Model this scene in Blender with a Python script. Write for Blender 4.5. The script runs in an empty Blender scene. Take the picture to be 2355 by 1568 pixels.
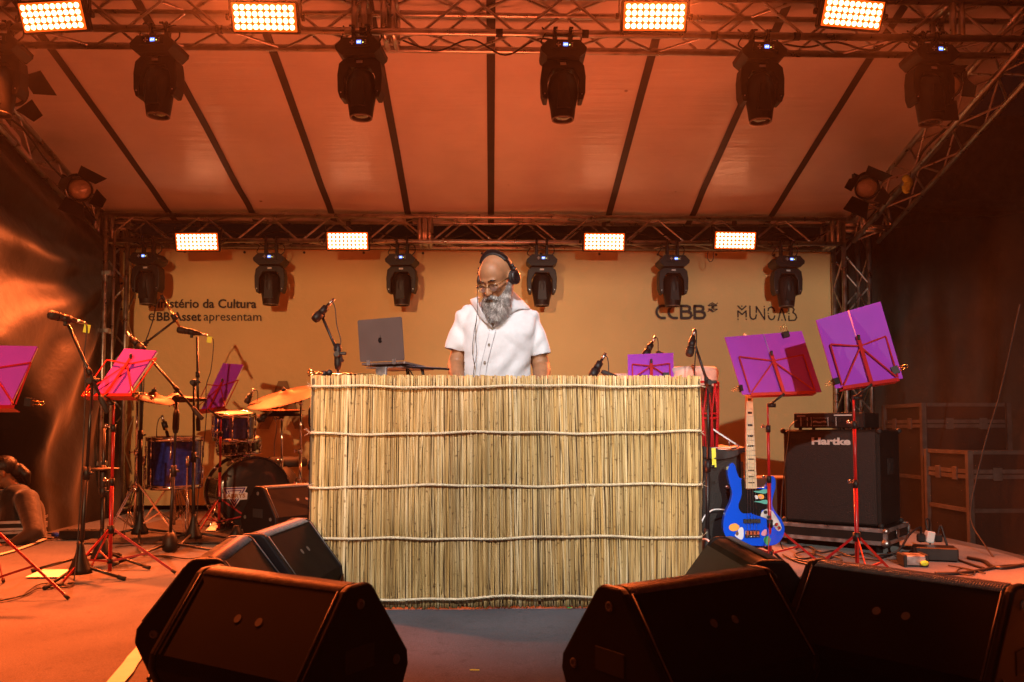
import bpy, math, random
from mathutils import Vector, Matrix, Euler, noise
PI = math.pi
R = math.radians
V = Vector
scene = bpy.context.scene
COL = scene.collection
random.seed(7)

# ------------------------------------------------------------------ camera, world, exposure, lamps
EYE = V((0.0, 0.0, 0.817))
YAW, PITCH = math.atan(47 / 1900), R(3.0)
FPX = 1900.0
SH = math.tan(PITCH) * -1 + (988 - 784) / FPX
cam = bpy.data.cameras.new('camera')
cam.sensor_width = 36
cam.lens = 36 * FPX / 2354
cam.shift_y = SH * FPX / 2354
cam.clip_end = 200
cam.dof.use_dof = True
cam.dof.focus_distance = 4.2
cam.dof.aperture_fstop = 4.5
camo = bpy.data.objects.new('camera', cam)
COL.objects.link(camo)
camo.location = EYE
camo.rotation_euler = (PI / 2 + PITCH, 0, -YAW)
scene.camera = camo
scene.view_settings.view_transform = 'Standard'
scene.view_settings.look = 'None'
scene.view_settings.exposure = 0.0
scene.view_settings.gamma = 1.0
scene.cycles.use_denoising = True
scene.cycles.max_bounces = 7
scene.cycles.volume_bounces = 1
scene.cycles.transparent_max_bounces = 16
scene.cycles.sample_clamp_indirect = 4
scene.cycles.volume_step_rate = 2.0
scene.cycles.use_adaptive_sampling = False
world = bpy.data.worlds.new('World')
scene.world = world
world.use_nodes = True
wn = world.node_tree
sky = wn.nodes.new('ShaderNodeTexSky')
sky.sky_type = 'NISHITA'
sky.sun_disc = False
sky.sun_elevation = R(-4)
sky.sun_rotation = R(200)
wn.links.new(sky.outputs[0], wn.nodes['Background'].inputs[0])
wn.nodes['Background'].inputs[1].default_value = 0.10

ROT = Euler((PI / 2 + PITCH, 0, -YAW)).to_matrix()
def ray(x, y):
    return ROT @ V(((x - 1177) / FPX, (784 - y) / FPX + SH, -1.0))
def at(x, y, Y):                                   # the point seen at x, y that lies Y metres up-stage
    d = ray(x, y)
    return EYE + d * (Y / d.y)
def gr(x, y, z=0.0):                               # the same on a level z
    d = ray(x, y)
    return EYE + d * ((z - EYE.z) / d.z)

def spot(name, loc, target, power, color, size, blend, radius, parent=None):
    l = bpy.data.lights.new(name, 'SPOT')
    l.energy = power; l.color = color; l.spot_size = R(size); l.spot_blend = blend
    l.shadow_soft_size = radius
    o = bpy.data.objects.new(name, l)
    COL.objects.link(o)
    o.location = loc
    o.rotation_euler = (V(target) - V(loc)).to_track_quat('-Z', 'Y').to_euler()
    return o
# front-of-house lamps (out of the picture, behind and above the camera)
spot('front_light', (-0.5, -1.6, 5.2), (-0.0, 4.0, 0.85), 2350, (0.98, 0.98, 1.0), 27, 0.8, 0.06)
spot('front_light', (1.3, -1.6, 2.3), (2.1, 6.4, 1.3), 1250, (1.0, 0.90, 0.74), 44, 0.8, 0.03)
spot('front_light', (-1.9, -1.6, 2.3), (-1.5, 7.4, 1.35), 1500, (1.0, 0.56, 0.27), 40, 0.8, 0.03)

# ------------------------------------------------------------------ object helpers
def tag(o, label=None, cat=None, group=None, kind=None):
    if label: o['label'] = label
    if cat: o['category'] = cat
    if group: o['group'] = group
    if kind: o['kind'] = kind
    return o
def empty(name, loc=(0, 0, 0), label=None, cat=None, group=None):
    o = bpy.data.objects.new(name, None)
    o.empty_display_size = 0.05
    COL.objects.link(o)
    o.location = loc
    o['org'] = list(loc)
    return tag(o, label, cat, group)
def origin(o):
    while o.parent: o = o.parent
    return V(o['org']) if 'org' in o else V((0, 0, 0))
def copy_tree(o, parent=None):
    c = o.copy(); COL.objects.link(c)
    if parent: c.parent = parent
    for ch in list(o.children): copy_tree(ch, c)
    return c
def place(o, loc, rot=(0, 0, 0)):
    o.location = loc; o.rotation_euler = rot; o['org'] = list(loc); return o

def basis(d):
    d = d.normalized()
    a = V((0, 0, 1)) if abs(d.z) < 0.95 else V((1, 0, 0))
    u = a.cross(d).normalized()
    return u, d.cross(u)

class MB:
    def __init__(s): s.v = []; s.f = []; s.m = []; s.sm = []; s.cur = 0
    def add(s, vs, fs, smooth=False):
        b = len(s.v); s.v += [V(p) for p in vs]
        for f in fs:
            s.f.append(tuple(b + i for i in f)); s.m.append(s.cur); s.sm.append(smooth)
        return s
    def box(s, c, size, M=None, ch=0.0):
        x, y, z = [k / 2 for k in size]
        if ch > 0:
            vs = []
            for sx in (-1, 1):
                for sy in (-1, 1):
                    for sz in (-1, 1):
                        vs += [V((sx * (x - ch), sy * (y - ch), sz * z)), V((sx * (x - ch), sy * y, sz * (z - ch))), V((sx * x, sy * (y - ch), sz * (z - ch)))]
            def I(sx, sy, sz, k): return (((sx > 0) * 4 + (sy > 0) * 2 + (sz > 0)) * 3 + k)
            fs = []
            for q in (-1, 1):
                fs.append([I(-1, -1, q, 0), I(1, -1, q, 0), I(1, 1, q, 0), I(-1, 1, q, 0)][::q])
                fs.append([I(-1, q, -1, 1), I(1, q, -1, 1), I(1, q, 1, 1), I(-1, q, 1, 1)][::-q])
                fs.append([I(q, -1, -1, 2), I(q, 1, -1, 2), I(q, 1, 1, 2), I(q, -1, 1, 2)][::q])
                for w in (-1, 1):
                    fs.append([I(-1, q, w, 0), I(1, q, w, 0), I(1, q, w, 1), I(-1, q, w, 1)])
                    fs.append([I(q, -1, w, 0), I(q, 1, w, 0), I(q, 1, w, 2), I(q, -1, w, 2)])
                    fs.append([I(q, w, -1, 1), I(q, w, 1, 1), I(q, w, 1, 2), I(q, w, -1, 2)])
                    for t in (-1, 1): fs.append([I(q, w, t, 0), I(q, w, t, 1), I(q, w, t, 2)])
        else:
            vs = [V((a * x, b * y, d * z)) for a in (-1, 1) for b in (-1, 1) for d in (-1, 1)]
            fs = [(0, 1, 3, 2), (4, 6, 7, 5), (0, 4, 5, 1), (2, 3, 7, 6), (0, 2, 6, 4), (1, 5, 7, 3)]
        c = V(c)
        vs = [c + (M @ p if M else p) for p in vs]
        return s.add(vs, fs)
    def tube(s, pts, r, n=8, cap=True, closed=False):
        pts = [V(p) for p in pts]; k = len(pts)
        rr = r if isinstance(r, (list, tuple)) else [r] * k
        vs = []; u = None
        for i, p in enumerate(pts):
            if closed: d = pts[(i + 1) % k] - pts[i - 1]
            else: d = pts[min(i + 1, k - 1)] - pts[max(i - 1, 0)]
            if d.length < 1e-9: d = V((0, 0, 1))
            d.normalize()
            if u is None: u, w = basis(d)
            else:
                u = (u - d * u.dot(d))
                if u.length < 1e-6: u, w = basis(d)
                u.normalize()
            w = d.cross(u)
            for j in range(n):
                a = 2 * PI * j / n
                vs.append(p + (u * math.cos(a) + w * math.sin(a)) * rr[i])
        fs = []
        for i in range(k if closed else k - 1):
            for j in range(n):
                a, b = i * n + j, i * n + (j + 1) % n
                c, d2 = ((i + 1) % k) * n + (j + 1) % n, ((i + 1) % k) * n + j
                fs.append((a, b, c, d2))
        b0 = len(s.v)
        s.add(vs, fs, True)
        if cap and not closed:
            s.f.append(tuple(b0 + j for j in range(n))[::-1]); s.m.append(s.cur); s.sm.append(False)
            s.f.append(tuple(b0 + (k - 1) * n + j for j in range(n))); s.m.append(s.cur); s.sm.append(False)
        return s
    def lathe(s, prof, c=(0, 0, 0), axis=(0, 0, 1), n=32, smooth=True, cap=True):   # prof: list of (radius, along)
        ax = V(axis).normalized(); u, w = basis(ax); c = V(c)
        vs = []
        for r_, h in prof:
            for j in range(n):
                a = 2 * PI * j / n
                vs.append(c + ax * h + (u * math.cos(a) + w * math.sin(a)) * r_)
        fs = []
        for i in range(len(prof) - 1):
            for j in range(n):
                fs.append((i * n + j, i * n + (j + 1) % n, (i + 1) * n + (j + 1) % n, (i + 1) * n + j))
        b0 = len(s.v); s.add(vs, fs, smooth)
        if cap:
            s.f.append(tuple(b0 + j for j in range(n))[::-1]); s.m.append(s.cur); s.sm.append(False)
            s.f.append(tuple(b0 + (len(prof) - 1) * n + j for j in range(n))); s.m.append(s.cur); s.sm.append(False)
        return s
    def ball(s, c, r, n=12, m=8, M=None):
        rx, ry, rz = (r, r, r) if not isinstance(r, (list, tuple)) else r
        c = V(c); vs = [V((0, 0, rz))]
        for i in range(1, m):
            t = PI * i / m
            for j in range(n):
                a = 2 * PI * j / n
                vs.append(V((rx * math.sin(t) * math.cos(a), ry * math.sin(t) * math.sin(a), rz * math.cos(t))))
        vs.append(V((0, 0, -rz)))
        fs = [(0, 1 + j, 1 + (j + 1) % n) for j in range(n)]
        for i in range(m - 2):
            for j in range(n):
                a = 1 + i * n + j; b = 1 + i * n + (j + 1) % n
                fs.append((a, a + n, b + n, b))
        l = len(vs) - 1
        fs += [(l, l - n + (j + 1) % n, l - n + j) for j in range(n)]
        vs = [c + (M @ p if M else p) for p in vs]
        return s.add(vs, fs, True)
    def prism(s, poly, o, u, v, w, t0, t1, smooth=False):   # poly of (a,b) in plane u,v at origin o, extruded along w from t0 to t1
        o, u, v, w = V(o), V(u), V(v), V(w); n = len(poly)
        vs = [o + u * a + v * b + w * t0 for a, b in poly] + [o + u * a + v * b + w * t1 for a, b in poly]
        fs = [tuple(range(n))[::-1], tuple(range(n, 2 * n))]
        s.add(vs, fs)
        b0 = len(s.v) - 2 * n
        for i in range(n):
            j = (i + 1) % n
            s.f.append((b0 + i, b0 + j, b0 + n + j, b0 + n + i)); s.m.append(s.cur); s.sm.append(smooth)
        return s
    def bar(s, a, b, w, h, up=(0, 0, 1)):
        a, b = V(a), V(b); d = (b - a); L = d.length; d.normalize()
        u = V(up).cross(d)
        if u.length < 1e-6: u = V((1, 0, 0)).cross(d)
        u.normalize(); vv = d.cross(u)
        M = Matrix((u, d, vv)).transposed()
        return s.box((a + b) / 2, (w, L, h), M)
    def grid(s, fn, nu, nv, smooth=True):
        vs = [fn(i / nu, j / nv) for j in range(nv + 1) for i in range(nu + 1)]
        fs = [(j * (nu + 1) + i, j * (nu + 1) + i + 1, (j + 1) * (nu + 1) + i + 1, (j + 1) * (nu + 1) + i) for j in range(nv) for i in range(nu)]
        return s.add(vs, fs, smooth)
    def mesh(s, name, org=V((0, 0, 0))):
        me = bpy.data.meshes.new(name)
        me.from_pydata([tuple(p - org) for p in s.v], [], s.f)
        me.polygons.foreach_set('use_smooth', s.sm)
        me.polygons.foreach_set('material_index', s.m)
        me.validate(); me.update()
        return me
    def build(s, name, mat, parent=None, label=None):
        org = origin(parent) if parent else V((0, 0, 0))
        o = bpy.data.objects.new(name, s.mesh(name, org))
        for m in (mat if isinstance(mat, (list, tuple)) else [mat]): o.data.materials.append(m)
        COL.objects.link(o)
        if parent: o.parent = parent
        if label: o['label'] = label
        return o
    def solo(s, name, mat, loc, label, cat, group=None, kind=None):   # a thing that is one mesh, its origin at loc
        me = s.mesh(name, V(loc))
        for m in (mat if isinstance(mat, (list, tuple)) else [mat]): me.materials.append(m)
        o = bpy.data.objects.new(name, me); COL.objects.link(o)
        o.location = loc; o['org'] = list(loc)
        return tag(o, label, cat, group, kind)

def evaluated(me, mods):
    o = bpy.data.objects.new('work', me); COL.objects.link(o)
    for typ, kw in mods:
        m = o.modifiers.new('m', typ)
        for k, v in kw.items(): setattr(m, k, v)
    dg = bpy.context.evaluated_depsgraph_get(); dg.update()
    res = bpy.data.meshes.new_from_object(o.evaluated_get(dg))
    bpy.data.objects.remove(o)
    return res
def remeshed(mb, name, voxel, smooth, mat, parent, iters=6, org=None):
    me = mb.mesh(name, origin(parent) if org is None else org)
    me2 = evaluated(me, [('REMESH', dict(mode='VOXEL', voxel_size=voxel)), ('SMOOTH', dict(factor=smooth, iterations=iters))])
    me2.name = name
    me2.materials.clear(); me2.materials.append(mat)
    me2.polygons.foreach_set('use_smooth', [True] * len(me2.polygons))
    o = bpy.data.objects.new(name, me2); COL.objects.link(o); o.parent = parent
    return o

def curve(pts, n=6, closed=False):                # Catmull-Rom through pts
    pts = [V(p) for p in pts]; out = []; k = len(pts)
    rng = k if closed else k - 1
    for i in range(rng):
        if closed: p0, p1, p2, p3 = pts[i - 1], pts[i], pts[(i + 1) % k], pts[(i + 2) % k]
        else: p0, p1, p2, p3 = pts[max(i - 1, 0)], pts[i], pts[i + 1], pts[min(i + 2, k - 1)]
        for j in range(n):
            t = j / n
            out.append(0.5 * ((2 * p1) + (p2 - p0) * t + (2 * p0 - 5 * p1 + 4 * p2 - p3) * t * t + (3 * p1 - p0 - 3 * p2 + p3) * t ** 3))
    if not closed: out.append(pts[-1])
    return out

# ------------------------------------------------------------------ materials
M = {}
def mat(name, col, rough=0.5, metal=0.0, spec=0.5, var=0.0, scale=8.0, stretch=(1, 1, 1), bump=0.0, bscale=None, bdist=0.01, coat=0.0, emit=None, estr=0.0, rvar=0.0, trans=0.0, sheen=0.0, col2=None, detail=4.0):
    m = bpy.data.materials.new(name); m.use_nodes = True
    nt = m.node_tree; b = nt.nodes['Principled BSDF']
    def setc(c): return (c[0], c[1], c[2], 1)
    b.inputs['Base Color'].default_value = setc(col)
    b.inputs['Roughness'].default_value = rough
    b.inputs['Metallic'].default_value = metal
    b.inputs['Specular IOR Level'].default_value = spec
    if coat: b.inputs['Coat Weight'].default_value = coat; b.inputs['Coat Roughness'].default_value = 0.08
    if sheen: b.inputs['Sheen Weight'].default_value = sheen
    if emit: b.inputs['Emission Color'].default_value = setc(emit); b.inputs['Emission Strength'].default_value = estr
    if var or bump or rvar:
        tc = nt.nodes.new('ShaderNodeTexCoord'); mp = nt.nodes.new('ShaderNodeMapping')
        mp.inputs['Scale'].default_value = stretch
        nt.links.new(tc.outputs['Object'], mp.inputs[0])
        nz = nt.nodes.new('ShaderNodeTexNoise'); nz.inputs['Scale'].default_value = scale; nz.inputs['Detail'].default_value = detail
        nt.links.new(mp.outputs[0], nz.inputs['Vector'])
        if var:
            rp = nt.nodes.new('ShaderNodeValToRGB')
            c2 = col2 if col2 else [min(1, c * (1 + var)) for c in col]
            rp.color_ramp.elements[0].position = 0.3; rp.color_ramp.elements[1].position = 0.7
            rp.color_ramp.elements[0].color = setc([c * (1 - var) for c in col] if not col2 else col)
            rp.color_ramp.elements[1].color = setc(c2)
            nt.links.new(nz.outputs['Fac'], rp.inputs[0]); nt.links.new(rp.outputs[0], b.inputs['Base Color'])
        if rvar:
            mr = nt.nodes.new('ShaderNodeMapRange')
            mr.inputs['From Min'].default_value = 0.3; mr.inputs['From Max'].default_value = 0.7
            mr.inputs['To Min'].default_value = max(0.03, rough - rvar); mr.inputs['To Max'].default_value = min(1, rough + rvar)
            nt.links.new(nz.outputs['Fac'], mr.inputs[0]); nt.links.new(mr.outputs[0], b.inputs['Roughness'])
        if bump:
            n2 = nt.nodes.new('ShaderNodeTexNoise'); n2.inputs['Scale'].default_value = bscale or scale * 3; n2.inputs['Detail'].default_value = 5
            nt.links.new(mp.outputs[0], n2.inputs['Vector'])
            bp = nt.nodes.new('ShaderNodeBump'); bp.inputs['Strength'].default_value = bump; bp.inputs['Distance'].default_value = bdist
            nt.links.new(n2.outputs['Fac'], bp.inputs['Height']); nt.links.new(bp.outputs[0], b.inputs['Normal'])
    if trans:
        out = nt.nodes['Material Output']; tl = nt.nodes.new('ShaderNodeBsdfTranslucent'); mx = nt.nodes.new('ShaderNodeMixShader')
        tl.inputs[0].default_value = setc(col); mx.inputs[0].default_value = trans
        nt.links.new(b.outputs[0], mx.inputs[1]); nt.links.new(tl.outputs[0], mx.inputs[2]); nt.links.new(mx.outputs[0], out.inputs[0])
    M[name] = m
    return m
mat('black_plastic', (0.007, 0.0065, 0.007), 0.52, spec=0.35, var=0.3, bump=0.15, bdist=0.002, bscale=60)
mat('black_metal', (0.009, 0.0085, 0.009), 0.40, spec=0.4, var=0.3, rvar=0.1)
mat('black_rubber', (0.010, 0.010, 0.010), 0.7)
mat('cable', (0.010, 0.010, 0.011), 0.5)
mat('alu', (0.55, 0.53, 0.50), 0.36, metal=1.0, var=0.2, scale=14, rvar=0.12, bump=0.1, bdist=0.002)
mat('chrome', (0.75, 0.74, 0.72), 0.12, metal=1.0, rvar=0.05, var=0.1)
mat('gold_brass', (0.75, 0.50, 0.18), 0.25, metal=1.0, var=0.2, scale=20)
mat('cymbal', (0.075, 0.028, 0.009), 0.55, metal=0.85, var=0.15, scale=30, bump=0.25, bscale=70, bdist=0.001)
mat('red_paint', (0.36, 0.006, 0.008), 0.40, coat=0.3, var=0.15)
mat('purple_folder', (0.36, 0.045, 0.60), 0.42, var=0.05, trans=0.20, bump=0.1, bscale=120, bdist=0.0008)
mat('purple_edge', (0.50, 0.25, 0.75), 0.4, trans=0.3)
mat('wedge_black', (0.0048, 0.0044, 0.0040), 0.7, spec=0.08, var=0.35, scale=5, bump=0.08, bscale=160, bdist=0.0008, rvar=0.12)
mat('wedge_cap', (0.005, 0.0045, 0.0045), 0.55, spec=0.2, var=0.2, bump=0.05, bscale=120, bdist=0.001)
mat('rail_lit', (0.13, 0.12, 0.11), 0.5, spec=0.5, var=0.3, scale=60)  # rail made paler than the cabinet so its top reads as lit
mat('wedge_grille', (0.012, 0.011, 0.010), 0.6, spec=0.35, var=0.3, scale=200, bump=0.8, bscale=260, bdist=0.002)
mat('worn_edge', (0.10, 0.09, 0.08), 0.5)
mat('steel', (0.45, 0.45, 0.45), 0.35, metal=1.0, var=0.25, rvar=0.1)
mat('case_alu_dim', (0.10, 0.085, 0.075), 0.6, metal=0.3, var=0.3, scale=12)  # case aluminium darkened so the cases behind the net stay dim
mat('case_alu', (0.42, 0.41, 0.42), 0.42, metal=0.85, var=0.25, scale=20, rvar=0.15)
mat('case_panel', (0.010, 0.009, 0.0085), 0.55, spec=0.3, var=0.3, bump=0.2, bscale=90)
mat('yellow_tape', (0.65, 0.75, 0.05), 0.5, emit=None, var=0.1)
mat('white_tape', (0.62, 0.60, 0.56), 0.6, var=0.12, bump=0.3, bscale=30)
mat('paper', (0.75, 0.74, 0.70), 0.7, var=0.05)
mat('white_plastic', (0.75, 0.75, 0.75), 0.4, var=0.03)
mat('blue_plastic', (0.02, 0.06, 0.45), 0.4)
mat('screen_blue', (0.02, 0.03, 0.1), 0.3, emit=(0.10, 0.22, 1.0), estr=2.2)
mat('screen_text', (0.5, 0.6, 0.9), 0.3, emit=(0.55, 0.7, 1.0), estr=3.0)
mat('yellow_led', (0.5, 0.5, 0.1), 0.3, emit=(0.8, 0.85, 0.2), estr=3.0)
mat('print_white', (0.55, 0.55, 0.55), 0.5)
mat('ink', (0.016, 0.009, 0.007), 0.6)
mat('ink_olive', (0.22, 0.115, 0.035), 0.65)
mat('led_white', (0.9, 0.9, 0.9), 0.3, emit=(1.0, 0.40, 0.18), estr=16)
mat('led_rim', (0.9, 0.5, 0.2), 0.3, emit=(1.0, 0.20, 0.015), estr=1.8)
mat('led_rim_red', (0.9, 0.3, 0.2), 0.3, emit=(1.0, 0.09, 0.012), estr=1.6)
mat('led_face_glow', (0.3, 0.12, 0.05), 0.4, emit=(1.0, 0.10, 0.008), estr=1.3)  # orange spill and bloom of the LEDs put into the plate as emission
mat('lens_glass', (0.05, 0.045, 0.04), 0.08, spec=0.9, coat=1.0)
mat('fresnel', (0.35, 0.27, 0.20), 0.22, spec=0.9, coat=0.6, bump=0.6, bscale=40)
for a in ('led_white', 'led_rim', 'led_rim_red', 'screen_blue', 'screen_text', 'yellow_led', 'led_face_glow'):
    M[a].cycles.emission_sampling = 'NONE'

# flat lettering: strokes laid on a plane
def strokes(mb, lines, org, u, v, w, width, thick, joint=True):
    org, u, v, w = V(org), V(u), V(v), V(w)
    for li, ln in enumerate(lines):
        P = [org + u * a + v * b for a, b in ln]
        for a, b in zip(P, P[1:]):
            if (b - a).length < 1e-6: continue
            d = (b - a).normalized(); s_ = d.cross(w).normalized() * width / 2
            q = [a - s_, b - s_, b + s_, a + s_]
            mb.add(q + [p + w * thick for p in q], [(0, 1, 2, 3), (7, 6, 5, 4), (0, 4, 5, 1), (1, 5, 6, 2), (2, 6, 7, 3), (3, 7, 4, 0)])
        if joint:
            for i, p in enumerate(P):
                k = 10; rr = width / 2; t = thick * (1.02 + 0.01 * (i % 3))
                ring = [p + (u.normalized() * math.cos(2 * PI * j / k) + v.normalized() * math.sin(2 * PI * j / k)) * rr for j in range(k)]
                mb.add(ring + [q + w * t for q in ring], [tuple(range(k)), tuple(range(2 * k - 1, k - 1, -1))] + [(j, (j + 1) % k, k + (j + 1) % k, k + j) for j in range(k)])
    return mb
def arc(cx, cy, rx, ry, a0, a1, n=10):
    return [(cx + rx * math.cos(R(a0 + (a1 - a0) * i / n)), cy + ry * math.sin(R(a0 + (a1 - a0) * i / n))) for i in range(n + 1)]
def text_mesh(txt, size, bold=0.0, depth=0.0008, spacing=1.0, shear=0.0):
    c = bpy.data.curves.new('t', 'FONT'); c.body = txt; c.size = size; c.extrude = depth; c.offset = bold; c.space_character = spacing; c.shear = shear
    c.resolution_u = 3
    o = bpy.data.objects.new('t', c); COL.objects.link(o)
    dg = bpy.context.evaluated_depsgraph_get(); dg.update()
    me = bpy.data.meshes.new_from_object(o.evaluated_get(dg))
    bpy.data.objects.remove(o)
    vs = [v.co.copy() for v in me.vertices]; fs = [tuple(p.vertices) for p in me.polygons]
    bpy.data.meshes.remove(me)
    return vs, fs
def add_text(mb, txt, org, u, v, w, size=None, width=None, height=None, bold=0.0, depth=0.0008, spacing=1.0):
    vs, fs = text_mesh(txt, 1.0, bold, 0.0, spacing)
    x0 = min(p.x for p in vs); x1 = max(p.x for p in vs)
    s_ = (width / (x1 - x0)) if width else size
    y1 = max(p.y for p in vs); y0 = min(p.y for p in vs)
    sv = (height / (y1 - y0)) if height else s_
    org, u, v, w = V(org), V(u), V(v), V(w)
    mb.add([org + u * ((p.x - x0) * s_) + v * (p.y * sv) + w * depth for p in vs], fs)
    return mb

# ------------------------------------------------------------------ ground, stage floor, buildings
def floor_material():
    m = bpy.data.materials.new('stage_carpet'); m.use_nodes = True; nt = m.node_tree; b = nt.nodes['Principled BSDF']
    tc = nt.nodes.new('ShaderNodeTexCoord')
    n1 = nt.nodes.new('ShaderNodeTexNoise'); n1.inputs['Scale'].default_value = 210; n1.inputs['Detail'].default_value = 5
    n2 = nt.nodes.new('ShaderNodeTexNoise'); n2.inputs['Scale'].default_value = 2.2; n2.inputs['Detail'].default_value = 6
    n3 = nt.nodes.new('ShaderNodeTexNoise'); n3.inputs['Scale'].default_value = 18; n3.inputs['Detail'].default_value = 4
    for n in (n1, n2, n3): nt.links.new(tc.outputs['Object'], n.inputs['Vector'])
    r1 = nt.nodes.new('ShaderNodeValToRGB'); e = r1.color_ramp.elements
    e[0].position = 0.32; e[0].color = (0.030, 0.030, 0.036, 1); e[1].position = 0.72; e[1].color = (0.105, 0.105, 0.12, 1)
    nt.links.new(n1.outputs['Fac'], r1.inputs[0])
    r2 = nt.nodes.new('ShaderNodeValToRGB'); e = r2.color_ramp.elements
    e[0].position = 0.3; e[0].color = (0.60, 0.58, 0.58, 1); e[1].position = 0.65; e[1].color = (1, 1, 1, 1)
    nt.links.new(n2.outputs['Fac'], r2.inputs[0])
    r3 = nt.nodes.new('ShaderNodeValToRGB'); e = r3.color_ramp.elements
    e[0].position = 0.28; e[0].color = (0.6, 0.6, 0.6, 1); e[1].position = 0.42; e[1].color = (1, 1, 1, 1)
    nt.links.new(n3.outputs['Fac'], r3.inputs[0])
    for (A, B, out) in ((r1, r2, None),):
        mx = nt.nodes.new('ShaderNodeMix'); mx.data_type = 'RGBA'; mx.blend_type = 'MULTIPLY'; mx.inputs['Factor'].default_value = 1
        nt.links.new(A.outputs[0], mx.inputs[6]); nt.links.new(B.outputs[0], mx.inputs[7])
    mx2 = nt.nodes.new('ShaderNodeMix'); mx2.data_type = 'RGBA'; mx2.blend_type = 'MULTIPLY'; mx2.inputs['Factor'].default_value = 1
    nt.links.new(mx.outputs[2], mx2.inputs[6]); nt.links.new(r3.outputs[0], mx2.inputs[7])
    nt.links.new(mx2.outputs[2], b.inputs['Base Color'])
    b.inputs['Roughness'].default_value = 0.85; b.inputs['Specular IOR Level'].default_value = 0.25
    b.inputs['Sheen Weight'].default_value = 0.15
    bp = nt.nodes.new('ShaderNodeBump'); bp.inputs['Strength'].default_value = 0.5; bp.inputs['Distance'].default_value = 0.003
    nt.links.new(n1.outputs['Fac'], bp.inputs['Height']); nt.links.new(bp.outputs[0], b.inputs['Normal'])
    return m
CARPET = floor_material()
mat('asphalt', (0.045, 0.042, 0.04), 0.85, var=0.3, scale=4, bump=0.4, bscale=80)
mat('stone', (0.22, 0.19, 0.14), 0.85, var=0.5, scale=1.6, bump=0.6, bscale=12, bdist=0.05, detail=8)
mat('stage_skirt', (0.02, 0.018, 0.018), 0.8)
mb = MB(); mb.box((0, 6, -1.05), (30, 24, 0.1)); mb.solo('ground', M['asphalt'], (0, 0, -1), None, None, kind='structure')
mb = MB()
def fl(u, v):
    x, y = -3.55 + 7.0 * u, -0.3 + 8.9 * v
    return V((x, y, 0.0025 * math.sin(y * 5.1 + x) + 0.002 * math.sin(x * 4.0 - y * 2.2)))
mb.grid(fl, 70, 90)
mb.box((-0.05, 4.15, -0.06), (7.0, 8.9, 0.10))
mb.solo('stage_floor', CARPET, (0, 0, 0), None, None, kind='structure')
mb = MB(); mb.box((-0.05, -0.29, -0.55), (6.96, 0.03, 0.88)); mb.box((-3.53, 4.15, -0.56), (0.03, 8.8, 0.86)); mb.box((3.42, 4.15, -0.56), (0.03, 8.8, 0.86))
mb.solo('stage_skirt', M['stage_skirt'], (0, -0.29, -0.99), None, None, kind='structure')

# old stone building beside the stage
bl = empty('stone_building', (6.5, 14, -1), 'old dark stone building with arched niches standing in the dark beside the stage', 'building')
mb = MB(); mb.box((7.5, 16, 2.9), (14, 1.5, 7.8)); mb.build('wall', M['stone'], bl)
mb = MB()
for z in (1.6, 3.3, 5.0): mb.box((7.5, 15.1, z), (13.9, 0.35, 0.18), ch=0.03)
mb.build('cornice', M['stone'], bl)
for X in (5.2, 8.3, 11.2):
    mb = MB(); mb.lathe([(0.48, -1), (0.48, -0.6), (0.36, -0.5), (0.33, 1.0), (0.30, 3.4), (0.42, 3.6), (0.46, 4.0)], (X, 15.0, 0), n=20); mb.build('column', M['stone'], bl)
for X in (6.7, 9.8):
    mb = MB(); mb.prism([(-0.6, -0.9), (0.6, -0.9), (0.6, 1.8)] + arc(0, 1.8, 0.6, 0.6, 0, 180, 10) + [(-0.6, 1.8)], (X, 15.22, 0.0), (1, 0, 0), (0, 0, 1), (0, -1, 0), 0, 0.02)
    mb.build('window', M['wedge_black'], bl)

# ------------------------------------------------------------------ trusses
def truss(name, a, b, label, group='roof trusses', c=0.25, step=0.32, upv=(0, 0, 1), off=0.0, r=0.0235, rl=0.0095, joints=()):
    # a, b: ends of the lower chord nearest the audience / centre; u: across, v: up
    a, b = V(a), V(b); d = (b - a).normalized()
    upv = V(upv); u = d.cross(upv).normalized()
    if u.y < 0 and abs(u.y) > 0.5: u = -u
    v = u.cross(d).normalized()
    if v.dot(upv) < 0: v = -v
    t = empty(name, tuple(a), label, 'truss', group)
    offs = [V((0, 0, 0)), u * c, v * c, u * c + v * c]
    for o_ in offs:
        mb = MB(); mb.tube([a + o_, b + o_], r, 12); mb.build('chord', M['alu'], t)
    mb = MB(); L = (b - a).length; n = max(2, int(round(L / step)))
    for (p, q) in ((0, 1), (2, 3), (0, 2), (1, 3)):
        for i in range(n):
            s0, s1 = L * i / n, L * (i + 1) / n
            A, B = (p, q) if i % 2 == 0 else (q, p)
            mb.tube([a + d * (s0 + 0.01) + offs[A], a + d * (s1 - 0.01) + offs[B]], rl, 6, cap=False)
    mb.build('lacing', M['alu'], t)
    for s_ in joints:
        mb = MB()
        for e in (-0.03, 0.03):
            p = a + d * (s_ + e)
            for (k, l) in ((0, 1), (2, 3), (0, 2), (1, 3)):
                mb.tube([p + offs[k], p + offs[l]], 0.021, 8)
        mb.build('end_frame', M['alu'], t)
    return t
ZF, ZB = 3.42, 2.665
truss('roof_truss', (-4.3, 5.30, ZF), (4.0, 5.30, ZF), 'front aluminium lighting truss crossing the top of the picture, four big orange panels on it', joints=(3.43, 3.62, 0.6, 7.4))
truss('roof_truss', (-3.78, 8.06, ZB), (3.52, 8.06, ZB), 'rear aluminium lighting truss above the printed backdrop, four smaller lit panels on it', joints=(0.05, 3.10, 3.14, 7.2))
truss('roof_truss', (3.62, 3.9, 3.85), (3.62, 8.1, 2.70), 'right side aluminium truss sloping down to the back beside the dark net', joints=(4.1,))
truss('roof_truss', (-3.83, 8.1, 2.70), (-3.83, 3.9, 3.85), 'left side aluminium truss sloping down to the back above the black curtain', joints=(0.1,))
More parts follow.
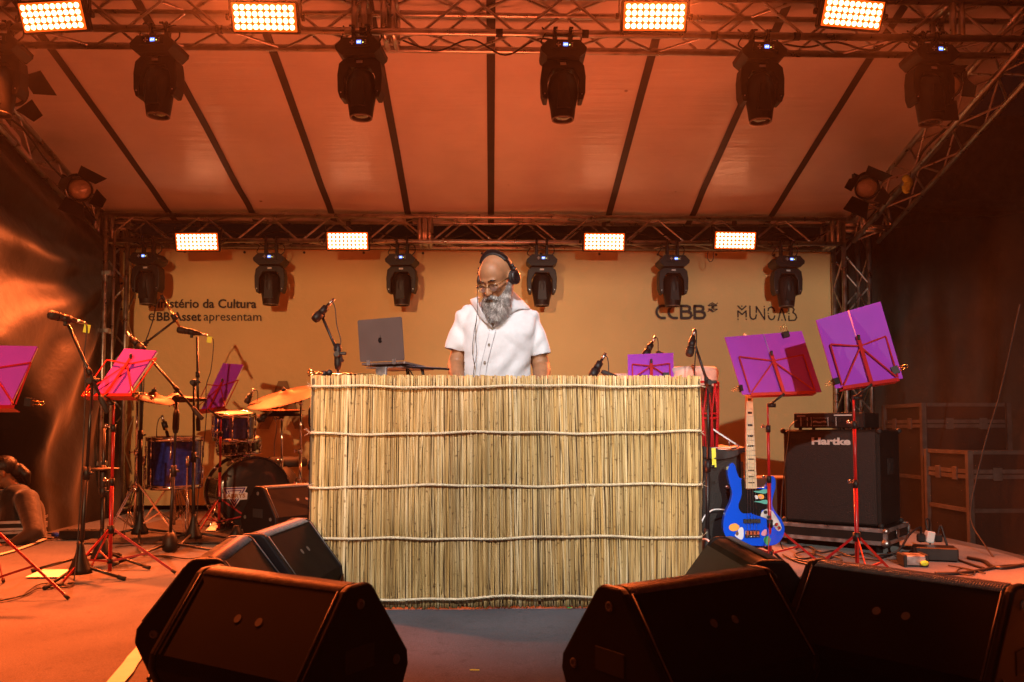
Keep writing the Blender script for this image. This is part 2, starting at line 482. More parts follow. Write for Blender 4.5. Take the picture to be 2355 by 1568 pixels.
def leg(name, X, Y, label, z1=2.9):
    return truss(name, (X, Y, 0.02), (X, Y, z1), label, 'rear corner towers', upv=(1, 0, 0), joints=(0.05, 1.3, z1 - 0.08))
leg('tower_truss', 3.52, 8.1, 'right rear aluminium truss leg standing behind the bass amplifier')
leg('tower_truss', -3.86, 8.2, 'left rear aluminium truss leg half hidden by the black curtain')
# thin steel pipe beside the backdrop, left
mb = MB(); mb.tube([(-3.66, 7.85, 0.0), (-3.66, 7.85, 2.7)], 0.022, 10); mb.tube([(-3.60, 7.9, 0.0), (-3.60, 7.9, 2.7)], 0.014, 8)
for z in (0.5, 1.2, 1.75, 2.3): mb.box((-3.645, 7.86, z), (0.09, 0.06, 0.05), ch=0.008)
mb.solo('support_pipe', M['alu'], (-3.66, 7.85, 0), 'pair of thin steel pipes clamped together at the left edge of the backdrop', 'pipe')

# ------------------------------------------------------------------ roof sheet with dark seams
def roof_material():
    m = bpy.data.materials.new('roof_vinyl'); m.use_nodes = True; nt = m.node_tree; b = nt.nodes['Principled BSDF']
    tc = nt.nodes.new('ShaderNodeTexCoord'); mp = nt.nodes.new('ShaderNodeMapping'); mp.inputs['Scale'].default_value = (0.35, 4.5, 1)
    nt.links.new(tc.outputs['Object'], mp.inputs[0])
    n1 = nt.nodes.new('ShaderNodeTexNoise'); n1.inputs['Scale'].default_value = 3.2; n1.inputs['Detail'].default_value = 6; n1.inputs['Roughness'].default_value = 0.6
    nt.links.new(mp.outputs[0], n1.inputs['Vector'])
    n2 = nt.nodes.new('ShaderNodeTexNoise'); n2.inputs['Scale'].default_value = 2.0; n2.inputs['Detail'].default_value = 7
    nt.links.new(tc.outputs['Object'], n2.inputs['Vector'])
    vo = nt.nodes.new('ShaderNodeTexVoronoi'); vo.inputs['Scale'].default_value = 2.3
    nt.links.new(tc.outputs['Object'], vo.inputs['Vector'])
    r = nt.nodes.new('ShaderNodeValToRGB'); e = r.color_ramp.elements
    e[0].position = 0.25; e[0].color = (0.60, 0.58, 0.56, 1); e[1].position = 0.7; e[1].color = (0.72, 0.70, 0.67, 1)
    nt.links.new(n2.outputs['Fac'], r.inputs[0])
    r2 = nt.nodes.new('ShaderNodeValToRGB'); e = r2.color_ramp.elements
    e[0].position = 0.018; e[0].color = (0.35, 0.3, 0.28, 1); e[1].position = 0.045; e[1].color = (1, 1, 1, 1)
    nt.links.new(vo.outputs['Distance'], r2.inputs[0])
    mx = nt.nodes.new('ShaderNodeMix'); mx.data_type = 'RGBA'; mx.blend_type = 'MULTIPLY'; mx.inputs['Factor'].default_value = 1
    nt.links.new(r.outputs[0], mx.inputs[6]); nt.links.new(r2.outputs[0], mx.inputs[7]); nt.links.new(mx.outputs[2], b.inputs['Base Color'])
    b.inputs['Roughness'].default_value = 0.2; b.inputs['Specular IOR Level'].default_value = 0.4
    bp = nt.nodes.new('ShaderNodeBump'); bp.inputs['Strength'].default_value = 0.4; bp.inputs['Distance'].default_value = 0.02
    nt.links.new(n1.outputs['Fac'], bp.inputs['Height']); nt.links.new(bp.outputs[0], b.inputs['Normal'])
    return m
rf = empty('stage_roof', (0, 8.3, 2.95), 'white tarpaulin stage roof lit orange, sagging between dark seams', 'roof')
def roofz(Y): return 2.955 + 0.262 * (8.15 - Y)
def rfn(u, v):
    X = -4.05 + 7.95 * u; Y = 3.3 + 5.05 * v
    s_ = 0.0
    z = roofz(Y) + 0.03 * math.sin(PI * v) + 0.012 * noise.noise(V((X * 0.8, Y * 1.4, 0))) * 1.5
    z += 0.02 * max(0, 1 - abs(v - 0.93) / 0.06) * math.sin(X * 2.3)
    return V((X, Y, z))
mb = MB(); mb.grid(rfn, 90, 60); mb.build('roof_sheet', roof_material(), rf)
mat('seam', (0.030, 0.020, 0.016), 0.6, var=0.2)
for X in (-3.18, -2.37, -1.59, -0.83, -0.008, 1.17, 2.0, 2.8):
    mb = MB()
    def sf(u, v, X=X):
        p = rfn((X + 4.05) / 7.95, v); return V((X + (u - 0.5) * 0.062, p.y, p.z - 0.012))
    mb.grid(sf, 1, 60); mb.build('roof_strap', M['seam'], rf)

# ------------------------------------------------------------------ printed backdrop
mat('backdrop_vinyl', (0.66, 0.465, 0.205), 0.62, var=0.05, scale=1.6, bump=0.45, bscale=2.2, bdist=0.06, spec=0.3)
BY = 8.42
pA, pB = at(262, 1150, BY), at(1922, 580, BY)
bd = empty('backdrop_banner', ((pA.x + pB.x) / 2, BY, 0.05), 'tan printed backdrop banner with sponsor names hanging from the rear truss', 'banner')
zt = pB.z
def bfn(u, v):
    X = pA.x + (pB.x - pA.x) * u; z = 0.06 + (zt - 0.06) * v
    return V((X, BY + 0.006 * math.sin(X * 3 + z) + 0.004 * math.sin(z * 5 - X), z))
mb = MB(); mb.grid(bfn, 60, 24); mb.build('banner_sheet', M['backdrop_vinyl'], bd)
mb = MB()
for i in range(13):
    X = pA.x + 0.05 + (pB.x - pA.x - 0.1) * i / 12
    mb.lathe([(0.004, 0), (0.013, 0), (0.013, 0.004)], (X, BY - 0.012, zt - 0.035), (0, -1, 0), n=10)
for i in range(9):
    for X in (pA.x + 0.03, pB.x - 0.03): mb.lathe([(0.004, 0), (0.013, 0), (0.013, 0.004)], (X, BY - 0.012, 0.2 + (zt - 0.3) * i / 9), (0, -1, 0), n=10)
mb.build('eyelet', M['ink'], bd)
UX, UZ, UN = V((1, 0, 0)), V((0, 0, 1)), V((0, -1, 0))
def on(x, y): p = at(x, y, BY - 0.014); return p
k = BY / FPX
mb = MB()
add_text(mb, 'Ministério da Cultura', on(341, 707), UX, UZ, UN, width=245 * k, bold=0.022)
mb.build('printed_text', M['ink'], bd)
mb = MB()
add_text(mb, 'e', on(341, 737), UX, UZ, UN, width=15 * k, height=17 * k)
add_text(mb, 'BB Asset', on(360, 737), UX, UZ, UN, width=101 * k, bold=0.025)
add_text(mb, 'apresentam', on(468, 737), UX, UZ, UN, width=131 * k, bold=0.002)
mb.build('printed_text', M['ink'], bd)
# CCBB
def stroke_word(lines, x, y, sx, sy, wd):
    mb = MB(); strokes(mb, [[(a * sx * k, b * sy * k) for a, b in l] for l in lines], on(x, y), UX, UZ, UN, wd * k, 0.001); mb.build('printed_logo', M['ink'], bd)
S = 0.1586 / 1.0  # crop pixels to picture pixels
def cr(pts): return [((px - 60) * S, (440 - py) * S) for px, py in pts]
def cc(cx): return [(px, py) for px, py in [(cx + 65, 246), (cx + 30, 246)]] + [(cx + 30 + 85 * math.cos(R(a)), 335 - 90 * math.sin(R(a))) for a in range(100, 261, 16)] + [(cx + 65, 424)]
def bb(x): return [[(x, 246), (x, 424)], [(x, 246), (x + 90, 246), (x + 125, 262), (x + 128, 296), (x + 100, 326), (x, 328)], [(x + 100, 330), (x + 140, 345), (x + 152, 385), (x + 125, 420), (x + 90, 424), (x, 424)]]
L = [cr(cc(145)), cr(cc(322))] + [cr(q) for x in (452, 650) for q in bb(x)]
stroke_word(L, 1505, 733.5, 1, 1, 38 * S)
q = 15
L = [[(848, 238), (912, 196), (978, 240), (940, 240), (912, 222), (880, 240), (848, 238)], [(852, 290), (878, 288), (912, 310), (945, 290), (985, 292), (918, 332), (852, 290)],
     [(965, 222), (988, 202)], [(845, 326), (862, 312)], [(900, 240), (938, 262), (900, 288)], [(930, 245), (900, 265), (940, 290)]]
stroke_word([cr(l) for l in L], 1505, 733.5, 1, 1, 13 * S)
L = [[(1288, 245), (1345, 298), (1408, 245)], [(1345, 246), (1347, 246)], [(1288, 400), (1288, 315), (1348, 368), (1408, 315), (1408, 400)], [(1288, 440), (1289, 440)], [(1408, 440), (1409, 440)],
     [(1466, 245), (1466, 390), (1480, 425), (1512, 440), (1545, 425), (1560, 375)], [(1560, 335), (1560, 250), (1680, 440), (1680, 285)], [(1677, 250), (1679, 250)],
     [(1735, 310), (1742, 275), (1780, 255), (1815, 275), (1828, 315)], [(1735, 350), (1736, 350)], [(1735, 385), (1748, 425), (1782, 445), (1815, 430), (1830, 390)],
     [(1880, 455), (1935, 265), (1990, 455)], [(1935, 448), (1937, 448)],
     [(2040, 315), (2040, 258), (2095, 260), (2122, 290), (2100, 335), (2140, 365), (2155, 410), (2130, 450), (2040, 455), (2040, 390)], [(2040, 352), (2041, 352)]]
stroke_word([cr(l) for l in L], 1505, 733.5, 1, 1, 20 * S)
# large olive letter behind the drums
mb = MB()
p0 = on(0, 0)
def pl(x, y): p = on(x, y); return ((p.x - p0.x), (p.z - p0.z))
mb.prism([pl(640, 876), pl(660, 876), pl(701, 986), pl(678, 986), pl(650, 915), pl(618, 986), pl(594, 986)], p0, UX, UZ, UN, 0.0, 0.001)
mb.build('printed_letter', M['ink_olive'], bd)

# ------------------------------------------------------------------ left curtain, right net
mat('curtain_cloth', (0.0035, 0.0028, 0.002), 0.5, spec=0.17, var=0.25, scale=3, bump=0.35, bscale=5, bdist=0.03, sheen=0.2)
def cfn(u, v):
    Y = 4.4 + 4.0 * u; ztop = 2.75 + 0.274 * (8.1 - Y) - 0.02; zb = -0.9
    z = zb + (ztop - zb) * v
    X = -3.62 - 0.20 * v ** 2
    t = (8.2 - Y); q = (ztop - z)
    ang = math.atan2(q - 0.2, t + 0.35); rad = math.hypot(q, t)
    X += 0.055 * math.sin(ang * 24 + 1.3 * noise.noise(V((Y * 1.2, z * 1.2, 3)))) * min(1, rad / 1.6) * (0.4 + 0.6 * v)
    sm = lambda t: max(0, min(1, t)) ** 2 * (3 - 2 * max(0, min(1, t)))
    X -= 0.62 * sm((7.0 - Y) / 0.7) * sm((1.5 - z) / 0.9)
    X += 0.10 * noise.noise(V((Y * 0.9, z * 0.8, 1.0))) + 0.02 * math.sin(Y * 13 + z * 0.8) * (1 - v)
    X += 0.02 * noise.noise(V((Y * 3, z * 2.4, 5)))
    return V((X, Y, z))
mb = MB(); mb.grid(cfn, 110, 90)
mb.solo('side_curtain', M['curtain_cloth'], (-3.62, 6.4, -0.9), 'large black side curtain hanging in folds down the left of the stage', 'curtain')
mb = MB()
def bfn2(u, v):
    X = -4.3 + 0.66 * u; z = -0.5 + 3.4 * v
    return V((X, 8.5 + 0.05 * math.sin(X * 26), z))
mb.grid(bfn2, 30, 4)
mb.solo('rear_drape', M['curtain_cloth'], (-4.0, 8.5, -0.5), 'narrow black drape closing the gap left of the tan backdrop', 'curtain')

def net_material():
    m = bpy.data.materials.new('net'); m.use_nodes = True; nt = m.node_tree; b = nt.nodes['Principled BSDF']
    b.inputs['Base Color'].default_value = (0.014, 0.011, 0.008, 1); b.inputs['Roughness'].default_value = 0.9; b.inputs['Specular IOR Level'].default_value = 0.2
    tc = nt.nodes.new('ShaderNodeTexCoord')
    wv = nt.nodes.new('ShaderNodeTexNoise'); wv.inputs['Scale'].default_value = 3.0; wv.inputs['Detail'].default_value = 3
    nt.links.new(tc.outputs['Object'], wv.inputs['Vector'])
    mr = nt.nodes.new('ShaderNodeMapRange'); mr.inputs['From Min'].default_value = 0.3; mr.inputs['From Max'].default_value = 0.7
    mr.inputs['To Min'].default_value = 0.22; mr.inputs['To Max'].default_value = 0.42
    nt.links.new(wv.outputs['Fac'], mr.inputs[0])
    tr = nt.nodes.new('ShaderNodeBsdfTransparent'); mx = nt.nodes.new('ShaderNodeMixShader')
    nt.links.new(mr.outputs[0], mx.inputs[0]); nt.links.new(tr.outputs[0], mx.inputs[1]); nt.links.new(b.outputs[0], mx.inputs[2])
    nt.links.new(mx.outputs[0], nt.nodes['Material Output'].inputs[0])
    return m
def nfn(u, v):
    Y = 3.9 + 4.5 * u; zt_ = 2.75 + 0.274 * (8.1 - Y); z = -0.15 + (zt_ + 0.15) * v
    X = 3.30 + 0.62 * v + 0.05 * math.sin(Y * 5 + 2 * v) * (1 - 0.7 * v) + 0.06 * noise.noise(V((Y * 1.5, z, 2)))
    return V((X, Y, z))
mb = MB(); mb.grid(nfn, 60, 30)
mb.solo('side_net', net_material(), (3.4, 6.2, -0.15), 'dark see-through net hanging down the right side of the stage', 'net')
mb = MB()
def d2(u, v):
    X = 3.25 + 3.6 * u; z = -0.9 + 3.9 * v + 0.4 * u * v
    return V((X, 9.3 + 0.07 * math.sin(X * 11) + 0.1 * noise.noise(V((X, z, 0))), z))
mb.grid(d2, 90, 20)
mat('dark_tarp', (0.05, 0.043, 0.030), 0.7, var=0.5, scale=2.5, bump=0.5, bscale=6, bdist=0.04)
mb.solo('rear_tarp', M['dark_tarp'], (5.0, 9.3, -0.9), 'dark brown tarpaulin hanging behind the net at the right rear', 'tarpaulin')

# lamps of the front-of-house rig, behind the camera: each with an added, unseen flag keeping its light off the roof
for X, lab in ((1.3, 'black front of house lamp with an added flag, right side'), (-1.9, 'black front of house lamp with an added flag, left side')):
    t = empty('house_lamp', (X, -1.9, 2.3), lab, 'stage light', 'front of house lamps')
    mb = MB(); mb.lathe([(0.06, -0.36), (0.09, -0.34), (0.09, -0.06), (0.088, -0.06), (0.086, -0.30), (0.01, -0.31)], (X, -1.6, 2.3), (0, 1, -0.15), n=20, cap=False); mb.build('lamp_body', M['black_metal'], t)
    mb = MB(); mb.box((X, -0.6, 2.321 + 0.35), (1.3, 0.01, 0.70)); mb.tube([(X, -1.9, 2.7), (X, -0.6, 2.9)], 0.012, 8); mb.build('flag', M['black_metal'], t)

# ------------------------------------------------------------------ LED wash panels (lit)
def led_panel(rim, lamp_col, power, label, group):
    t = empty('led_panel', (0, 0, 0), label, 'stage light', group)      # built facing -Y about its centre
    mb = MB(); mb.box((0, 0.035, 0), (0.475, 0.07, 0.215), ch=0.012); mb.box((0, 0.09, 0), (0.42, 0.04, 0.18), ch=0.01)
    for i in range(9): mb.box((-0.17 + i * 0.0425, 0.12, 0), (0.006, 0.03, 0.16))
    mb.build('housing', M['black_metal'], t)
    mb = MB(); mb.box((0, -0.004, 0), (0.44, 0.008, 0.185), ch=0.003); mb.build('face_plate', M['led_face_glow'], t)
    mb = MB()
    for i in range(10):
        for j in range(4):
            c = (-0.189 + 0.042 * i, -0.009, -0.063 + 0.042 * j)
            mb.cur = 1; mb.lathe([(0.0209, 0), (0.0207, 0.003)], c, (0, -1, 0), n=12)
            mb.cur = 0; mb.lathe([(0.0172, 0.003), (0.012, 0.0055), (0.001, 0.0065)], c, (0, -1, 0), n=12)
    mb.build('led_array', [M['led_white'], rim], t)
    mb = MB()
    for s_ in (-1, 1): mb.bar((s_ * 0.250, 0.03, 0.0), (s_ * 0.250, 0.10, 0.16), 0.006, 0.035); mb.lathe([(0.022, 0), (0.022, 0.02)], (s_ * 0.253, 0.03, 0), (s_, 0, 0), n=12)
    mb.bar((-0.253, 0.10, 0.16), (0.253, 0.10, 0.16), 0.035, 0.006)
    mb.box((0, 0.12, 0.185), (0.05, 0.05, 0.06), ch=0.008)
    mb.build('bracket', M['black_metal'], t)
    l = bpy.data.lights.new('led_lamp', 'AREA'); l.shape = 'RECTANGLE'; l.size = 0.42; l.size_y = 0.17
    l.energy = power; l.color = lamp_col; l.spread = R(150)
    lo = bpy.data.objects.new('led_lamp', l); COL.objects.link(lo); lo.parent = t
    lo.location = (0, -0.02, 0); lo.rotation_euler = (-PI / 2, 0, 0)
    return t
ORG_, RED_ = (1.0, 0.125, 0.020), (1.0, 0.10, 0.015)
FG, BG = 'lit panels on the front truss', 'lit panels on the rear truss'
fl_ = [(121, 38, 4, 'first from the left'), (608, 40, 1, 'second from the left'), (1505, 38, -1, 'third from the left'), (1960, 32, -3, 'rightmost')]
bl_ = [(453, 556, 3, 'above the word Cultura'), (799, 554, 1, 'left of the bearded man'), (1389, 556, -1, 'right of the bearded man'), (1690, 553, -3, 'above the right sponsor logo')]
PF = led_panel(M['led_rim'], ORG_, 300, 'x', FG)
PB = led_panel(M['led_rim_red'], (1.0, 0.15, 0.03), 24, 'x', BG)
for k_, (x, y, rz, w) in enumerate(fl_):
    o = PF if k_ == 0 else copy_tree(PF)
    for c in o.children:
        if c.type == 'LIGHT':
            c.data = c.data.copy(); c.data.energy = (640, 1300, 1300, 600)[k_]; c.data.size_y = 0.12; c.location = (0, -0.07, 0)
            c.data.spread = R((102, 80, 80, 68)[k_]); c.rotation_euler = (-PI / 2 + R((33, -18, -18, 33)[k_]), 0, R((-14, 0, 0, 22)[k_]))
    place(o, at(x, y, 5.12), (R(25), R(-1 * rz * 0.6), R(rz * 1.5 + (-9, 0, 0, 9)[k_])))
    o.scale = (0.9, 0.9, 0.9); o['label'] = 'big glowing orange LED panel on the front truss, ' + w
for k_, (x, y, rz, w) in enumerate(bl_):
    o = PB if k_ == 0 else copy_tree(PB)
    for c in o.children:
        if c.type == 'LIGHT': c.data.energy = 170; c.data.size_y = 0.12; c.data.spread = R(112); c.location = (0, -0.07, 0); c.rotation_euler = (-PI / 2 + R(36), 0, 0)
    place(o, at(x, y, 7.90), (R(14), R(-1 * rz * 0.6), R(rz * 1.5)))
    o.scale = (0.88, 0.88, 0.88); o['label'] = 'smaller lit LED panel on the rear truss, ' + w

# ------------------------------------------------------------------ moving head lights
def moving_head(hc=0.115):
    t = empty('moving_head', (0, 0, 0), 'x', 'stage light', 'x')       # origin: top of the hanging base
    mb = MB()
    mb.prism([(-0.115, 0), (0.115, 0), (0.17, -0.055), (0.165, -0.085), (0.12, -0.125), (-0.12, -0.125), (-0.165, -0.085), (-0.17, -0.055)], (0, 0, 0), UX, UZ, (0, 1, 0), -0.115, 0.115)
    mb.prism([(-0.085, -0.01), (0.085, -0.01), (0.095, -0.075), (-0.095, -0.075)], (0, -0.115, 0), UX, UZ, (0, -1, 0), -0.002, 0.012)
    for s_ in (-1, 1): mb.box((s_ * 0.135, 0, -0.045), (0.03, 0.17, 0.04), ch=0.008)
    mb.build('base', M['black_plastic'], t)
    mb = MB(); mb.box((0.012, -0.1285, -0.042), (0.034, 0.003, 0.026)); mb.build('display', M['screen_blue'], t)
    mb = MB()
    for i, (a, b) in enumerate(((0.006, 0.010), (0.009, 0.013), (0.005, 0.007), (0.010, 0.012))): mb.box((0.001 + i * 0.0072, -0.1305, -0.044 + (i % 2) * 0.002), (0.0045, 0.001, b))
    mb.build('digits', M['screen_text'], t)
    mb = MB()
    for a, b in ((-0.028, -0.042), (-0.052, -0.042), (-0.040, -0.030), (-0.040, -0.054), (-0.040, -0.042)): mb.lathe([(0.0048, 0), (0.004, 0.003)], (a, -0.127, b), (0, -1, 0), n=10)
    for b in (-0.030, -0.042, -0.054): mb.box((0.060, -0.128, b), (0.011, 0.003, 0.0035))
    mb.build('button_pad', M['print_white'], t)
    mb = MB(); mb.lathe([(0.004, 0), (0.003, 0.003)], (0.042, -0.127, -0.045), (0, -1, 0), n=8); mb.build('indicator', M['yellow_led'], t)
    # yoke
    prof_out = [(-0.115, -0.13), (0.115, -0.13), (0.155, -0.165), (0.167, -0.25), (0.163, -0.37), (0.145, -0.425), (0.115, -0.425),
                (0.115, -0.27), (0.075, -0.195), (-0.075, -0.195), (-0.115, -0.27), (-0.115, -0.425), (-0.145, -0.425), (-0.163, -0.37), (-0.167, -0.25), (-0.155, -0.165)]
    mb = MB(); n = len(prof_out)
    def ring(y, sc): return [V((a * sc + 0, y, b if b > -0.14 else (b + 0.28) * sc - 0.28)) for a, b in prof_out]
    mb.prism(prof_out, (0, 0, 0), UX, UZ, (0, 1, 0), -0.062, 0.062)
    mb.lathe([(0.075, 0), (0.075, 0.012)], (0, 0, -0.137), n=20)
    o = mb.build('yoke', M['black_plastic'], t)
    bv = o.modifiers.new('b', 'BEVEL'); bv.width = 0.012; bv.segments = 2; bv.limit_method = 'ANGLE'
    mb = MB(); mb.box((0.0, -0.064, -0.158), (0.046, 0.002, 0.018)); mb.build('sticker', M['print_white'], t)
    for s_ in (-1, 1):
        mb = MB(); mb.lathe([(0.005, 0), (0.005, 0.004)], (s_ * 0.137, -0.064, -0.385), (0, -1, 0), n=8); mb.build('screw', M['steel'], t)
    # head
    mb = MB()
    prof = [(0.02, -0.005), (0.060, 0.0), (0.088, -0.03), (0.104, -0.09), (0.108, -0.14), (0.105, -0.19), (0.094, -0.27), (0.084, -0.345), (0.080, -0.352), (0.070, -0.35), (0.068, -0.33)]
    k_ = 28; vs = []; fs = []
    for r_, h in prof:
        for j in range(k_):
            a = 2 * PI * j / k_; sq = 1.0 + 0.05 * math.cos(4 * a) * (1 if h > -0.25 else 0.2)
            vs.append(V((r_ * sq * math.cos(a), r_ * sq * math.sin(a) * 0.98, h)))
    for i in range(len(prof) - 1):
        for j in range(k_): fs.append((i * k_ + j, i * k_ + (j + 1) % k_, (i + 1) * k_ + (j + 1) % k_, (i + 1) * k_ + j))
    fs.append(tuple(range(k_)))
    mb.add([p + V((0, 0, -0.205)) for p in vs], fs, True)
    mb.prism([(-0.035, -0.30), (0.035, -0.30), (0.05, -0.50), (-0.05, -0.50)], (0, -0.093, 0), UX, UZ, (0, -1, 0), -0.03, 0.012)
    hd = mb.build('lamp_head', M['black_plastic'], t)
    mb = MB(); mb.lathe([(0.069, 0), (0.060, 0.008), (0.03, 0.016), (0.001, 0.018)], (0, 0, -0.535), (0, 0, -1), n=24); mb.build('lens', M['lens_glass'], hd)
    mb = MB(); mb.lathe([(0.0805, -0.55), (0.083, -0.553), (0.083, -0.560), (0.076, -0.561), (0.071, -0.553)], (0, 0, 0), n=28, cap=False); mb.build('lens_ring', M['worn_edge'], hd)
    # clamps
    for s_ in (-0.058, 0.058):
        mb = MB(); mb.box((s_, 0.0, (hc - 0.025) / 2), (0.034, 0.05, hc - 0.025), ch=0.006)
        mb.tube([V((s_, 0.0 + 0.036 * math.sin(R(a)), hc - 0.036 * math.cos(R(a)))) for a in range(-160, 161, 20)], 0.013, 8)
        mb.tube([(s_, -0.05, hc), (s_, -0.085, hc)], 0.006, 6); mb.box((s_, -0.09, hc), (0.03, 0.012, 0.012))
        mb.build('clamp', M['black_metal'], t)
    mb = MB(); mb.tube(curve([(0.09, 0.02, 0.0), (0.14, 0.02, 0.05), (0.12, 0.0, 0.12), (0.0, -0.03, 0.075), (-0.12, 0.0, 0.12), (-0.15, 0.03, 0.16)], 6), 0.006, 6)
    mb.tube(curve([(-0.09, 0.02, 0.0), (-0.16, 0.0, 0.03), (-0.13, -0.02, 0.10), (-0.2, 0.02, 0.13)], 6), 0.005, 6)
    mb.build('power_lead', M['cable'], t)
    return t
MH = {0.088: moving_head(0.088 / 0.88), 0.142: moving_head(0.142 / 0.88)}
fm = [(5, 98, 2, 3, 'half cut off at the left edge'), (368, 84, -7, -2, 'first full one from the left'), (832, 84, -6, -1, 'between the two left orange panels'),
      (1293, 77, 0, 0, 'just right of the centre seam'), (1745, 80, 1, 1, 'between the two right orange panels'), (2133, 72, 6, 2, 'in front of the right side truss')]
bm_ = [(342, 578, -9, -4, 'above the start of the sponsor words'), (624, 575, -1, -2, 'at the end of the word Cultura'), (925, 575, -7, 4, 'above the open laptop'),
       (1245, 573, 0, 0, 'beside the bearded man'), (1545, 572, 2, 1, 'above the letters CCBB'), (1806, 571, 4, -1, 'rightmost of the rear row')]
for rows, Y, hc_, z, g, pre in ((fm, 5.30, 0.088, ZF - 0.088, 'moving heads on the front truss', 'big moving head light on the front truss, '), (bm_, 8.06, 0.142, ZB - 0.142, 'moving heads on the rear truss', 'small moving head light on the rear truss, ')):
    for i_, (x, y, rz, ry, w) in enumerate(rows):
        o = MH[hc_] if i_ == 0 else copy_tree(MH[hc_])
        p = at(x, y, Y)
        place(o, (p.x, Y, z), (0, 0, R(rz))); o.scale = (0.88, 0.88, 0.88)
        for c in o.children:
            if c.name.startswith('lamp_head'):
                c.rotation_euler = (0, 0, 0)
        tag(o, pre + w, None, g)

# ------------------------------------------------------------------ fresnel spots with barn doors
def fresnel_spot():
    t = empty('fresnel_spot', (0, 0, 0), 'x', 'stage light', 'fresnel spots on the side trusses')   # beam along -Z
    mb = MB(); mb.lathe([(0.05, 0.17), (0.085, 0.15), (0.095, 0.02), (0.10, -0.06), (0.098, -0.085), (0.085, -0.085), (0.083, -0.06)], n=24)
    for i in range(4): mb.lathe([(0.098, 0), (0.098, 0.006)], (0, 0, 0.04 + i * 0.022), n=24)
    mb.build('lamp_body', M['black_metal'], t)
    mb = MB(); mb.lathe([(0.083, -0.062), (0.07, -0.07), (0.04, -0.078), (0.001, -0.082)], n=24, cap=False); mb.build('lens', M['fresnel'], t)
    for a in range(4):
        Mx = Matrix.Rotation(a * PI / 2, 3, 'Z')
        mb = MB(); w0, w1, L = (0.075, 0.105, 0.16) if a % 2 == 0 else (0.07, 0.04, 0.13)
        tl = R(38)
        pts = [V((-w0, 0.10, -0.09)), V((w0, 0.10, -0.09)), V((w1, 0.10 + L * math.sin(tl), -0.09 - L * math.cos(tl))), V((-w1, 0.10 + L * math.sin(tl), -0.09 - L * math.cos(tl)))]
        nrm = V((0, math.cos(tl), math.sin(tl))) * 0.003
        pts = [Mx @ p for p in pts] + [Mx @ (p + nrm) for p in pts]
        mb.add(pts, [(0, 1, 2, 3), (7, 6, 5, 4), (0, 4, 5, 1), (1, 5, 6, 2), (2, 6, 7, 3), (3, 7, 4, 0)])
        mb.build('barn_door', M['black_metal'], t)
    mb = MB()
    for s_ in (-1, 1): mb.bar((s_ * 0.115, 0, 0.02), (s_ * 0.115, 0.0, 0.22), 0.006, 0.03, (1, 0, 0))
    mb.bar((-0.118, 0, 0.22), (0.118, 0, 0.22), 0.03, 0.006); mb.box((0, 0, 0.25), (0.04, 0.04, 0.06), ch=0.006)
    mb.build('yoke', M['black_metal'], t)
    return t
FS = fresnel_spot()
def aim(o, loc, tgt, roll=0):
    d = (V(tgt) - V(loc)).normalized()
    q = d.to_track_quat('-Z', 'Y').to_matrix() @ Matrix.Rotation(R(roll), 3, 'Z')
    place(o, loc, q.to_euler())
aim(FS, at(182, 432, 6.9), (-1.2, 3.6, 0.9), 20); FS['label'] = 'black fresnel lamp with open barn doors on the left truss, lens showing'
o = copy_tree(FS); aim(o, at(1992, 428, 6.9), (1.6, 3.2, 0.6), 30); o['label'] = 'black fresnel lamp with barn doors on the right truss'
o = copy_tree(FS); aim(o, at(20, 205, 5.9), (-0.4, 4.4, 1.4), 35); o['label'] = 'black fresnel lamp with barn doors behind the moving head at the left edge'
o = copy_tree(FS); aim(o, at(2178, 190, 5.9), (1.9, 3.5, 0.9), 10); o['label'] = 'black fresnel lamp hidden behind the rightmost big moving head'

# cables draped along the trusses
def cable(name, pts, r, label, cat='cable', group=None, m='cable', n=6, seg=7):
    pts = [V(p) for p in pts]
    mb = MB(); mb.tube(curve(pts, seg), r, n)
    return mb.solo(name, M[m], tuple(pts[0]), label, cat, group)
random.seed(3)
def truss_cable(x0, x1, Y, z, sag, label, n=9, r=0.008):
    pts = [V((x0 + (x1 - x0) * i / n, Y + random.uniform(-0.03, 0.03), z - (sag if i % 2 else -0.01) * random.uniform(0.4, 1.2))) for i in range(n + 1)]
    return cable('truss_cable', pts, r, label, group='cables tied along the trusses')
truss_cable(-3.6, -0.2, 8.20, ZB + 0.12, 0.06, 'black cable drooping inside the left half of the rear truss', 14)
truss_cable(-0.1, 3.4, 8.20, ZB + 0.14, 0.07, 'black cable drooping inside the right half of the rear truss', 14)
truss_cable(-0.6, 0.55, 5.42, ZF + 0.0, 0.07, 'thin black cable hanging under the front truss near the centre seam', 5, 0.006)
truss_cable(0.0, 1.2, 8.10, ZB - 0.01, 0.04, 'black cable bundle under the rear truss right of the centre', 6, 0.010)
truss_cable(1.9, 3.2, 5.42, ZF + 0.02, 0.06, 'black cable under the front truss beside the rightmost moving head', 6, 0.007)
pts = [V((3.66 + random.uniform(-0.05, 0.05), Y, 2.72 + 0.274 * (8.1 - Y) + random.uniform(0, 0.14))) for Y in (7.9, 7.5, 7.1, 6.8, 6.4, 6.1, 5.8, 5.5, 5.1)]
cable('truss_cable', pts, 0.012, 'black cable winding up the right side truss', group='cables tied along the trusses')
pts = [V((-3.80 + random.uniform(-0.03, 0.05), Y, 2.76 + 0.274 * (8.1 - Y) + random.uniform(0, 0.1))) for Y in (7.9, 7.4, 7.0, 6.6, 6.2, 5.8)]
cable('truss_cable', pts, 0.009, 'black cable running along the left side truss', group='cables tied along the trusses')
cable('hanging_cable', [at(1628, 578, 7.95), at(1626, 592, 7.95), at(1633, 602, 7.95), at(1640, 594, 7.95), at(1640, 580, 7.95)], 0.004, 'thin cable loop hanging below the rear truss near the right lit panel')
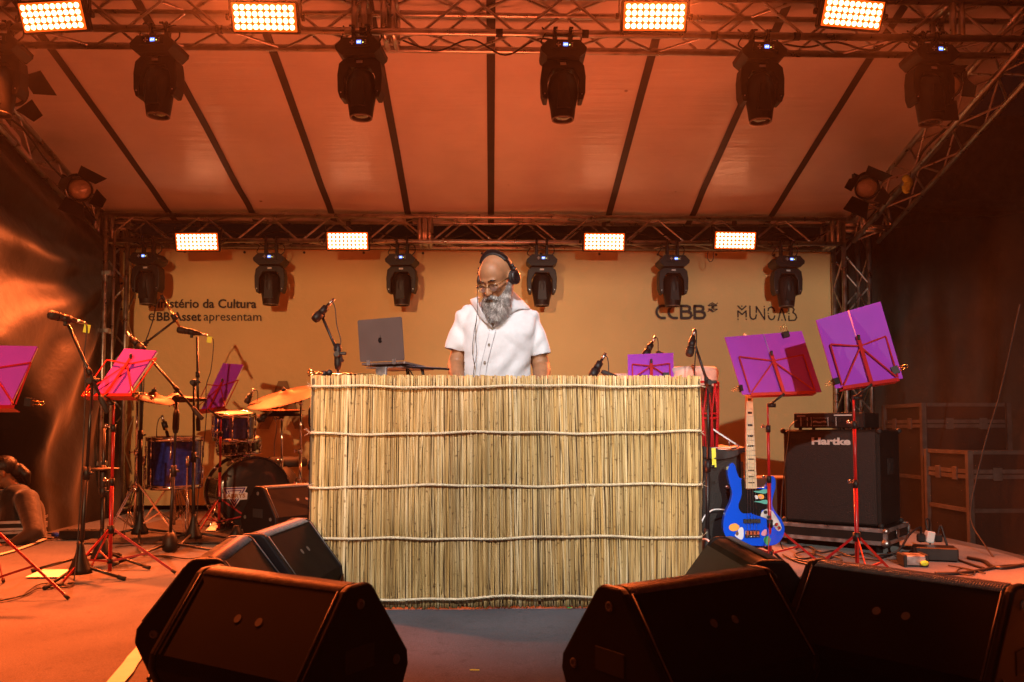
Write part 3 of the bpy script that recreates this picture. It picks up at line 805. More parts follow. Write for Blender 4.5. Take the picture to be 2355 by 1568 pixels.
# black tape straps round the front chords
for x, w in ((75, 'left of the first orange panel'), (505, 'right of the first moving head'), (560, 'at the second orange panel'), (835, 'above the second full moving head'), (1148, 'at the centre seam'), (1345, 'right of the middle moving head'), (1640, 'right of the third orange panel'), (1830, 'left of the rightmost orange panel')):
    p = at(x, 46, 5.3); mb = MB(); mb.tube([(p.x - 0.022, 5.3, ZF), (p.x + 0.022, 5.3, ZF)], 0.0262, 12)
    mb.solo('tape_band', M['black_rubber'], (p.x, 5.3, ZF), 'black tape band round the front truss tube, ' + w, 'tape', 'tape bands on the front truss')
# white rag and ratchet strap on left truss; yellow cloth on right truss
mb = MB()
pts = [at(0, 268, 6.2), at(22, 300, 6.3), at(44, 326, 6.45), at(50, 345, 6.5), at(70, 368, 6.6)]
c_ = curve(pts, 5)
for i in range(len(c_) - 1):
    a, b = c_[i], c_[i + 1]; w = V((0.01, -0.01, 0.045 - 0.0012 * i))
    mb.add([a, b, b + w, a + w], [(0, 1, 2, 3)])
mb.solo('cloth_strip', mat('grey_cloth', (0.42, 0.36, 0.36), 0.8, var=0.1), tuple(pts[0]), 'pale cloth strip tied along the left side truss', 'cloth')
mb = MB()
mb.tube(curve([at(2078, 405, 6.6), at(2088, 420, 6.62), at(2081, 438, 6.6), at(2090, 442, 6.6)], 5), [0.010, 0.028, 0.033, 0.030, 0.036, 0.034, 0.036, 0.030, 0.036, 0.03, 0.024, 0.02, 0.018, 0.012, 0.010, 0.006], 7)
mb.solo('yellow_cloth', mat('yellow_cloth', (0.75, 0.80, 0.12), 0.6, emit=(0.75, 0.85, 0.10), estr=0.0, bump=0.8, bscale=25, bdist=0.02), tuple(at(2078, 405, 6.6)), 'crumpled bright yellow cloth tied to the right side truss', 'cloth')

# added orange floor lamps behind the desk, pointing up to light the roof
for k_, (X, Y_) in enumerate(((-0.62, 5.0), (-0.12, 5.15), (0.40, 5.15), (0.84, 5.0))):
    t = empty('added_floor_lamp', (X, Y_, 0), 'x', 'stage light', 'added orange floor lamps behind the desk')
    t['label'] = 'added orange floor lamp behind the desk, ' + ('outer left one', 'inner left one', 'inner right one', 'outer right one')[k_]
    mb = MB(); mb.lathe([(0.03, 0.03), (0.085, 0.05), (0.10, 0.12), (0.10, 0.20), (0.092, 0.20), (0.09, 0.19)], (X, Y_, 0), n=24); mb.build('lamp_body', M['black_metal'], t)
    mb = MB(); mb.lathe([(0.088, 0.188), (0.001, 0.189)], (X, Y_, 0), n=24, cap=False); mb.build('lens', M['led_rim'], t)
    mb = MB()
    for s_ in (-1, 1): mb.bar((X + s_ * 0.11, Y_, 0.10), (X + s_ * 0.11, Y_, 0.006), 0.006, 0.03, (1, 0, 0))
    mb.bar((X - 0.11, Y_, 0.006), (X + 0.11, Y_, 0.006), 0.03, 0.006); mb.build('floor_bracket', M['black_metal'], t)
    l = bpy.data.lights.new('added_floor_light', 'AREA'); l.shape = 'DISK'; l.size = 0.17; l.energy = 12.0; l.color = (1.0, 0.135, 0.04); l.spread = R(140)
    lo = bpy.data.objects.new('added_floor_light', l); COL.objects.link(lo); lo.parent = t; lo.location = (0, 0, 0.205); lo.rotation_euler = (R(180) + R(2), 0, 0)

# ------------------------------------------------------------------ DJ desk: black folding table and the reed mat in front of it
tb = empty('folding_table', (0.07, 4.25, 0), 'black folding table carrying the laptop, hidden behind the reed mat', 'table')
mb = MB(); mb.box((0.07, 4.22, 0.985), (1.70, 0.66, 0.035), ch=0.008); mb.build('tabletop', M['black_plastic'], tb)
for sx in (-0.72, 0.86):
    for sy in (3.97, 4.47):
        mb = MB(); mb.tube([(sx, sy, 0.97), (sx, sy, 0.005)], 0.014, 8); mb.build('leg', M['black_metal'], tb)
def reed_material():
    m = bpy.data.materials.new('reeds'); m.use_nodes = True; nt = m.node_tree; b = nt.nodes['Principled BSDF']
    ge = nt.nodes.new('ShaderNodeNewGeometry')
    rp = nt.nodes.new('ShaderNodeValToRGB'); rp.color_ramp.interpolation = 'LINEAR'
    cols = [(0.0, (0.40, 0.25, 0.10)), (0.14, (0.66, 0.43, 0.17)), (0.3, (0.80, 0.57, 0.27)), (0.45, (0.42, 0.27, 0.105)), (0.58, (0.86, 0.66, 0.37)), (0.7, (0.40, 0.26, 0.10)), (0.82, (0.72, 0.45, 0.16)), (0.92, (0.58, 0.42, 0.19)), (1.0, (0.90, 0.71, 0.42))]
    e = rp.color_ramp.elements
    while len(e) < len(cols): e.new(0.5)
    for i, (p, c) in enumerate(cols): e[i].position = p; e[i].color = (*c, 1)
    nt.links.new(ge.outputs['Random Per Island'], rp.inputs[0])
    tc = nt.nodes.new('ShaderNodeTexCoord'); mp = nt.nodes.new('ShaderNodeMapping'); mp.inputs['Scale'].default_value = (160, 160, 3.5)
    nt.links.new(tc.outputs['Object'], mp.inputs[0])
    nz = nt.nodes.new('ShaderNodeTexNoise'); nz.inputs['Scale'].default_value = 1.0; nz.inputs['Detail'].default_value = 4
    nt.links.new(mp.outputs[0], nz.inputs['Vector'])
    r2 = nt.nodes.new('ShaderNodeValToRGB'); r2.color_ramp.elements[0].position = 0.34; r2.color_ramp.elements[0].color = (0.62, 0.56, 0.44, 1)
    r2.color_ramp.elements[1].position = 0.58; r2.color_ramp.elements[1].color = (1, 1, 1, 1)
    nt.links.new(nz.outputs['Fac'], r2.inputs[0])
    n3 = nt.nodes.new('ShaderNodeTexNoise'); n3.inputs['Scale'].default_value = 55; n3.inputs['Detail'].default_value = 2
    nt.links.new(tc.outputs['Object'], n3.inputs['Vector'])
    r3 = nt.nodes.new('ShaderNodeValToRGB'); r3.color_ramp.elements[0].position = 0.27; r3.color_ramp.elements[0].color = (0.4, 0.33, 0.25, 1); r3.color_ramp.elements[1].position = 0.36
    r3.color_ramp.elements[1].color = (1, 1, 1, 1)
    nt.links.new(n3.outputs['Fac'], r3.inputs[0])
    n4 = nt.nodes.new('ShaderNodeTexNoise'); n4.inputs['Scale'].default_value = 2.2; n4.inputs['Detail'].default_value = 3
    nt.links.new(tc.outputs['Object'], n4.inputs['Vector'])
    r4 = nt.nodes.new('ShaderNodeValToRGB'); r4.color_ramp.elements[0].position = 0.35; r4.color_ramp.elements[0].color = (0.80, 0.76, 0.64, 1); r4.color_ramp.elements[1].position = 0.6
    r4.color_ramp.elements[1].color = (1, 0.98, 0.95, 1)
    nt.links.new(n4.outputs['Fac'], r4.inputs[0])
    last = rp.outputs[0]
    for r_ in (r2, r3, r4):
        mx = nt.nodes.new('ShaderNodeMix'); mx.data_type = 'RGBA'; mx.blend_type = 'MULTIPLY'; mx.inputs['Factor'].default_value = 1
        nt.links.new(last, mx.inputs[6]); nt.links.new(r_.outputs[0], mx.inputs[7]); last = mx.outputs[2]
    nt.links.new(last, b.inputs['Base Color']); b.inputs['Roughness'].default_value = 0.55
    bp = nt.nodes.new('ShaderNodeBump'); bp.inputs['Strength'].default_value = 0.5; bp.inputs['Distance'].default_value = 0.001
    nt.links.new(nz.outputs['Fac'], bp.inputs['Height']); nt.links.new(bp.outputs[0], b.inputs['Normal'])
    return m
MAT_Y = 3.815
mt_ = empty('reed_mat', (0.07, MAT_Y, 0), 'natural reed mat bound with five pale ropes, standing as the front of the desk', 'mat')
random.seed(11)
mb = MB()
XL, XR = -0.832, 0.972
def wavy(X): return 0.012 * math.sin(X * 5.3 + 0.7) + 0.006 * math.sin(X * 14.0)
ropes_z = [1.017, 0.803, 0.562, 0.325, 0.056]
def reed(x, w, y0, ztop, zbot, lean, bow, thick):
    zs = [zbot] + sorted(set([zbot + (ztop - zbot) * q / 9 for q in range(1, 9)] + [z for z in ropes_z])) + [ztop]
    zs = sorted(z for z in zs if zbot <= z <= ztop)
    vs = []; n = 6
    ph = random.uniform(0, 6); amp = random.uniform(0, 0.0034)
    for z in zs:
        t = (z - zbot) / (ztop - zbot)
        d = min(abs(z - q) for q in ropes_z); pinch = 1 - 0.13 * math.exp(-(d / 0.018) ** 2)
        cx = x + lean * (1 - t) + amp * math.sin(ph + z * 9) ; dy = y0 + bow * math.sin(PI * t) + 0.004 * math.exp(-(d / 0.02) ** 2)
        ww = w * pinch
        for j in range(n):
            a = PI * j / (n - 1)
            vs.append(V((cx - math.cos(a) * ww / 2, dy - math.sin(a) * thick * (0.9 if 0 < j < n - 1 else 1), z)))
    fs = []
    k_ = len(zs)
    for i in range(k_ - 1):
        for j in range(n - 1): fs.append((i * n + j, i * n + j + 1, (i + 1) * n + j + 1, (i + 1) * n + j))
        fs.append((i * n + n - 1, i * n, (i + 1) * n, (i + 1) * n + n - 1))
    fs += [tuple(range(n))[::-1], tuple((k_ - 1) * n + j for j in range(n))]
    mb.add(vs, fs, True)
x = XL
while x < XR:
    w = random.choice([0.004, 0.005, 0.0065, 0.0075, 0.009, 0.011, 0.013]) * random.uniform(0.9, 1.15)
    e = min((x - XL), (XR - x)); curl = 0.03 * math.exp(-e / 0.02)
    lean = 0.010 * math.sin(x * 3.1 + 1) + random.uniform(-0.003, 0.003) + (0.012 if 0.2 < x < 0.6 else 0)
    reed(x + w / 2, w * 1.04, MAT_Y + wavy(x) * 0.7 + random.uniform(-0.0025, 0.0025) + curl, 1.068 + random.uniform(-0.003, 0.003) - (0.008 if random.random() < 0.06 else 0), 0.004 + random.uniform(0, 0.010) + (0.012 if random.random() < 0.08 else 0), lean, -0.012 + random.uniform(-0.003, 0.003), w * 0.55)
    x += w * random.uniform(0.88, 0.97)
for sx, X in ((-1, XL), (1, XR)):                 # the mat turns a hand's width round each end of the table
    for i in range(9):
        reed(X - sx * 0.006 * (i % 2), 0.010, MAT_Y + 0.03 + i * 0.010, 1.065 + random.uniform(-0.006, 0.006), 0.006, random.uniform(-0.003, 0.003), 0, 0.009)
for i in range(46):                              # loose and broken stalks lying over the others
    xx = random.uniform(XL + 0.02, XR - 0.02); k_ = random.randrange(4); za, zb = ropes_z[k_] - 0.012, ropes_z[k_ + 1] + 0.012
    reed(xx, random.uniform(0.004, 0.007), MAT_Y + wavy(xx) * 0.7 - 0.008, za, za - (za - zb) * random.uniform(0.5, 1.0), random.uniform(-0.018, 0.018), -0.004, 0.004)
mb.build('reeds', reed_material(), mt_)
mat('light_block', (0.10, 0.06, 0.025), 0.9)
mb = MB(); mb.grid(lambda u, v: V((XL + (XR - XL) * u, MAT_Y + 0.016 + wavy(XL + (XR - XL) * u) * 0.7 - 0.012 * math.sin(PI * v), 0.01 + 1.045 * v)), 60, 8); mb.build('light_block_sheet', M['light_block'], mt_)  # dark sheet added behind the reeds to block light leaking through the gaps
mat('rope', (0.66, 0.53, 0.34), 0.85, var=0.2, scale=60, bump=0.8, bscale=300, bdist=0.002)
for k_, z in enumerate(ropes_z):
    mb = MB(); N = 210; ph0 = k_ * 1.7
    def rp_(x): 
        return V((x, MAT_Y + wavy(x) * 0.7 - 0.019 + 0.003 * math.sin(x * 21 + ph0), z + 0.0045 * math.sin(x * 6.5 + ph0) + 0.002 * math.sin(x * 19 + 2 * ph0) + (0.004 * (x - 0.07))))
    for s_ in range(3):
        pts = []
        for i in range(N * 3):
            x = XL - 0.006 + (XR - XL + 0.012) * i / (N * 3 - 1); a = x / 0.030 * 2 * PI + s_ * 2 * PI / 3
            e = min(x - XL + 0.006, XR + 0.006 - x)
            p = rp_(x); p.y += 0.05 * math.exp(-e / 0.010)
            pts.append(p + V((0, math.cos(a) * 0.0030, math.sin(a) * 0.0030)))
        mb.tube(pts, 0.0034, 5)
    for X in (XL, XR):
        for q in range(9):
            a = V((X, MAT_Y - 0.0, z + 0.003)); mb.tube([a, a + V((random.uniform(-0.03, 0.03), random.uniform(-0.01, 0.01), random.uniform(-0.02, 0.02)))], 0.0007, 3)
    for q in range(26):
        x = random.uniform(XL, XR); a = rp_(x); mb.tube([a, a + V((random.uniform(-0.012, 0.012), -0.006, random.uniform(-0.022, 0.018)))], 0.0005, 3)
    mb.build('rope', M['rope'], mt_)

# ------------------------------------------------------------------ laptop on its stand
mat('laptop_grey', (0.15, 0.115, 0.11), 0.42, metal=0.45, var=0.05, rvar=0.05)
mat('logo_black', (0.008, 0.008, 0.009), 0.15)
BR, BL_ = at(930, 830.5, 3.93), at(830, 834.5, 4.12)
ux = (BR - BL_).normalized(); wdt = 0.305; mid = (BR + BL_) / 2
nf = V((ux.y, -ux.x, 0)).normalized()
if nf.y > 0: nf = -nf
up = (V((0, 0, 1)) + nf * 0.10).normalized(); nl = ux.cross(up); nl = nl if nl.dot(nf) > 0 else -nl
lp = empty('laptop', tuple(mid), 'grey open laptop with a dark fruit emblem, raised on a stand on the desk', 'laptop')
def rrect(w, h, r): 
    pts = []
    for cx, cy, a0 in ((w / 2 - r, h - r, 0), (-w / 2 + r, h - r, 90), (-w / 2 + r, r, 180), (w / 2 - r, r, 270)): pts += arc(cx, cy, r, r, a0, a0 + 90, 5)
    return pts
mb = MB(); mb.prism(rrect(wdt, 0.208, 0.010), mid + V((0, 0, 0.004)), ux, up, nl, 0, 0.005); mb.build('lid', M['laptop_grey'], lp)
mb = MB(); mb.prism(rrect(wdt - 0.012, 0.198, 0.006), mid + V((0, 0, 0.009)), ux, up, nl, -0.0012, -0.0002); mb.build('screen', mat('laptop_screen', (0.02, 0.02, 0.025), 0.2, emit=(0.5, 0.55, 0.65), estr=0.5), lp)
bk = (-nf + V((0, 0, -0.10))).normalized(); bn = ux.cross(bk); bn = bn if bn.z > 0 else -bn
mb = MB(); mb.prism([(a, b) for a, b in rrect(wdt, 0.210, 0.010)], mid, ux, bk, bn, -0.010, 0.0); mb.build('base', M['laptop_grey'], lp)
mb = MB(); ap = mid + up * 0.108
pr = [(0.000, 0.011), (0.004, 0.0135), (0.009, 0.012), (0.0115, 0.008), (0.009, 0.003), (0.0095, -0.003), (0.0125, -0.006), (0.009, -0.0125), (0.005, -0.0145), (0.0, -0.013), (-0.005, -0.0145), (-0.010, -0.011), (-0.0135, -0.003), (-0.013, 0.005), (-0.009, 0.011), (-0.004, 0.013)]
mb.prism(pr, ap, ux, up, nl, 0.0052, 0.0058); mb.prism([(0.0, 0.014), (0.001, 0.019), (0.005, 0.022), (0.005, 0.018)], ap, ux, up, nl, 0.0052, 0.0058)
mb.build('emblem', M['logo_black'], lp)
ls = empty('laptop_stand', (mid.x, mid.y + 0.1, 1.003), 'folding aluminium laptop stand on the desk under the grey laptop', 'stand')
pc = mid + bk * 0.09
mb = MB(); mb.bar(pc + V((0, 0, -0.016)) - ux * 0.125, pc + V((0, 0, -0.016)) + ux * 0.125, 0.16, 0.006); 
for s_ in (-1, 1): mb.bar(mid + ux * s_ * 0.09 + V((0, 0, -0.013)) + nf * 0.008, mid + ux * s_ * 0.09 + V((0, 0, 0.012)) + nf * 0.010, 0.02, 0.004)
mb.build('tray', M['case_alu'], ls)
mb = MB(); q_ = at(877, 850, 4.02); mb.box((q_.x, q_.y, 1.062), (0.062, 0.014, 0.12), Matrix.Rotation(R(-30), 3, 'Z'), 0.002); mb.box((pc.x, pc.y, 1.003 + 0.004), (0.20, 0.16, 0.005)); mb.build('post', M['case_alu'], ls)
# second device on a stand, right of the laptop
ct = empty('tablet', tuple(at(955, 842, 4.05)), 'slim glossy tablet tilted on a thin stand between laptop and bearded man', 'tablet')
a, b = at(918, 838, 4.22), at(992, 847, 3.95)
mb = MB(); dd = (b - a); n_ = V((-dd.y, dd.x, 0)).normalized()
mb.bar(a, b, 0.20, 0.009); mb.build('slab', M['black_plastic'], ct)
mb = MB(); mb.bar(a + V((0, 0, 0.0055)) + dd * 0.03, b + V((0, 0, 0.0055)) - dd * 0.03, 0.185, 0.001); mb.build('screen', mat('tablet_glass', (0.22, 0.22, 0.32), 0.08, coat=1.0), ct)
mb = MB()
for q in (0.25, 0.72):
    p = a + dd * q; mb.bar(p + V((0.0, -0.05, -0.005)), V((p.x + 0.02, p.y - 0.05, 1.005)), 0.008, 0.008)
    mb.bar(p + V((0.0, 0.05, -0.005)), V((p.x + 0.02, p.y + 0.05, 1.005)), 0.008, 0.008)
mb.build('stand', M['black_metal'], ct)
cable('device_cable', [at(930, 836, 4.0), at(960, 842, 3.96), at(972, 856, 3.94), at(973, 868, 3.95)], 0.003, 'thin black cable looping down from the tablet')
cable('device_cable', [at(905, 842, 4.05), at(925, 846, 4.0), at(940, 850, 3.95), at(952, 868, 3.95)], 0.003, 'thin black cable under the tablet beside the laptop')
# thin gold boom with a claw lying along the top of the mat
gb = empty('clamp_boom', tuple(at(727, 858, 3.93)), 'thin gold boom with a metal claw lying along the left top of the mat', 'clamp')
mb = MB(); mb.tube([at(735, 859, 3.90), at(865, 862, 4.02)], 0.006, 8); mb.build('rod', M['gold_brass'], gb)
mb = MB(); mb.ball(at(757, 857, 3.92), 0.016, 10, 8); mb.tube([at(740, 859, 3.91), at(750, 859, 3.92)], 0.014, 10); mb.build('knuckle', M['black_plastic'], gb)
mb = MB()
c0 = at(722, 858, 3.89)
for dx, dz in ((-0.028, 0.018), (-0.03, 0.002), (-0.026, -0.014)): mb.tube([c0, c0 + V((dx * 0.6, 0, dz)), c0 + V((dx, 0, dz * 0.7))], [0.009, 0.007, 0.004], 6)
mb.tube([c0, at(736, 859, 3.90)], 0.008, 8)
mb.build('claw', M['gold_brass'], gb)

# ------------------------------------------------------------------ floor wedge monitors
def wedge_monitor():
    t = empty('floor_monitor', (0, 0, 0), 'x', 'loudspeaker', 'stage floor monitors')      # length along X, listening side toward +Y
    prof = [(0.034, 0.42), (-0.034, 0.42), (-0.052, 0.408), (-0.195, 0.215), (-0.200, 0.175), (-0.125, 0.012), (0.125, 0.012), (0.200, 0.175), (0.195, 0.215), (0.052, 0.408)]
    def ext(p, x0, x1, sc=1.0):
        mb = MB(); mb.prism([(a * sc, 0.215 + (b - 0.215) * sc) for a, b in p], (0, 0, 0), (0, 1, 0), UZ, UX, x0, x1); return mb
    o = ext(prof, -0.262, 0.262, 0.985).build('cabinet', M['wedge_black'], t)
    bv = o.modifiers.new('b', 'BEVEL'); bv.width = 0.006; bv.segments = 2; bv.limit_method = 'ANGLE'
    for s_ in (-1, 1):
        mb = MB(); mb.prism([(a * 1.012, 0.215 + (b - 0.215) * 1.012) for a, b in prof], (s_ * 0.262, 0, 0), (0, 1, 0), UZ, (s_, 0, 0), 0, 0.026)
        o = mb.build('end_cap', M['wedge_cap'], t)
        bv = o.modifiers.new('b', 'BEVEL'); bv.width = 0.009; bv.segments = 3; bv.limit_method = 'ANGLE'
        mb = MB(); X = s_ * 0.288
        mb.box((X, 0.0, 0.235), (0.004, 0.11, 0.06), ch=0.001); mb.build('handle_recess', M['black_rubber'], t)
        for (a, b) in ((0.0, 0.372), (-0.145, 0.20), (0.145, 0.20)):
            mb = MB(); mb.lathe([(0.0135, 0), (0.0125, 0.003), (0.006, 0.0035), (0.005, 0.001)], (X, a, b), (s_, 0, 0), n=14)
            mb.build('screw', M['worn_edge'], t)
    # ribbed top rail
    mb = MB(); n = 74
    for i in range(n):
        x = -0.255 + 0.51 * i / (n - 1)
        mb.tube([(x, -0.050, 0.407), (x + 0.004, -0.03, 0.4195), (x + 0.006, 0.0, 0.4222)], 0.0030, 5)
    mb.build('ribbed_rail', M['rail_lit'], t)
    # perforated front grille on the listening side
    p0, p1 = V((0, 0.060, 0.398)), V((0, 0.192, 0.222)); d = (p1 - p0).normalized(); nn = V((0, -d.z, d.y)); nn = nn if nn.y > 0 else -nn
    mb = MB(); mb.bar(p0 + d * 0.010 + nn * 0.003, p1 - d * 0.008 + nn * 0.003, 0.500, 0.006, up=(0, d.z, -d.y)); mb.build('grille', M['wedge_grille'], t)
    for (x, w) in ((-0.035, 0.014), (0.045, 0.014)):
        mb = MB(); q = V((x, -0.118, 0.322)); e_ = V((0, -0.143, -0.193)).normalized(); nb = V((0, -0.80, 0.595)).normalized()
        mb.lathe([(0.011, 0), (0.012, 0.0012)], q + nb * -0.004, nb, n=12); mb.build('rivet', M['worn_edge'], t)
    mb = MB()
    e0 = V((0, -0.052, 0.4085)); e1 = V((0, -0.197, 0.214))
    for s_ in (-1, 1): mb = MB(); mb.tube([e0 + V((s_ * 0.2605, -0.002, 0.001)), e1 + V((s_ * 0.2605, -0.002, 0.001))], 0.0022, 6); mb.build('edge_trim', M['worn_edge'], t)
    mb = MB(); mb.box((0.10, -0.165, 0.085), (0.20, 0.015, 0.085), Matrix.Rotation(R(-24), 3, 'X'), 0.004); mb.build('jack_panel', M['black_rubber'], t)
    return t
WM = wedge_monitor()
def ridge(x0, y0, x1, y1):
    return gr(x0, y0, 0.42), gr(x1, y1, 0.42)
def put_wedge(o, x0, y0, x1, y1, label, flip=False):
    a, b = ridge(x0, y0, x1, y1)
    m_ = (a + b) / 2; d = b - a
    ang = math.atan2(d.y, d.x) + (PI if flip else 0)
    place(o, (m_.x, m_.y, 0.0), (0, 0, ang)); o['label'] = label
put_wedge(WM, 484, 1301, 829, 1345, 'big black floor monitor at the lower left with handle end toward the centre')
o = copy_tree(WM); put_wedge(o, 1411, 1349, 1739, 1303, 'big black floor monitor right of the centre with two pale worn spots')
o = copy_tree(WM); put_wedge(o, 1879, 1286, 2337, 1346, 'black floor monitor in the lower right corner with long ribbed top rail lit orange')
o = copy_tree(WM); put_wedge(o, 1663, 1233, 1778, 1291, 'black floor monitor seen end on behind the two right ones, below the guitar', flip=True)
o = copy_tree(WM); put_wedge(o, 475, 1284, 549, 1233, 'black floor monitor seen end on at the far left, its top and grille lit orange', flip=False)
o = copy_tree(WM); put_wedge(o, 578, 1229, 690, 1191, 'black floor monitor with olive dull panel touching the left end of the reed mat')
o = copy_tree(WM); put_wedge(o, 590, 1119, 745, 1109, 'small looking black floor monitor standing between bass drum and reed mat', flip=False)

# ------------------------------------------------------------------ microphone stands and microphones
def tripod(mb, c, h, spread, n=3, a0=0.3, r=0.008, up=0.0, foot=None):
    c = V(c)
    for i in range(n):
        a = a0 + 2 * PI * i / n
        e_ = V((c.x + spread * math.cos(a), c.y + spread * math.sin(a), 0.012 + up))
        mb.tube([c + V((0, 0, h)), e_], r, 7)
        if foot is not None: foot.append((e_, (e_ - c - V((0, 0, h))).normalized()))
def mic_stand(base, clutch, boom=None, label='', base_kind='cone', spread=0.32, a0=0.4, rmain=0.0115, group='black microphone stands', grip=None, counter=None):
    base = V(base); clutch = V(clutch)
    t = empty('microphone_stand', tuple(base), label, 'microphone stand', group)
    mb = MB()
    mb.tube([base + V((0, 0, 0.10)), base + (clutch - base) * 0.55, ], rmain, 10)
    mb.tube([base + (clutch - base) * 0.53, clutch], rmain * 0.75, 10)
    mb.build('pole', M['black_metal'], t)
    mb = MB()
    if base_kind == 'cone': mb.lathe([(0.062, 0.05), (0.055, 0.075), (0.026, 0.15), (0.018, 0.19), (0.016, 0.22)], (base.x, base.y, 0), n=16)
    else: mb.lathe([(0.02, 0.03), (0.045, 0.045), (0.052, 0.08), (0.04, 0.13), (0.022, 0.16)], (base.x, base.y, 0), n=18)
    mb.build('base_hub', M['black_plastic'], t)
    feet = []
    for i in range(3):
        mb = MB(); a = a0 + 2 * PI * i / 3
        e_ = V((base.x + spread * math.cos(a), base.y + spread * math.sin(a), 0.014)); s0 = V((base.x + 0.03 * math.cos(a), base.y + 0.03 * math.sin(a), 0.085))
        mb.tube([s0, e_], 0.0085, 8)
        lg = mb.build('leg', M['black_metal'], t)
        mb = MB(); dd = (e_ - s0).normalized(); mb.tube([e_ - dd * 0.035, e_ + dd * 0.008], 0.0125, 8); mb.build('rubber_foot', M['black_rubber'], lg)
    mb = MB(); p = base + (clutch - base) * 0.54
    mb.tube([p - V((0, 0, 0.035)), p + V((0, 0, 0.035))], 0.018, 12); mb.tube([p, p + V((0.04, -0.01, 0))], 0.008, 8)
    if grip: g0 = base + (clutch - base) * grip; mb.tube([g0, g0 + (clutch - base).normalized() * 0.03, g0 + (clutch - base).normalized() * 0.12, g0 + (clutch - base).normalized() * 0.15], [0.014, 0.021, 0.021, 0.014], 12)
    mb.build('height_collar', M['black_plastic'], t)
    if boom:
        a, b = V(boom[0]), V(boom[1])
        mb = MB(); mb.ball(clutch, 0.026, 12, 8); mb.tube([clutch + V((0, -0.045, 0)), clutch + V((0, 0.03, 0))], 0.016, 12)
        mb.box(clutch + V((0.03, -0.01, 0.005)), (0.04, 0.02, 0.018), ch=0.004)
        mb.build('boom_clutch', M['black_plastic'], t)
        mb = MB(); mb.tube([a, b], 0.0085, 9); bo = mb.build('boom_arm', M['black_metal'], t)
        mb = MB(); dd = (b - a).normalized(); mb.tube([b - dd * 0.10, b - dd * 0.08, b, b + dd * 0.004], [0.010, 0.016, 0.015, 0.008], 10); mb.build('counter_grip', M['black_rubber'], bo)
        mb = MB(); mb.tube([a + dd * 0.25, a + dd * 0.29], 0.014, 10); mb.build('boom_collar', M['black_plastic'], bo)
    return t
def mic(tip, tail, label, kind='vocal', tape=False, lead=None, group=None):
    tip, tail = V(tip), V(tail); d = (tail - tip).normalized(); L = (tail - tip).length
    t = empty('microphone', tuple((tip + tail) / 2), label, 'microphone', group)
    if kind == 'vocal':
        mb = MB(); mb.tube([tip, tip + d * 0.006, tip + d * 0.02, tip + d * 0.045, tip + d * 0.055], [0.008, 0.021, 0.0255, 0.0245, 0.02], 16); mb.build('grille_head', M['wedge_grille'], t)
        mb = MB(); mb.tube([tip + d * 0.055, tip + d * 0.062, tip + d * L * 0.96, tail], [0.024, 0.022, 0.013, 0.010], 14); mb.build('body', M['black_metal'], t)
    elif kind == 'pencil':
        mb = MB(); mb.tube([tip, tail], 0.0095, 12); mb.build('body', M['gold_brass'], t)
        mb = MB(); mb.tube([tip - d * 0.05, tip], [0.012, 0.0125], 12); mb.build('grille_head', M['black_plastic'], t)
    else:
        mb = MB(); mb.tube([tip, tip + d * 0.015, tip + d * 0.05, tip + d * 0.055], [0.02, 0.026, 0.026, 0.012], 14); mb.build('grille_head', M['black_plastic'], t)
        mb = MB(); mb.tube([tip + d * 0.055, tail], [0.012, 0.009], 12); mb.build('body', M['black_metal'], t)
    mb = MB(); mb.tube([tail, tail + d * 0.045], 0.0095, 12); pl_ = mb.build('plug', M['steel'], t)
    if tape:
        mb = MB(); q = tail + d * 0.055; mb.box(q + V((0.008, -0.012, -0.03)), (0.034, 0.004, 0.045), Matrix.Rotation(R(10), 3, 'Y')); mb.build('tape_flag', M['yellow_tape'], t)
    m_ = tip + d * L * 0.62
    mb = MB(); mb.tube([m_ - d * 0.025, m_ + d * 0.025], 0.021, 12); mb.box(m_ + V((0, 0, -0.025)), (0.02, 0.02, 0.03), ch=0.004); mb.build('clip', M['black_plastic'], t)
    if lead:
        mb = MB(); mb.tube(curve([tail + d * 0.03] + [V(p) for p in lead], 8), 0.0032, 6); mb.build('lead', M['cable'], t)
    return t
# A: vocal mic far left
bs = gr(183, 1340); Y = bs.y
mic_stand(bs, at(213, 876, Y), (at(157, 748, Y - 0.05), at(247, 948, Y + 0.0)), 'black boom stand at the far left, tripod legs folded tight, its microphone tipped forward', spread=0.22, a0=0.2)
mic(at(110, 722, Y - 0.14), at(176, 738, Y - 0.02), 'black vocal microphone with yellow tape on its plug, leftmost', tape=True, lead=[at(197, 744, Y), at(199, 765, Y), at(193, 830, Y), at(196, 900, Y - 0.02), at(188, 1100, Y - 0.03), at(178, 1250, Y - 0.03), at(170, 1335, Y - 0.1)])
# B straight stand behind music stand
bs = gr(233, 1302); Y = bs.y
t = mic_stand(bs, at(240, 985, Y), None, 'black straight stand between the two left red music stands, a flat disc on its pole', spread=0.36, a0=5.9, grip=0.55)
mb = MB(); q = at(238, 1078, Y); mb.lathe([(0.02, -0.01), (0.088, -0.004), (0.088, 0.004), (0.02, 0.01)], q, n=24); mb.build('disc', M['black_plastic'], t)
# C tall stand with overhead pencil mic
bs = gr(321, 1243); Y = bs.y
mic_stand(bs, at(325, 795, Y), (at(402, 737, Y), at(312, 806, Y)), 'tallest black boom stand left of the drums, arm rising to a gold pencil microphone', spread=0.36, a0=0.9, rmain=0.0145)
mic(at(379, 692, Y - 0.06), at(414, 752, Y + 0.0), 'gold pencil microphone held high in front of the sponsor text', 'pencil')
cable('microphone_cable', [at(372, 684, Y - 0.06), at(360, 700, Y - 0.05), at(352, 735, Y), at(342, 765, Y), at(333, 800, Y), at(330, 900, Y), at(326, 1000, Y + 0.02), at(322, 1200, Y + 0.02)], 0.0045, 'black cable hanging from the gold pencil microphone down its stand')
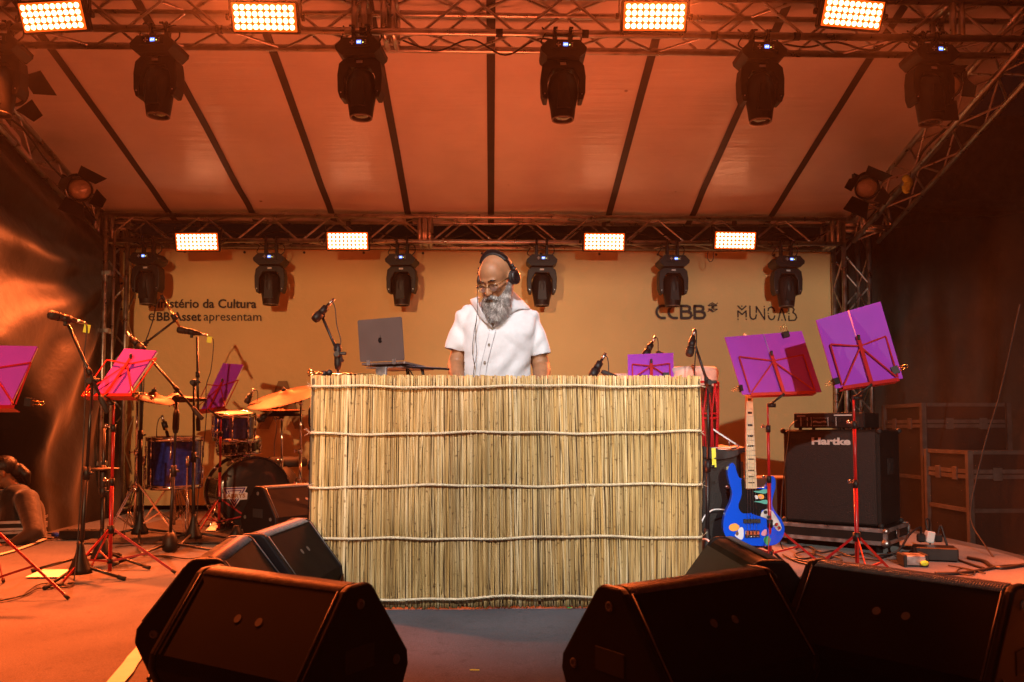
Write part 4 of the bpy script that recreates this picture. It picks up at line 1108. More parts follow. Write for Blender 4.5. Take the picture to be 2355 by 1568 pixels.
# D boom toward the drums
bs = gr(390, 1281); Y = bs.y
mic_stand(bs, at(407, 916, Y), (at(343, 822, Y), at(465, 963, Y)), 'black boom stand with round ball base, its arm slanting down to the right', 'ball', 0.42, 0.05, 0.0105, grip=0.78)
mic(at(330, 806, Y), at(300, 775, Y + 0.05), 'short black microphone on the upper end of the slanting boom, behind a red stand', 'instrument')
# E straight stand
bs = gr(444, 1254); Y = bs.y
t = mic_stand(bs, at(446, 880, Y), (at(453, 775, Y), at(456, 990, Y)), 'black upright stand with a second tube clamped beside it, next to the drums', spread=0.34, a0=2.6)
mic(at(406, 757, Y - 0.08), at(462, 768, Y - 0.02), 'black vocal microphone with pale yellow tag, held level before the text apresentam', tape=True, lead=[at(486, 776, Y), at(491, 790, Y), at(485, 850, Y), at(474, 890, Y), at(474, 960, Y), at(465, 1060, Y), at(455, 1150, Y), at(450, 1245, Y)])
# F boom behind the desk
p = at(776, 850, 4.75); bs = V((p.x, 4.75, 0)); Y = 4.75
mic_stand(bs, at(777, 815, Y), (at(738, 722, Y), at(786, 832, Y)), 'black boom stand behind the desk left of the laptop, disc shaped microphone on top', spread=0.3, grip=0.93)
mic(at(722, 736, Y - 0.05), at(756, 700, Y), 'round headed black microphone above the left end of the desk', 'instrument', lead=[at(766, 696, Y), at(771, 712, Y), at(774, 745, Y), at(782, 775, Y), at(783, 790, Y), at(776, 830, Y)])
# G stand at drums near the mat
p = at(714, 1000, 6.0); bs = V((p.x, 6.0, 0)); Y = 6.0
mic_stand(bs, at(716, 915, Y), None, 'thin black stand with thick hand grip beside the large cymbal', spread=0.3, grip=0.80)
# H right boom stand at atabaque
p = at(1625, 900, 5.0); bs = V((p.x - 0.01, 5.0, 0)); Y = 5.0
mic_stand(bs, at(1628, 880, Y), (at(1599, 797, Y), at(1634, 902, Y)), 'black boom stand at the right end of the mat before the red roped drum', spread=0.28, a0=1.0)
mic(at(1584, 819, Y - 0.05), at(1594, 772, Y), 'black microphone with pale round head pointing down above the red roped drum', 'vocal')
cable('microphone_cable', [at(1598, 757, Y), at(1601, 765, Y), at(1600, 800, Y - 0.06), at(1596, 862, Y - 0.04), at(1596, 960, Y - 0.04)], 0.0035, 'black cable hanging from the microphone with the pale head')
# I and J microphones peeping over the desk
for (bx, lab1, lab2, a, b, ld, y0) in (
        (1366, 'black boom stand hidden behind the desk, right half', 'black microphone peeping over the mat left of the purple folder', (1366, 858), (1384, 826), [(1390, 817), (1396, 822), (1399, 842), (1398, 870)], 4.9),
        (1492, 'black boom stand hidden behind the purple folder', 'black microphone rising from behind the purple folder', (1488, 812), (1500, 786), [(1507, 776), (1512, 780), (1513, 800), (1513, 860)], 5.5)):
    p = at(bx, 900, y0); bs = V((p.x, y0, 0))
    mic_stand(bs, at(bx, 888, y0), (at(a[0] + 22, a[1] - 2, y0), at(a[0] + 52, a[1] + 10, y0)), lab1, spread=0.3)
    mic(at(a[0] - 6, a[1] + 8, y0 - 0.04), at(b[0], b[1], y0), lab2, 'instrument', lead=[at(x, y, y0) for x, y in ld])

# ------------------------------------------------------------------ red music stands with purple folders
def music_stand(base, hub, label, TL, TR, BR_, BL2, a0=0.3, spread=0.30, hubz=0.26, W_=0.20, H_=0.235):
    # TL..BL2: world corners of the folder resting on it
    base, hub = V(base), V(hub)
    t = empty('music_stand', tuple(base), label, 'music stand', 'red folding music stands')
    z2 = hubz
    mb = MB()
    mb.tube([base + V((0, 0, 0.03)), base + V((0, 0, hub.z * 0.55))], 0.0105, 10); mb.tube([base + V((0, 0, hub.z * 0.53)), base + V((0, 0, hub.z * 0.86))], 0.0085, 10); mb.tube([base + V((0, 0, hub.z * 0.84)), V((base.x, base.y, hub.z))], 0.006, 8)
    mb.build('tube', M['red_paint'], t)
    for f in (0.55, 0.86):
        mb = MB(); q = base + V((0, 0, hub.z * f)); mb.tube([q - V((0, 0, 0.03)), q + V((0, 0, 0.012))], 0.014, 10); mb.build('joint', M['black_plastic'], t)
        mb = MB(); mb.tube([q, q + V((-0.035, -0.012, 0.003))], 0.005, 6); mb.ball(q + V((-0.036, -0.012, 0.006)), 0.011, 8, 6); mb.build('wing_screw', M['chrome'], t)
    mb = MB(); mb.tube([base + V((0, 0, z2 - 0.02)), base + V((0, 0, z2 + 0.025))], 0.019, 10); mb.build('hub', M['black_plastic'], t)
    mb = MB(); mb.tube([base + V((0, 0, 0.075)), base + V((0, 0, 0.10))], 0.016, 10); mb.build('lower_hub', M['black_plastic'], t)
    for i in range(3):
        a = a0 + 2 * PI * i / 3; dr = V((math.cos(a), math.sin(a), 0))
        mb = MB(); s0 = base + V((0, 0, z2)) + dr * 0.016; e_ = base + dr * spread + V((0, 0, 0.012))
        mb.bar(s0, e_, 0.004, 0.013); mid_ = s0 + (e_ - s0) * 0.55; mb.bar(base + V((0, 0, 0.088)) + dr * 0.014, mid_, 0.004, 0.011)
        lg = mb.build('leg', M['red_paint'], t)
        mb = MB(); mb.tube([e_ - (e_ - s0).normalized() * 0.022, e_ + (e_ - s0).normalized() * 0.006], 0.009, 8); mb.build('rubber_foot', M['black_rubber'], lg)
    # desk frame in the plane of the folder, on the side toward the audience
    TL, TR, BR_, BL2 = V(TL), V(TR), V(BR_), V(BL2)
    ux_ = (BR_ - BL2).normalized(); upv = ((TL - BL2) + (TR - BR_)).normalized(); nn = ux_.cross(upv).normalized()
    if nn.dot(EYE - TL) < 0: nn = -nn
    w = (BR_ - BL2).length; h = ((TL - BL2).length + (TR - BR_).length) / 2
    c = (BL2 + BR_) / 2 + nn * 0.012
    P = lambda a, b, o=0.0: c + ux_ * a + upv * b + nn * o
    mb = MB()
    mb.bar(P(0, 0.0, 0.008), P(0, H_ + 0.02, 0.008), 0.020, 0.004, nn)
    mb.build('spine', M['red_paint'], t)
    mb = MB()
    for s_ in (-1, 1):
        mb.bar(P(0, H_ * 0.86), P(s_ * W_, H_), 0.008, 0.003, nn); mb.bar(P(s_ * W_, H_), P(s_ * (W_ - 0.0), 0.01), 0.008, 0.003, nn)
        mb.bar(P(0, H_ * 0.84, 0.004), P(s_ * (W_ - 0.01), 0.01, 0.004), 0.008, 0.003, nn)
    mb.build('desk_arms', M['red_paint'], t)
    mb = MB(); mb.bar(P(-W_, -0.004, 0.002), P(W_, -0.004, 0.002), 0.018, 0.003, nn); mb.bar(P(-W_, -0.012, -0.02), P(W_, -0.012, -0.02), 0.003, 0.05, nn); mb.build('ledge', M['red_paint'], t)
    mb = MB(); mb.box(P(0, H_ + 0.012, 0.012), (0.014, 0.014, 0.03), ch=0.003); mb.build('top_catch', M['black_plastic'], t)
    mb = MB(); mb.tube([V((base.x, base.y, hub.z - 0.01)), P(0, -0.01, 0.01)], 0.007, 8)
    mb.tube([hub + V((-0.012, 0, -0.005)), hub + V((0.035, 0, -0.005))], 0.013, 10)
    mb.build('desk_hinge', M['black_plastic'], t)
    return ux_, upv, nn
def folder(TL, TR, BR_, BL2, label, split=True, thick=0.008):
    TL, TR, BR_, BL2 = V(TL), V(TR), V(BR_), V(BL2)
    nn = (TR - TL).cross(BL2 - TL).normalized()
    if nn.dot(EYE - TL) < 0: nn = -nn
    t = empty('sheet_folder', tuple((BL2 + BR_) / 2), label, 'folder', 'purple folders on the music stands')
    if split:
        Tm, Bm = (TL + TR) / 2, (BL2 + BR_) / 2
        for (a, b, c, d) in ((TL, Tm, Bm, BL2), (Tm, TR, BR_, Bm)):
            g = (b - a).normalized() * 0.004
            a2, b2, c2, d2_ = (a, b - g, c - g, d) if a is TL else (a + g, b, c, d + g)
            mb = MB(); q = [a2, b2, c2, d2_]; mb.add(q + [p - nn * thick for p in q], [(0, 1, 2, 3), (7, 6, 5, 4), (0, 4, 5, 1), (1, 5, 6, 2), (2, 6, 7, 3), (3, 7, 4, 0)])
            mb.build('cover', M['purple_folder'], t)
        mb = MB(); g = (TR - TL).normalized() * 0.004
        mb.tube([Tm, Bm], 0.0042, 6); mb.build('spine_fold', M['purple_edge'], t)
        mb = MB(); q = [TL, TR, BR_, BL2]; q = [p + ((TL + BR_) / 2 - p) * 0.03 - nn * (thick + 0.001) for p in q]
        mb.add(q + [p - nn * 0.006 for p in q], [(0, 1, 2, 3), (7, 6, 5, 4), (0, 4, 5, 1), (1, 5, 6, 2), (2, 6, 7, 3), (3, 7, 4, 0)]); mb.build('sheets', M['paper'], t)
    else:
        mb = MB(); q = [TL, TR, BR_, BL2]; mb.add(q + [p - nn * thick for p in q], [(0, 1, 2, 3), (7, 6, 5, 4), (0, 4, 5, 1), (1, 5, 6, 2), (2, 6, 7, 3), (3, 7, 4, 0)]); mb.build('cover', M['purple_folder'], t)
        mb = MB(); q = [p + ((TL + BR_) / 2 - p) * 0.02 - nn * (thick + 0.001) for p in q]
        mb.add(q + [p - nn * 0.010 for p in q], [(0, 1, 2, 3), (7, 6, 5, 4), (0, 4, 5, 1), (1, 5, 6, 2), (2, 6, 7, 3), (3, 7, 4, 0)]); mb.build('sheets', M['paper'], t)
    return t
def binder_clip(p, d, n_, label, s_=1.0):      # p on the edge, d pointing outward from the folder, n_ folder normal
    p, d, n_ = V(p), V(d).normalized(), V(n_).normalized(); w = d.cross(n_).normalized()
    t = empty('binder_clip', tuple(p), label, 'binder clip', 'binder clips on the folders')
    mb = MB(); mb.prism([(-0.030, 0.009), (0.004, 0.014), (0.008, 0.0), (0.004, -0.020), (-0.030, -0.014)], p, d * s_, n_ * s_, w * s_, -0.020, 0.020); mb.build('jaw', M['black_plastic'], t)
    mb = MB()
    for sg in (1, -1):
        a = p + (d * 0.004 + n_ * 0.012 * sg) * s_
        e1 = a + (d * 0.030 + n_ * 0.010 * sg) * s_
        pts = [a + w * 0.012 * s_, e1 + w * 0.007 * s_, e1 + (d * 0.010 + w * 0.010) * s_, e1 + d * 0.018 * s_, e1 + (d * 0.010 - w * 0.010) * s_, e1 - w * 0.007 * s_, a - w * 0.012 * s_]
        mb.tube(pts, 0.0016, 6)
    mb.build('wire_handle', M['gold_brass'], t)
    return t
# right stand (near guitar)
bs = gr(1771, 1306); Y = bs.y
q = [at(1666, 775, Y + 0.02), at(1843, 761, Y + 0.06), at(1889, 901, Y - 0.02), at(1707, 907, Y - 0.06)]
music_stand(bs, at(1769, 930, Y), 'red folding music stand in front of the blue guitar', *q, a0=0.15, spread=0.33)
folder(*q, 'wide open purple folder in front of the guitar neck, a clip on its top edge')
n_ = (q[1] - q[0]).cross(q[3] - q[0]).normalized(); n_ = n_ if n_.y < 0 else -n_
upd = (q[0] - q[3]).normalized(); rtd = (q[1] - q[0]).normalized()
binder_clip(at(1805, 765, Y + 0.03) , upd, n_, 'black binder clip on the top edge of the folder before the guitar', 0.95)
binder_clip(at(1702, 893, Y - 0.04), -rtd, n_, 'black binder clip at the lower left corner of the folder before the guitar', 0.95)
# far right stand
bs = gr(1972, 1352); Y = bs.y
q2 = [at(1876, 736, Y + 0.05), at(2024, 693, Y + 0.05), at(2076, 870, Y - 0.02), at(1921, 893, Y - 0.05)]
music_stand(bs, at(1965, 912, Y), 'red folding music stand in front of the bass amplifier, furthest to the right', *q2, a0=0.35, spread=0.30, W_=0.155)
folder(*q2, 'tilted open purple folder above the bass amplifier, tallest in the row')
n_ = (q2[1] - q2[0]).cross(q2[3] - q2[0]).normalized(); n_ = n_ if n_.y < 0 else -n_
rtd = (q2[1] - q2[0]).normalized()
binder_clip(at(2062, 850, Y - 0.02), rtd, n_, 'black binder clip on the right edge of the tilted folder', 1.0)
binder_clip(at(1918, 878, Y - 0.04), -rtd, n_, 'black binder clip at the lower left of the tilted folder', 0.85)
# left stands
bs = gr(252, 1326); Y = bs.y
q3 = [at(286, 801, Y + 0.12), at(359, 806, Y - 0.02), at(288, 909, Y - 0.10), at(213, 909, Y + 0.02)]
music_stand(bs, at(248, 925, Y), 'red folding music stand on the left side, crossed by a black boom stand', *q3, a0=0.2, spread=0.34)
folder(*q3, 'closed magenta lit folder slanting on the middle left music stand', split=False)
n_ = V((0, -1, 0)); binder_clip(at(212, 905, Y), (-1, 0, 0), n_, 'black binder clip at the lower left of the slanting magenta lit folder', 0.9); binder_clip(at(305, 905, Y - 0.04), (1, 0, 0), n_, 'black binder clip at the lower right of the slanting magenta lit folder', 0.9)
bs = gr(503, 1224); Y = bs.y
q4 = [at(513, 835, Y + 0.10), at(558, 838, Y), at(508, 938, Y - 0.10), at(461, 944, Y)]
music_stand(bs, at(502, 958, Y), 'red folding music stand in front of the bass drum', *q4, a0=0.35, spread=0.34, W_=0.17)
folder(*q4, 'narrow magenta lit folder on the music stand before the small blue drum', split=False)
bs = V((gr(-28, 1375).x, gr(-28, 1375).y, 0)); Y = bs.y
q5 = [at(-75, 793, Y + 0.10), at(85, 796, Y + 0.06), at(20, 936, Y - 0.06), at(-120, 936, Y - 0.02)]
music_stand(bs, at(-28, 945, Y), 'red folding music stand cut off by the left edge of the picture', *q5, a0=-0.15, spread=0.42, hubz=0.34)
folder(*q5, 'magenta lit folder cut off by the left edge of the picture', split=False)
binder_clip(at(72, 925, Y - 0.04), (1, 0, -0.1), (0, -1, 0), 'black binder clip low on the folder at the left edge of the picture', 1.0)
# purple folder behind the desk
bs = V((at(1495, 900, 5.3).x, 5.3, 0))
q6 = [at(1443, 815, 5.3), at(1548, 811, 5.3), at(1549, 872, 5.22), at(1444, 874, 5.22)]
music_stand(bs, at(1495, 880, 5.3), 'red music stand hidden behind the desk, holding the upright purple folder', *q6, a0=0.2, W_=0.12, H_=0.11)
folder(*q6, 'bright purple folder showing above the right half of the reed mat', split=False)
binder_clip(at(1480, 872, 5.2), (0, 0, -1), (0, -1, 0), 'black binder clip low on the bright purple folder, left one', 0.9)
binder_clip(at(1531, 866, 5.2), (0, 0, -1), (0, -1, 0), 'wire handled binder clip low on the bright purple folder, right one', 0.9)

# ------------------------------------------------------------------ drums
def drum_material(name, col, col2):
    return mat(name, col, 0.16, metal=0.35, coat=0.8, var=0.4, scale=40, col2=col2)
drum_material('drum_blue', (0.008, 0.020, 0.18), (0.02, 0.05, 0.42))
drum_material('drum_dark', (0.010, 0.009, 0.012), (0.022, 0.02, 0.035))
mat('drum_skin', (0.45, 0.42, 0.38), 0.5, var=0.1)
mat('drum_head_black', (0.014, 0.015, 0.018), 0.30, coat=0.4, var=0.2)
def drum(name, c, r, h, ax, label, shell, top='drum_skin', bottom='drum_skin', lugs=8, parts=None, grp=None):
    c = V(c); ax = V(ax).normalized(); u, w = basis(ax)
    t = empty(name, tuple(c), label, 'drum', grp)
    mb = MB(); mb.lathe([(r, -h / 2), (r, h / 2)], c, ax, n=40, cap=False); mb.lathe([(r * 0.98, -h / 2), (r * 0.98, h / 2)], c, ax, n=40, cap=False); mb.build('shell', shell, t)
    for s_, m_ in ((1, top), (-1, bottom)):
        mb = MB(); mb.lathe([(r * 0.985, 0.0), (r * 0.97, 0.004), (0.0005, 0.004)], c + ax * (s_ * h / 2), ax * s_, n=40, cap=False); mb.build('drum_head', M[m_], t)
        mb = MB(); mb.lathe([(r + 0.003, -0.022), (r + 0.010, -0.022), (r + 0.010, 0.010), (r + 0.001, 0.013), (r - 0.003, 0.008), (r + 0.002, 0.0)], c + ax * (s_ * h / 2), ax * s_, n=40, cap=False); mb.build('hoop', M['chrome'], t)
    for i in range(lugs):
        a = 2 * PI * (i + 0.3) / lugs; d = u * math.cos(a) + w * math.sin(a)
        rl = min(h * 0.18, 0.045)
        for s_ in (-1, 1):
            mb = MB(); q = c + d * (r + 0.012) + ax * (s_ * h * 0.22)
            mb.tube([q - ax * rl, q + ax * rl], [0.008, 0.008], 8); mb.tube([q, c + d * (r + 0.012) + ax * (s_ * (h / 2 + 0.008))], 0.003, 6)
            mb.build('lug', M['chrome'], t)
    return t
# floor tom
Y = 6.4; sc_ = Y / FPX
c_ = at(401, 1063, Y); ft = drum('floor_tom', c_, 0.193, 0.37, (0, -0.02, 1), 'deep dark blue floor tom standing on three legs left of the bass drum', M['drum_blue'], grp='drum kit')
for a in (3.6, 5.5, 1.4):
    d = V((math.cos(a), math.sin(a), 0)); p = V(c_) + d * 0.212
    mb = MB(); mb.tube([V((p.x, p.y, c_.z + 0.02)), V((p.x, p.y, 0.09)), V((p.x, p.y, 0.09)) + d * 0.03 + V((0, 0, -0.078))], 0.006, 8); mb.tube([V((p.x, p.y, c_.z - 0.02)), V((p.x, p.y, c_.z + 0.05))], 0.014, 8); mb.build('leg', M['chrome'], ft)
# rack tom, snare
Y = 7.0
rt = drum('rack_tom', at(538, 980, Y), 0.158, 0.215, (0.05, -0.12, 1), 'small glossy blue rack tom above the bass drum', M['drum_blue'], grp='drum kit')
c_ = at(549, 1024, 7.25)
sn = drum('snare_drum', c_, 0.175, 0.11, (-0.03, -0.16, 1), 'snare drum with shiny chrome hoops just under the blue rack tom', M['drum_dark'], lugs=10, grp='drum kit')
st = empty('snare_stand', (c_.x, 7.25, 0), 'low chrome tripod stand under the snare drum', 'drum stand', 'chrome drum stands')
mb = MB(); mb.tube([(c_.x, 7.25, 0.12), (c_.x, 7.25, c_.z - 0.08)], 0.011, 8); mb.build('pole', M['chrome'], st)
for i in range(3):
    a = 0.5 + 2 * PI * i / 3; d = V((math.cos(a), math.sin(a), 0))
    mb = MB(); mb.bar(V((c_.x, 7.25, 0.30)), V((c_.x, 7.25, 0.012)) + d * 0.26, 0.014, 0.005); mb.build('leg', M['chrome'], st)
    mb = MB(); mb.tube([V((c_.x, 7.25, c_.z - 0.10)), V((c_.x, 7.25, c_.z - 0.07)) + d * 0.185, V((c_.x, 7.25, c_.z - 0.03)) + d * 0.19], 0.006, 6); mb.build('basket_arm', M['chrome'], st)
# bass drum
cf = at(585, 1126, 6.85)
ax = V((0.52, -0.86, 0)).normalized()
cb = V(cf) - ax * 0.23; cb.z = 0.300
bdm = empty('bass_drum', tuple(cb), 'large bass drum with black front head and a triangular white sticker', 'drum', 'drum kit')
r, h = 0.285, 0.46
mb = MB(); mb.lathe([(r, -h / 2), (r, h / 2)], cb, ax, n=56, cap=False); mb.build('shell', M['drum_dark'], bdm)
for s_ in (1, -1):
    mb = MB(); mb.lathe([(r * 0.99, 0.0), (r * 0.97, 0.006), (r * 0.5, 0.009), (0.0005, 0.010)], cb + ax * (s_ * h / 2), ax * s_, n=56, cap=False); mb.build('drum_head', M['drum_head_black'], bdm)
    mb = MB(); mb.lathe([(r + 0.002, -0.035), (r + 0.014, -0.035), (r + 0.014, 0.010), (r + 0.002, 0.012), (r - 0.002, 0.002)], cb + ax * (s_ * h / 2), ax * s_, n=56, cap=False); mb.build('hoop', M['drum_dark'], bdm)
    mb = MB(); mb.lathe([(r + 0.0145, -0.028), (r + 0.0155, -0.020), (r + 0.0155, -0.008), (r + 0.0145, 0.0)], cb + ax * (s_ * h / 2), ax * s_, n=56, cap=False); mb.build('hoop_inlay', M['chrome'], bdm)
u, w = basis(ax)
for i in range(8):
    a = 2 * PI * (i + 0.5) / 8; d = u * math.cos(a) + w * math.sin(a)
    for s_ in (-1, 1):
        mb = MB(); q = cb + d * (r + 0.016) + ax * (s_ * h * 0.25); mb.tube([q - ax * 0.03, q + ax * 0.03], 0.009, 8); mb.tube([q, cb + d * (r + 0.02) + ax * (s_ * (h / 2 + 0.012))], 0.0035, 6)
        e_ = cb + d * (r + 0.018) + ax * (s_ * (h / 2 + 0.008)); mb.bar(e_ - d * 0.018, e_ + d * 0.012, 0.016, 0.008); mb.build('lug', M['chrome'], bdm)
for s_ in (-1, 1):
    sd = V((ax.y, -ax.x, 0)) * s_
    mb = MB(); q = cb + sd * (r * 0.93) + V((0, 0, -0.08)) + ax * 0.1; mb.tube([q, q + sd * 0.09 + ax * 0.12 + V((0, 0, -(q.z - 0.012)))], 0.006, 8); mb.ball(q, 0.016, 8, 6); mb.build('spur', M['chrome'], bdm)
mb = MB(); q = cb + V((0, 0, r)); mb.tube([q, q + V((-0.03, 0, 0.07))], 0.010, 8); mb.box(q + V((0, 0, 0.012)), (0.06, 0.05, 0.02), ch=0.004); mb.build('tom_mount', M['chrome'], bdm)
# sticker: purple triangle with gold letters
sxv = V((-ax.y, ax.x, 0)).normalized(); szv = V((0, 0, 1))
fc = cb + ax * (h / 2 + 0.0105)
def onhead(x, y):                                   # the point of the head plane seen at x, y
    d = ray(x, y); tt = (fc - EYE).dot(ax) / d.dot(ax); return EYE + d * tt
o0 = onhead(539, 1140); 
mat('sticker_white', (0.62, 0.62, 0.70), 0.4); mat('sticker_purple', (0.08, 0.035, 0.22), 0.4); mat('sticker_gold', (0.30, 0.12, 0.015), 0.4)
K = 0.0037
mb = MB(); mb.prism([(-27 * K, 19 * K), (27 * K, 19 * K), (22 * K, 8 * K), (28 * K, 5 * K), (27 * K, -9 * K), (12 * K, -9 * K), (0, -27 * K), (-12 * K, -6 * K), (-27 * K, -5 * K), (-26 * K, 6 * K), (-22 * K, 7 * K)], o0, sxv, szv, ax, 0.0, 0.001)
stk = mb.build('sticker', M['sticker_white'], bdm)
mb = MB(); strokes(mb, [[(-22 * K, 16 * K), (22 * K, 16 * K), (0, -21 * K), (-22 * K, 16 * K)]], o0, sxv, szv, ax, 3.0 * K, 0.0016); strokes(mb, [[(-14 * K, 11 * K), (14 * K, 11 * K), (0, -13 * K), (-14 * K, 11 * K)]], o0, sxv, szv, ax, 2.0 * K, 0.0017); mb.build('triangle_print', M['sticker_purple'], stk)
mb = MB(); mb.prism([(-25 * K, 5 * K), (25 * K, 5 * K), (25 * K, -6 * K), (-25 * K, -6 * K)], o0, sxv, szv, ax, 0.0, 0.0022); mb.build('name_plate', M['sticker_white'], stk)
mb = MB(); add_text(mb, 'LABRYS', o0 - sxv * 23 * K - szv * 4.2 * K, sxv, szv, ax, width=46 * K, height=9.0 * K, bold=0.03, depth=0.003); mb.build('letters', M['sticker_gold'], stk)
# cymbals
def cymbal(c, r, nrm, label, bell=True, pole=None, base=None, spread=0.25, under=False, extra=None):
    c = V(c); nrm = V(nrm).normalized()
    t = empty('cymbal', tuple(c), label, 'cymbal', 'cymbals of the drum kit')
    mb = MB(); mb.lathe([(r, 0), (r * 0.97, 0.004), (r * 0.6, 0.020), (r * 0.25, 0.034), (r * 0.2, 0.046), (r * 0.1, 0.058), (0.006, 0.061)], c - nrm * 0.03, nrm, n=56, cap=False)
    mb.lathe([(r, -0.0015), (r * 0.97, 0.0025), (r * 0.6, 0.0185), (r * 0.25, 0.0325), (r * 0.2, 0.0445), (r * 0.1, 0.0565), (0.006, 0.0595)], c - nrm * 0.03, nrm, n=56, cap=False)
    mb.build('plate', M['cymbal'], t)
    mb = MB(); mb.tube([c - nrm * 0.03, c + nrm * 0.06], 0.005, 6); mb.lathe([(0.018, 0.03), (0.018, 0.042), (0.006, 0.05)], c, nrm, n=12); mb.build('felt', M['black_rubber'], t)
    return t
def cym_stand(top, base, label, boomto=None, a0=0.3, spread=0.28, mat_='chrome'):
    top, base = V(top), V(base)
    t = empty('cymbal_stand', tuple(base), label, 'drum stand', 'chrome drum stands')
    mb = MB(); mb.tube([base + V((0, 0, 0.06)), base + V((0, 0, top.z * 0.6))], 0.013, 10); mb.tube([base + V((0, 0, top.z * 0.58)), top], 0.0095, 10); mb.build('pole', M[mat_], t)
    for f in (0.35, 0.6, 0.98):
        mb = MB(); q = base + (top - base) * f; mb.tube([q - V((0, 0, 0.022)), q + V((0, 0, 0.022))], 0.018, 10); mb.tube([q, q + V((-0.04, -0.01, 0))], 0.006, 6); mb.box(q + V((-0.045, -0.01, 0)), (0.012, 0.006, 0.03), ch=0.002); mb.build('wing_clamp', M[mat_], t)
    for i in range(3):
        a = a0 + 2 * PI * i / 3; d = V((math.cos(a), math.sin(a), 0))
        mb = MB()
        for off in (-0.008, 0.008):
            w = V((-d.y, d.x, 0)) * off
            mb.bar(base + V((0, 0, 0.42)) + d * 0.015 + w, base + d * spread + V((0, 0, 0.02)) + w, 0.004, 0.012); mb.bar(base + V((0, 0, 0.10)) + d * 0.015 + w, base + d * spread * 0.55 + V((0, 0, 0.20)) + w, 0.004, 0.010)
        lg = mb.build('leg', M[mat_], t)
        mb = MB(); mb.ball(base + d * spread + V((0, 0, 0.018)), 0.017, 8, 6); mb.build('rubber_foot', M['black_rubber'], lg)
    if boomto:
        mb = MB(); mb.tube([top + (top - V(boomto)) * 0.2, V(boomto)], 0.0075, 8); mb.build('boom_arm', M[mat_], t)
    return t
Y = 6.9
cymbal(at(655, 905, Y), 0.315, (-0.20, -0.28, 0.93), 'large dark orange cymbal touching the left top corner of the mat')
cym_stand(at(692, 920, 7.0), V((at(690, 1100, 7.0).x, 7.0, 0)), 'chrome stand of the large cymbal beside the mat', boomto=at(657, 912, 6.93), a0=0.8)
cymbal(at(646, 947, 7.2), 0.20, (0.0, -0.05, 1), 'upper hi-hat cymbal seen edge on below the large cymbal')
cymbal(at(647, 951, 7.2), 0.20, (0.0, 0.05, -1), 'lower hi-hat cymbal lying face to face under the upper one')
cym_stand(at(648, 958, 7.2), V((at(647, 1100, 7.2).x, 7.2, 0)), 'chrome hi-hat stand under the pair of small cymbals', a0=0.4, spread=0.24)
mb = MB(); mb.tube([at(648, 962, 7.2), at(650, 928, 7.2)], 0.005, 6); mb.solo('hihat_rod', M['chrome'], tuple(at(648, 962, 7.2)), 'thin chrome rod through the two small cymbals', 'rod')
Y = 6.7
cymbal(at(405, 912, Y), 0.255, (-0.05, 0.02, 1), 'golden cymbal seen edge on behind the left boom stands')
cym_stand(at(404, 925, Y), V((at(402, 1100, Y).x, Y, 0)), 'chrome stand of the golden cymbal behind the floor tom', a0=1.2)
Y = 6.2
cym_stand(at(316, 905, Y), V((at(313, 1100, Y).x, Y, 0)), 'chrome stand with wing nuts left of the floor tom', a0=0.15, spread=0.30, boomto=at(352, 912, Y))
cymbal(at(352, 908, Y + 0.05), 0.16, (0.25, -0.15, 0.95), 'small orange cymbal right behind the tallest boom stand')
# kick pedal
kp = empty('kick_pedal', (cb.x - 0.15, cb.y + 0.1, 0), 'chrome bass drum pedal behind the bass drum', 'pedal')
q = V((at(497, 1190, 6.75).x, 6.75, 0))
mb = MB(); mb.box((q.x, q.y, 0.01), (0.10, 0.26, 0.012)); mb.box((q.x, q.y - 0.02, 0.05), (0.07, 0.24, 0.01), Matrix.Rotation(R(14), 3, 'X')); mb.build('footplate', M['steel'], kp)
mb = MB(); mb.tube([q + V((-0.05, 0.1, 0.01)), q + V((-0.05, 0.1, 0.24)), q + V((0.05, 0.1, 0.24)), q + V((0.05, 0.1, 0.01))], 0.007, 8); mb.tube([q + V((0, 0.1, 0.24)), q + V((0.06, 0.02, 0.05))], 0.004, 6); mb.build('frame', M['chrome'], kp)
# microphones clipped on drums
mic(at(566, 927, 6.9), at(578, 905, 6.9), 'tiny black clip microphone under the large cymbal edge', 'instrument', lead=[at(584, 898, 6.9), at(592, 899, 6.9), at(592, 918, 6.9), at(586, 940, 6.9)])
mic(at(592, 968, 6.95), at(614, 953, 6.95), 'tiny black clip microphone aimed at the rack tom', 'instrument', lead=[at(622, 948, 6.95), at(632, 965, 6.95), at(636, 985, 6.95), at(631, 1020, 6.95), at(631, 1048, 6.95)])
mic(at(383, 992, 6.4), at(376, 968, 6.4), 'gold bodied clip microphone above the floor tom', 'pencil', lead=[at(374, 960, 6.4), at(366, 962, 6.4), at(361, 980, 6.4), at(360, 1005, 6.4)])
# drummer's stool seat behind
ds = empty('drum_stool', (at(660, 1100, 7.9).x, 7.9, 0), 'black round drum stool partly visible right of the bass drum', 'stool')
q = V(ds['org']); mb = MB(); mb.lathe([(0.17, 0.47), (0.185, 0.49), (0.185, 0.53), (0.16, 0.56), (0.001, 0.565)], (q.x, q.y, 0), n=28); mb.build('seat', M['black_rubber'], ds)
mb = MB(); mb.tube([(q.x, q.y, 0.12), (q.x, q.y, 0.47)], 0.014, 8); mb.build('column', M['chrome'], ds)
for i in range(3):
    a = 0.3 + i * 2.094; mb = MB(); mb.tube([(q.x, q.y, 0.32), (q.x + 0.25 * math.cos(a), q.y + 0.25 * math.sin(a), 0.012)], 0.009, 7); mb.build('leg', M['chrome'], ds)
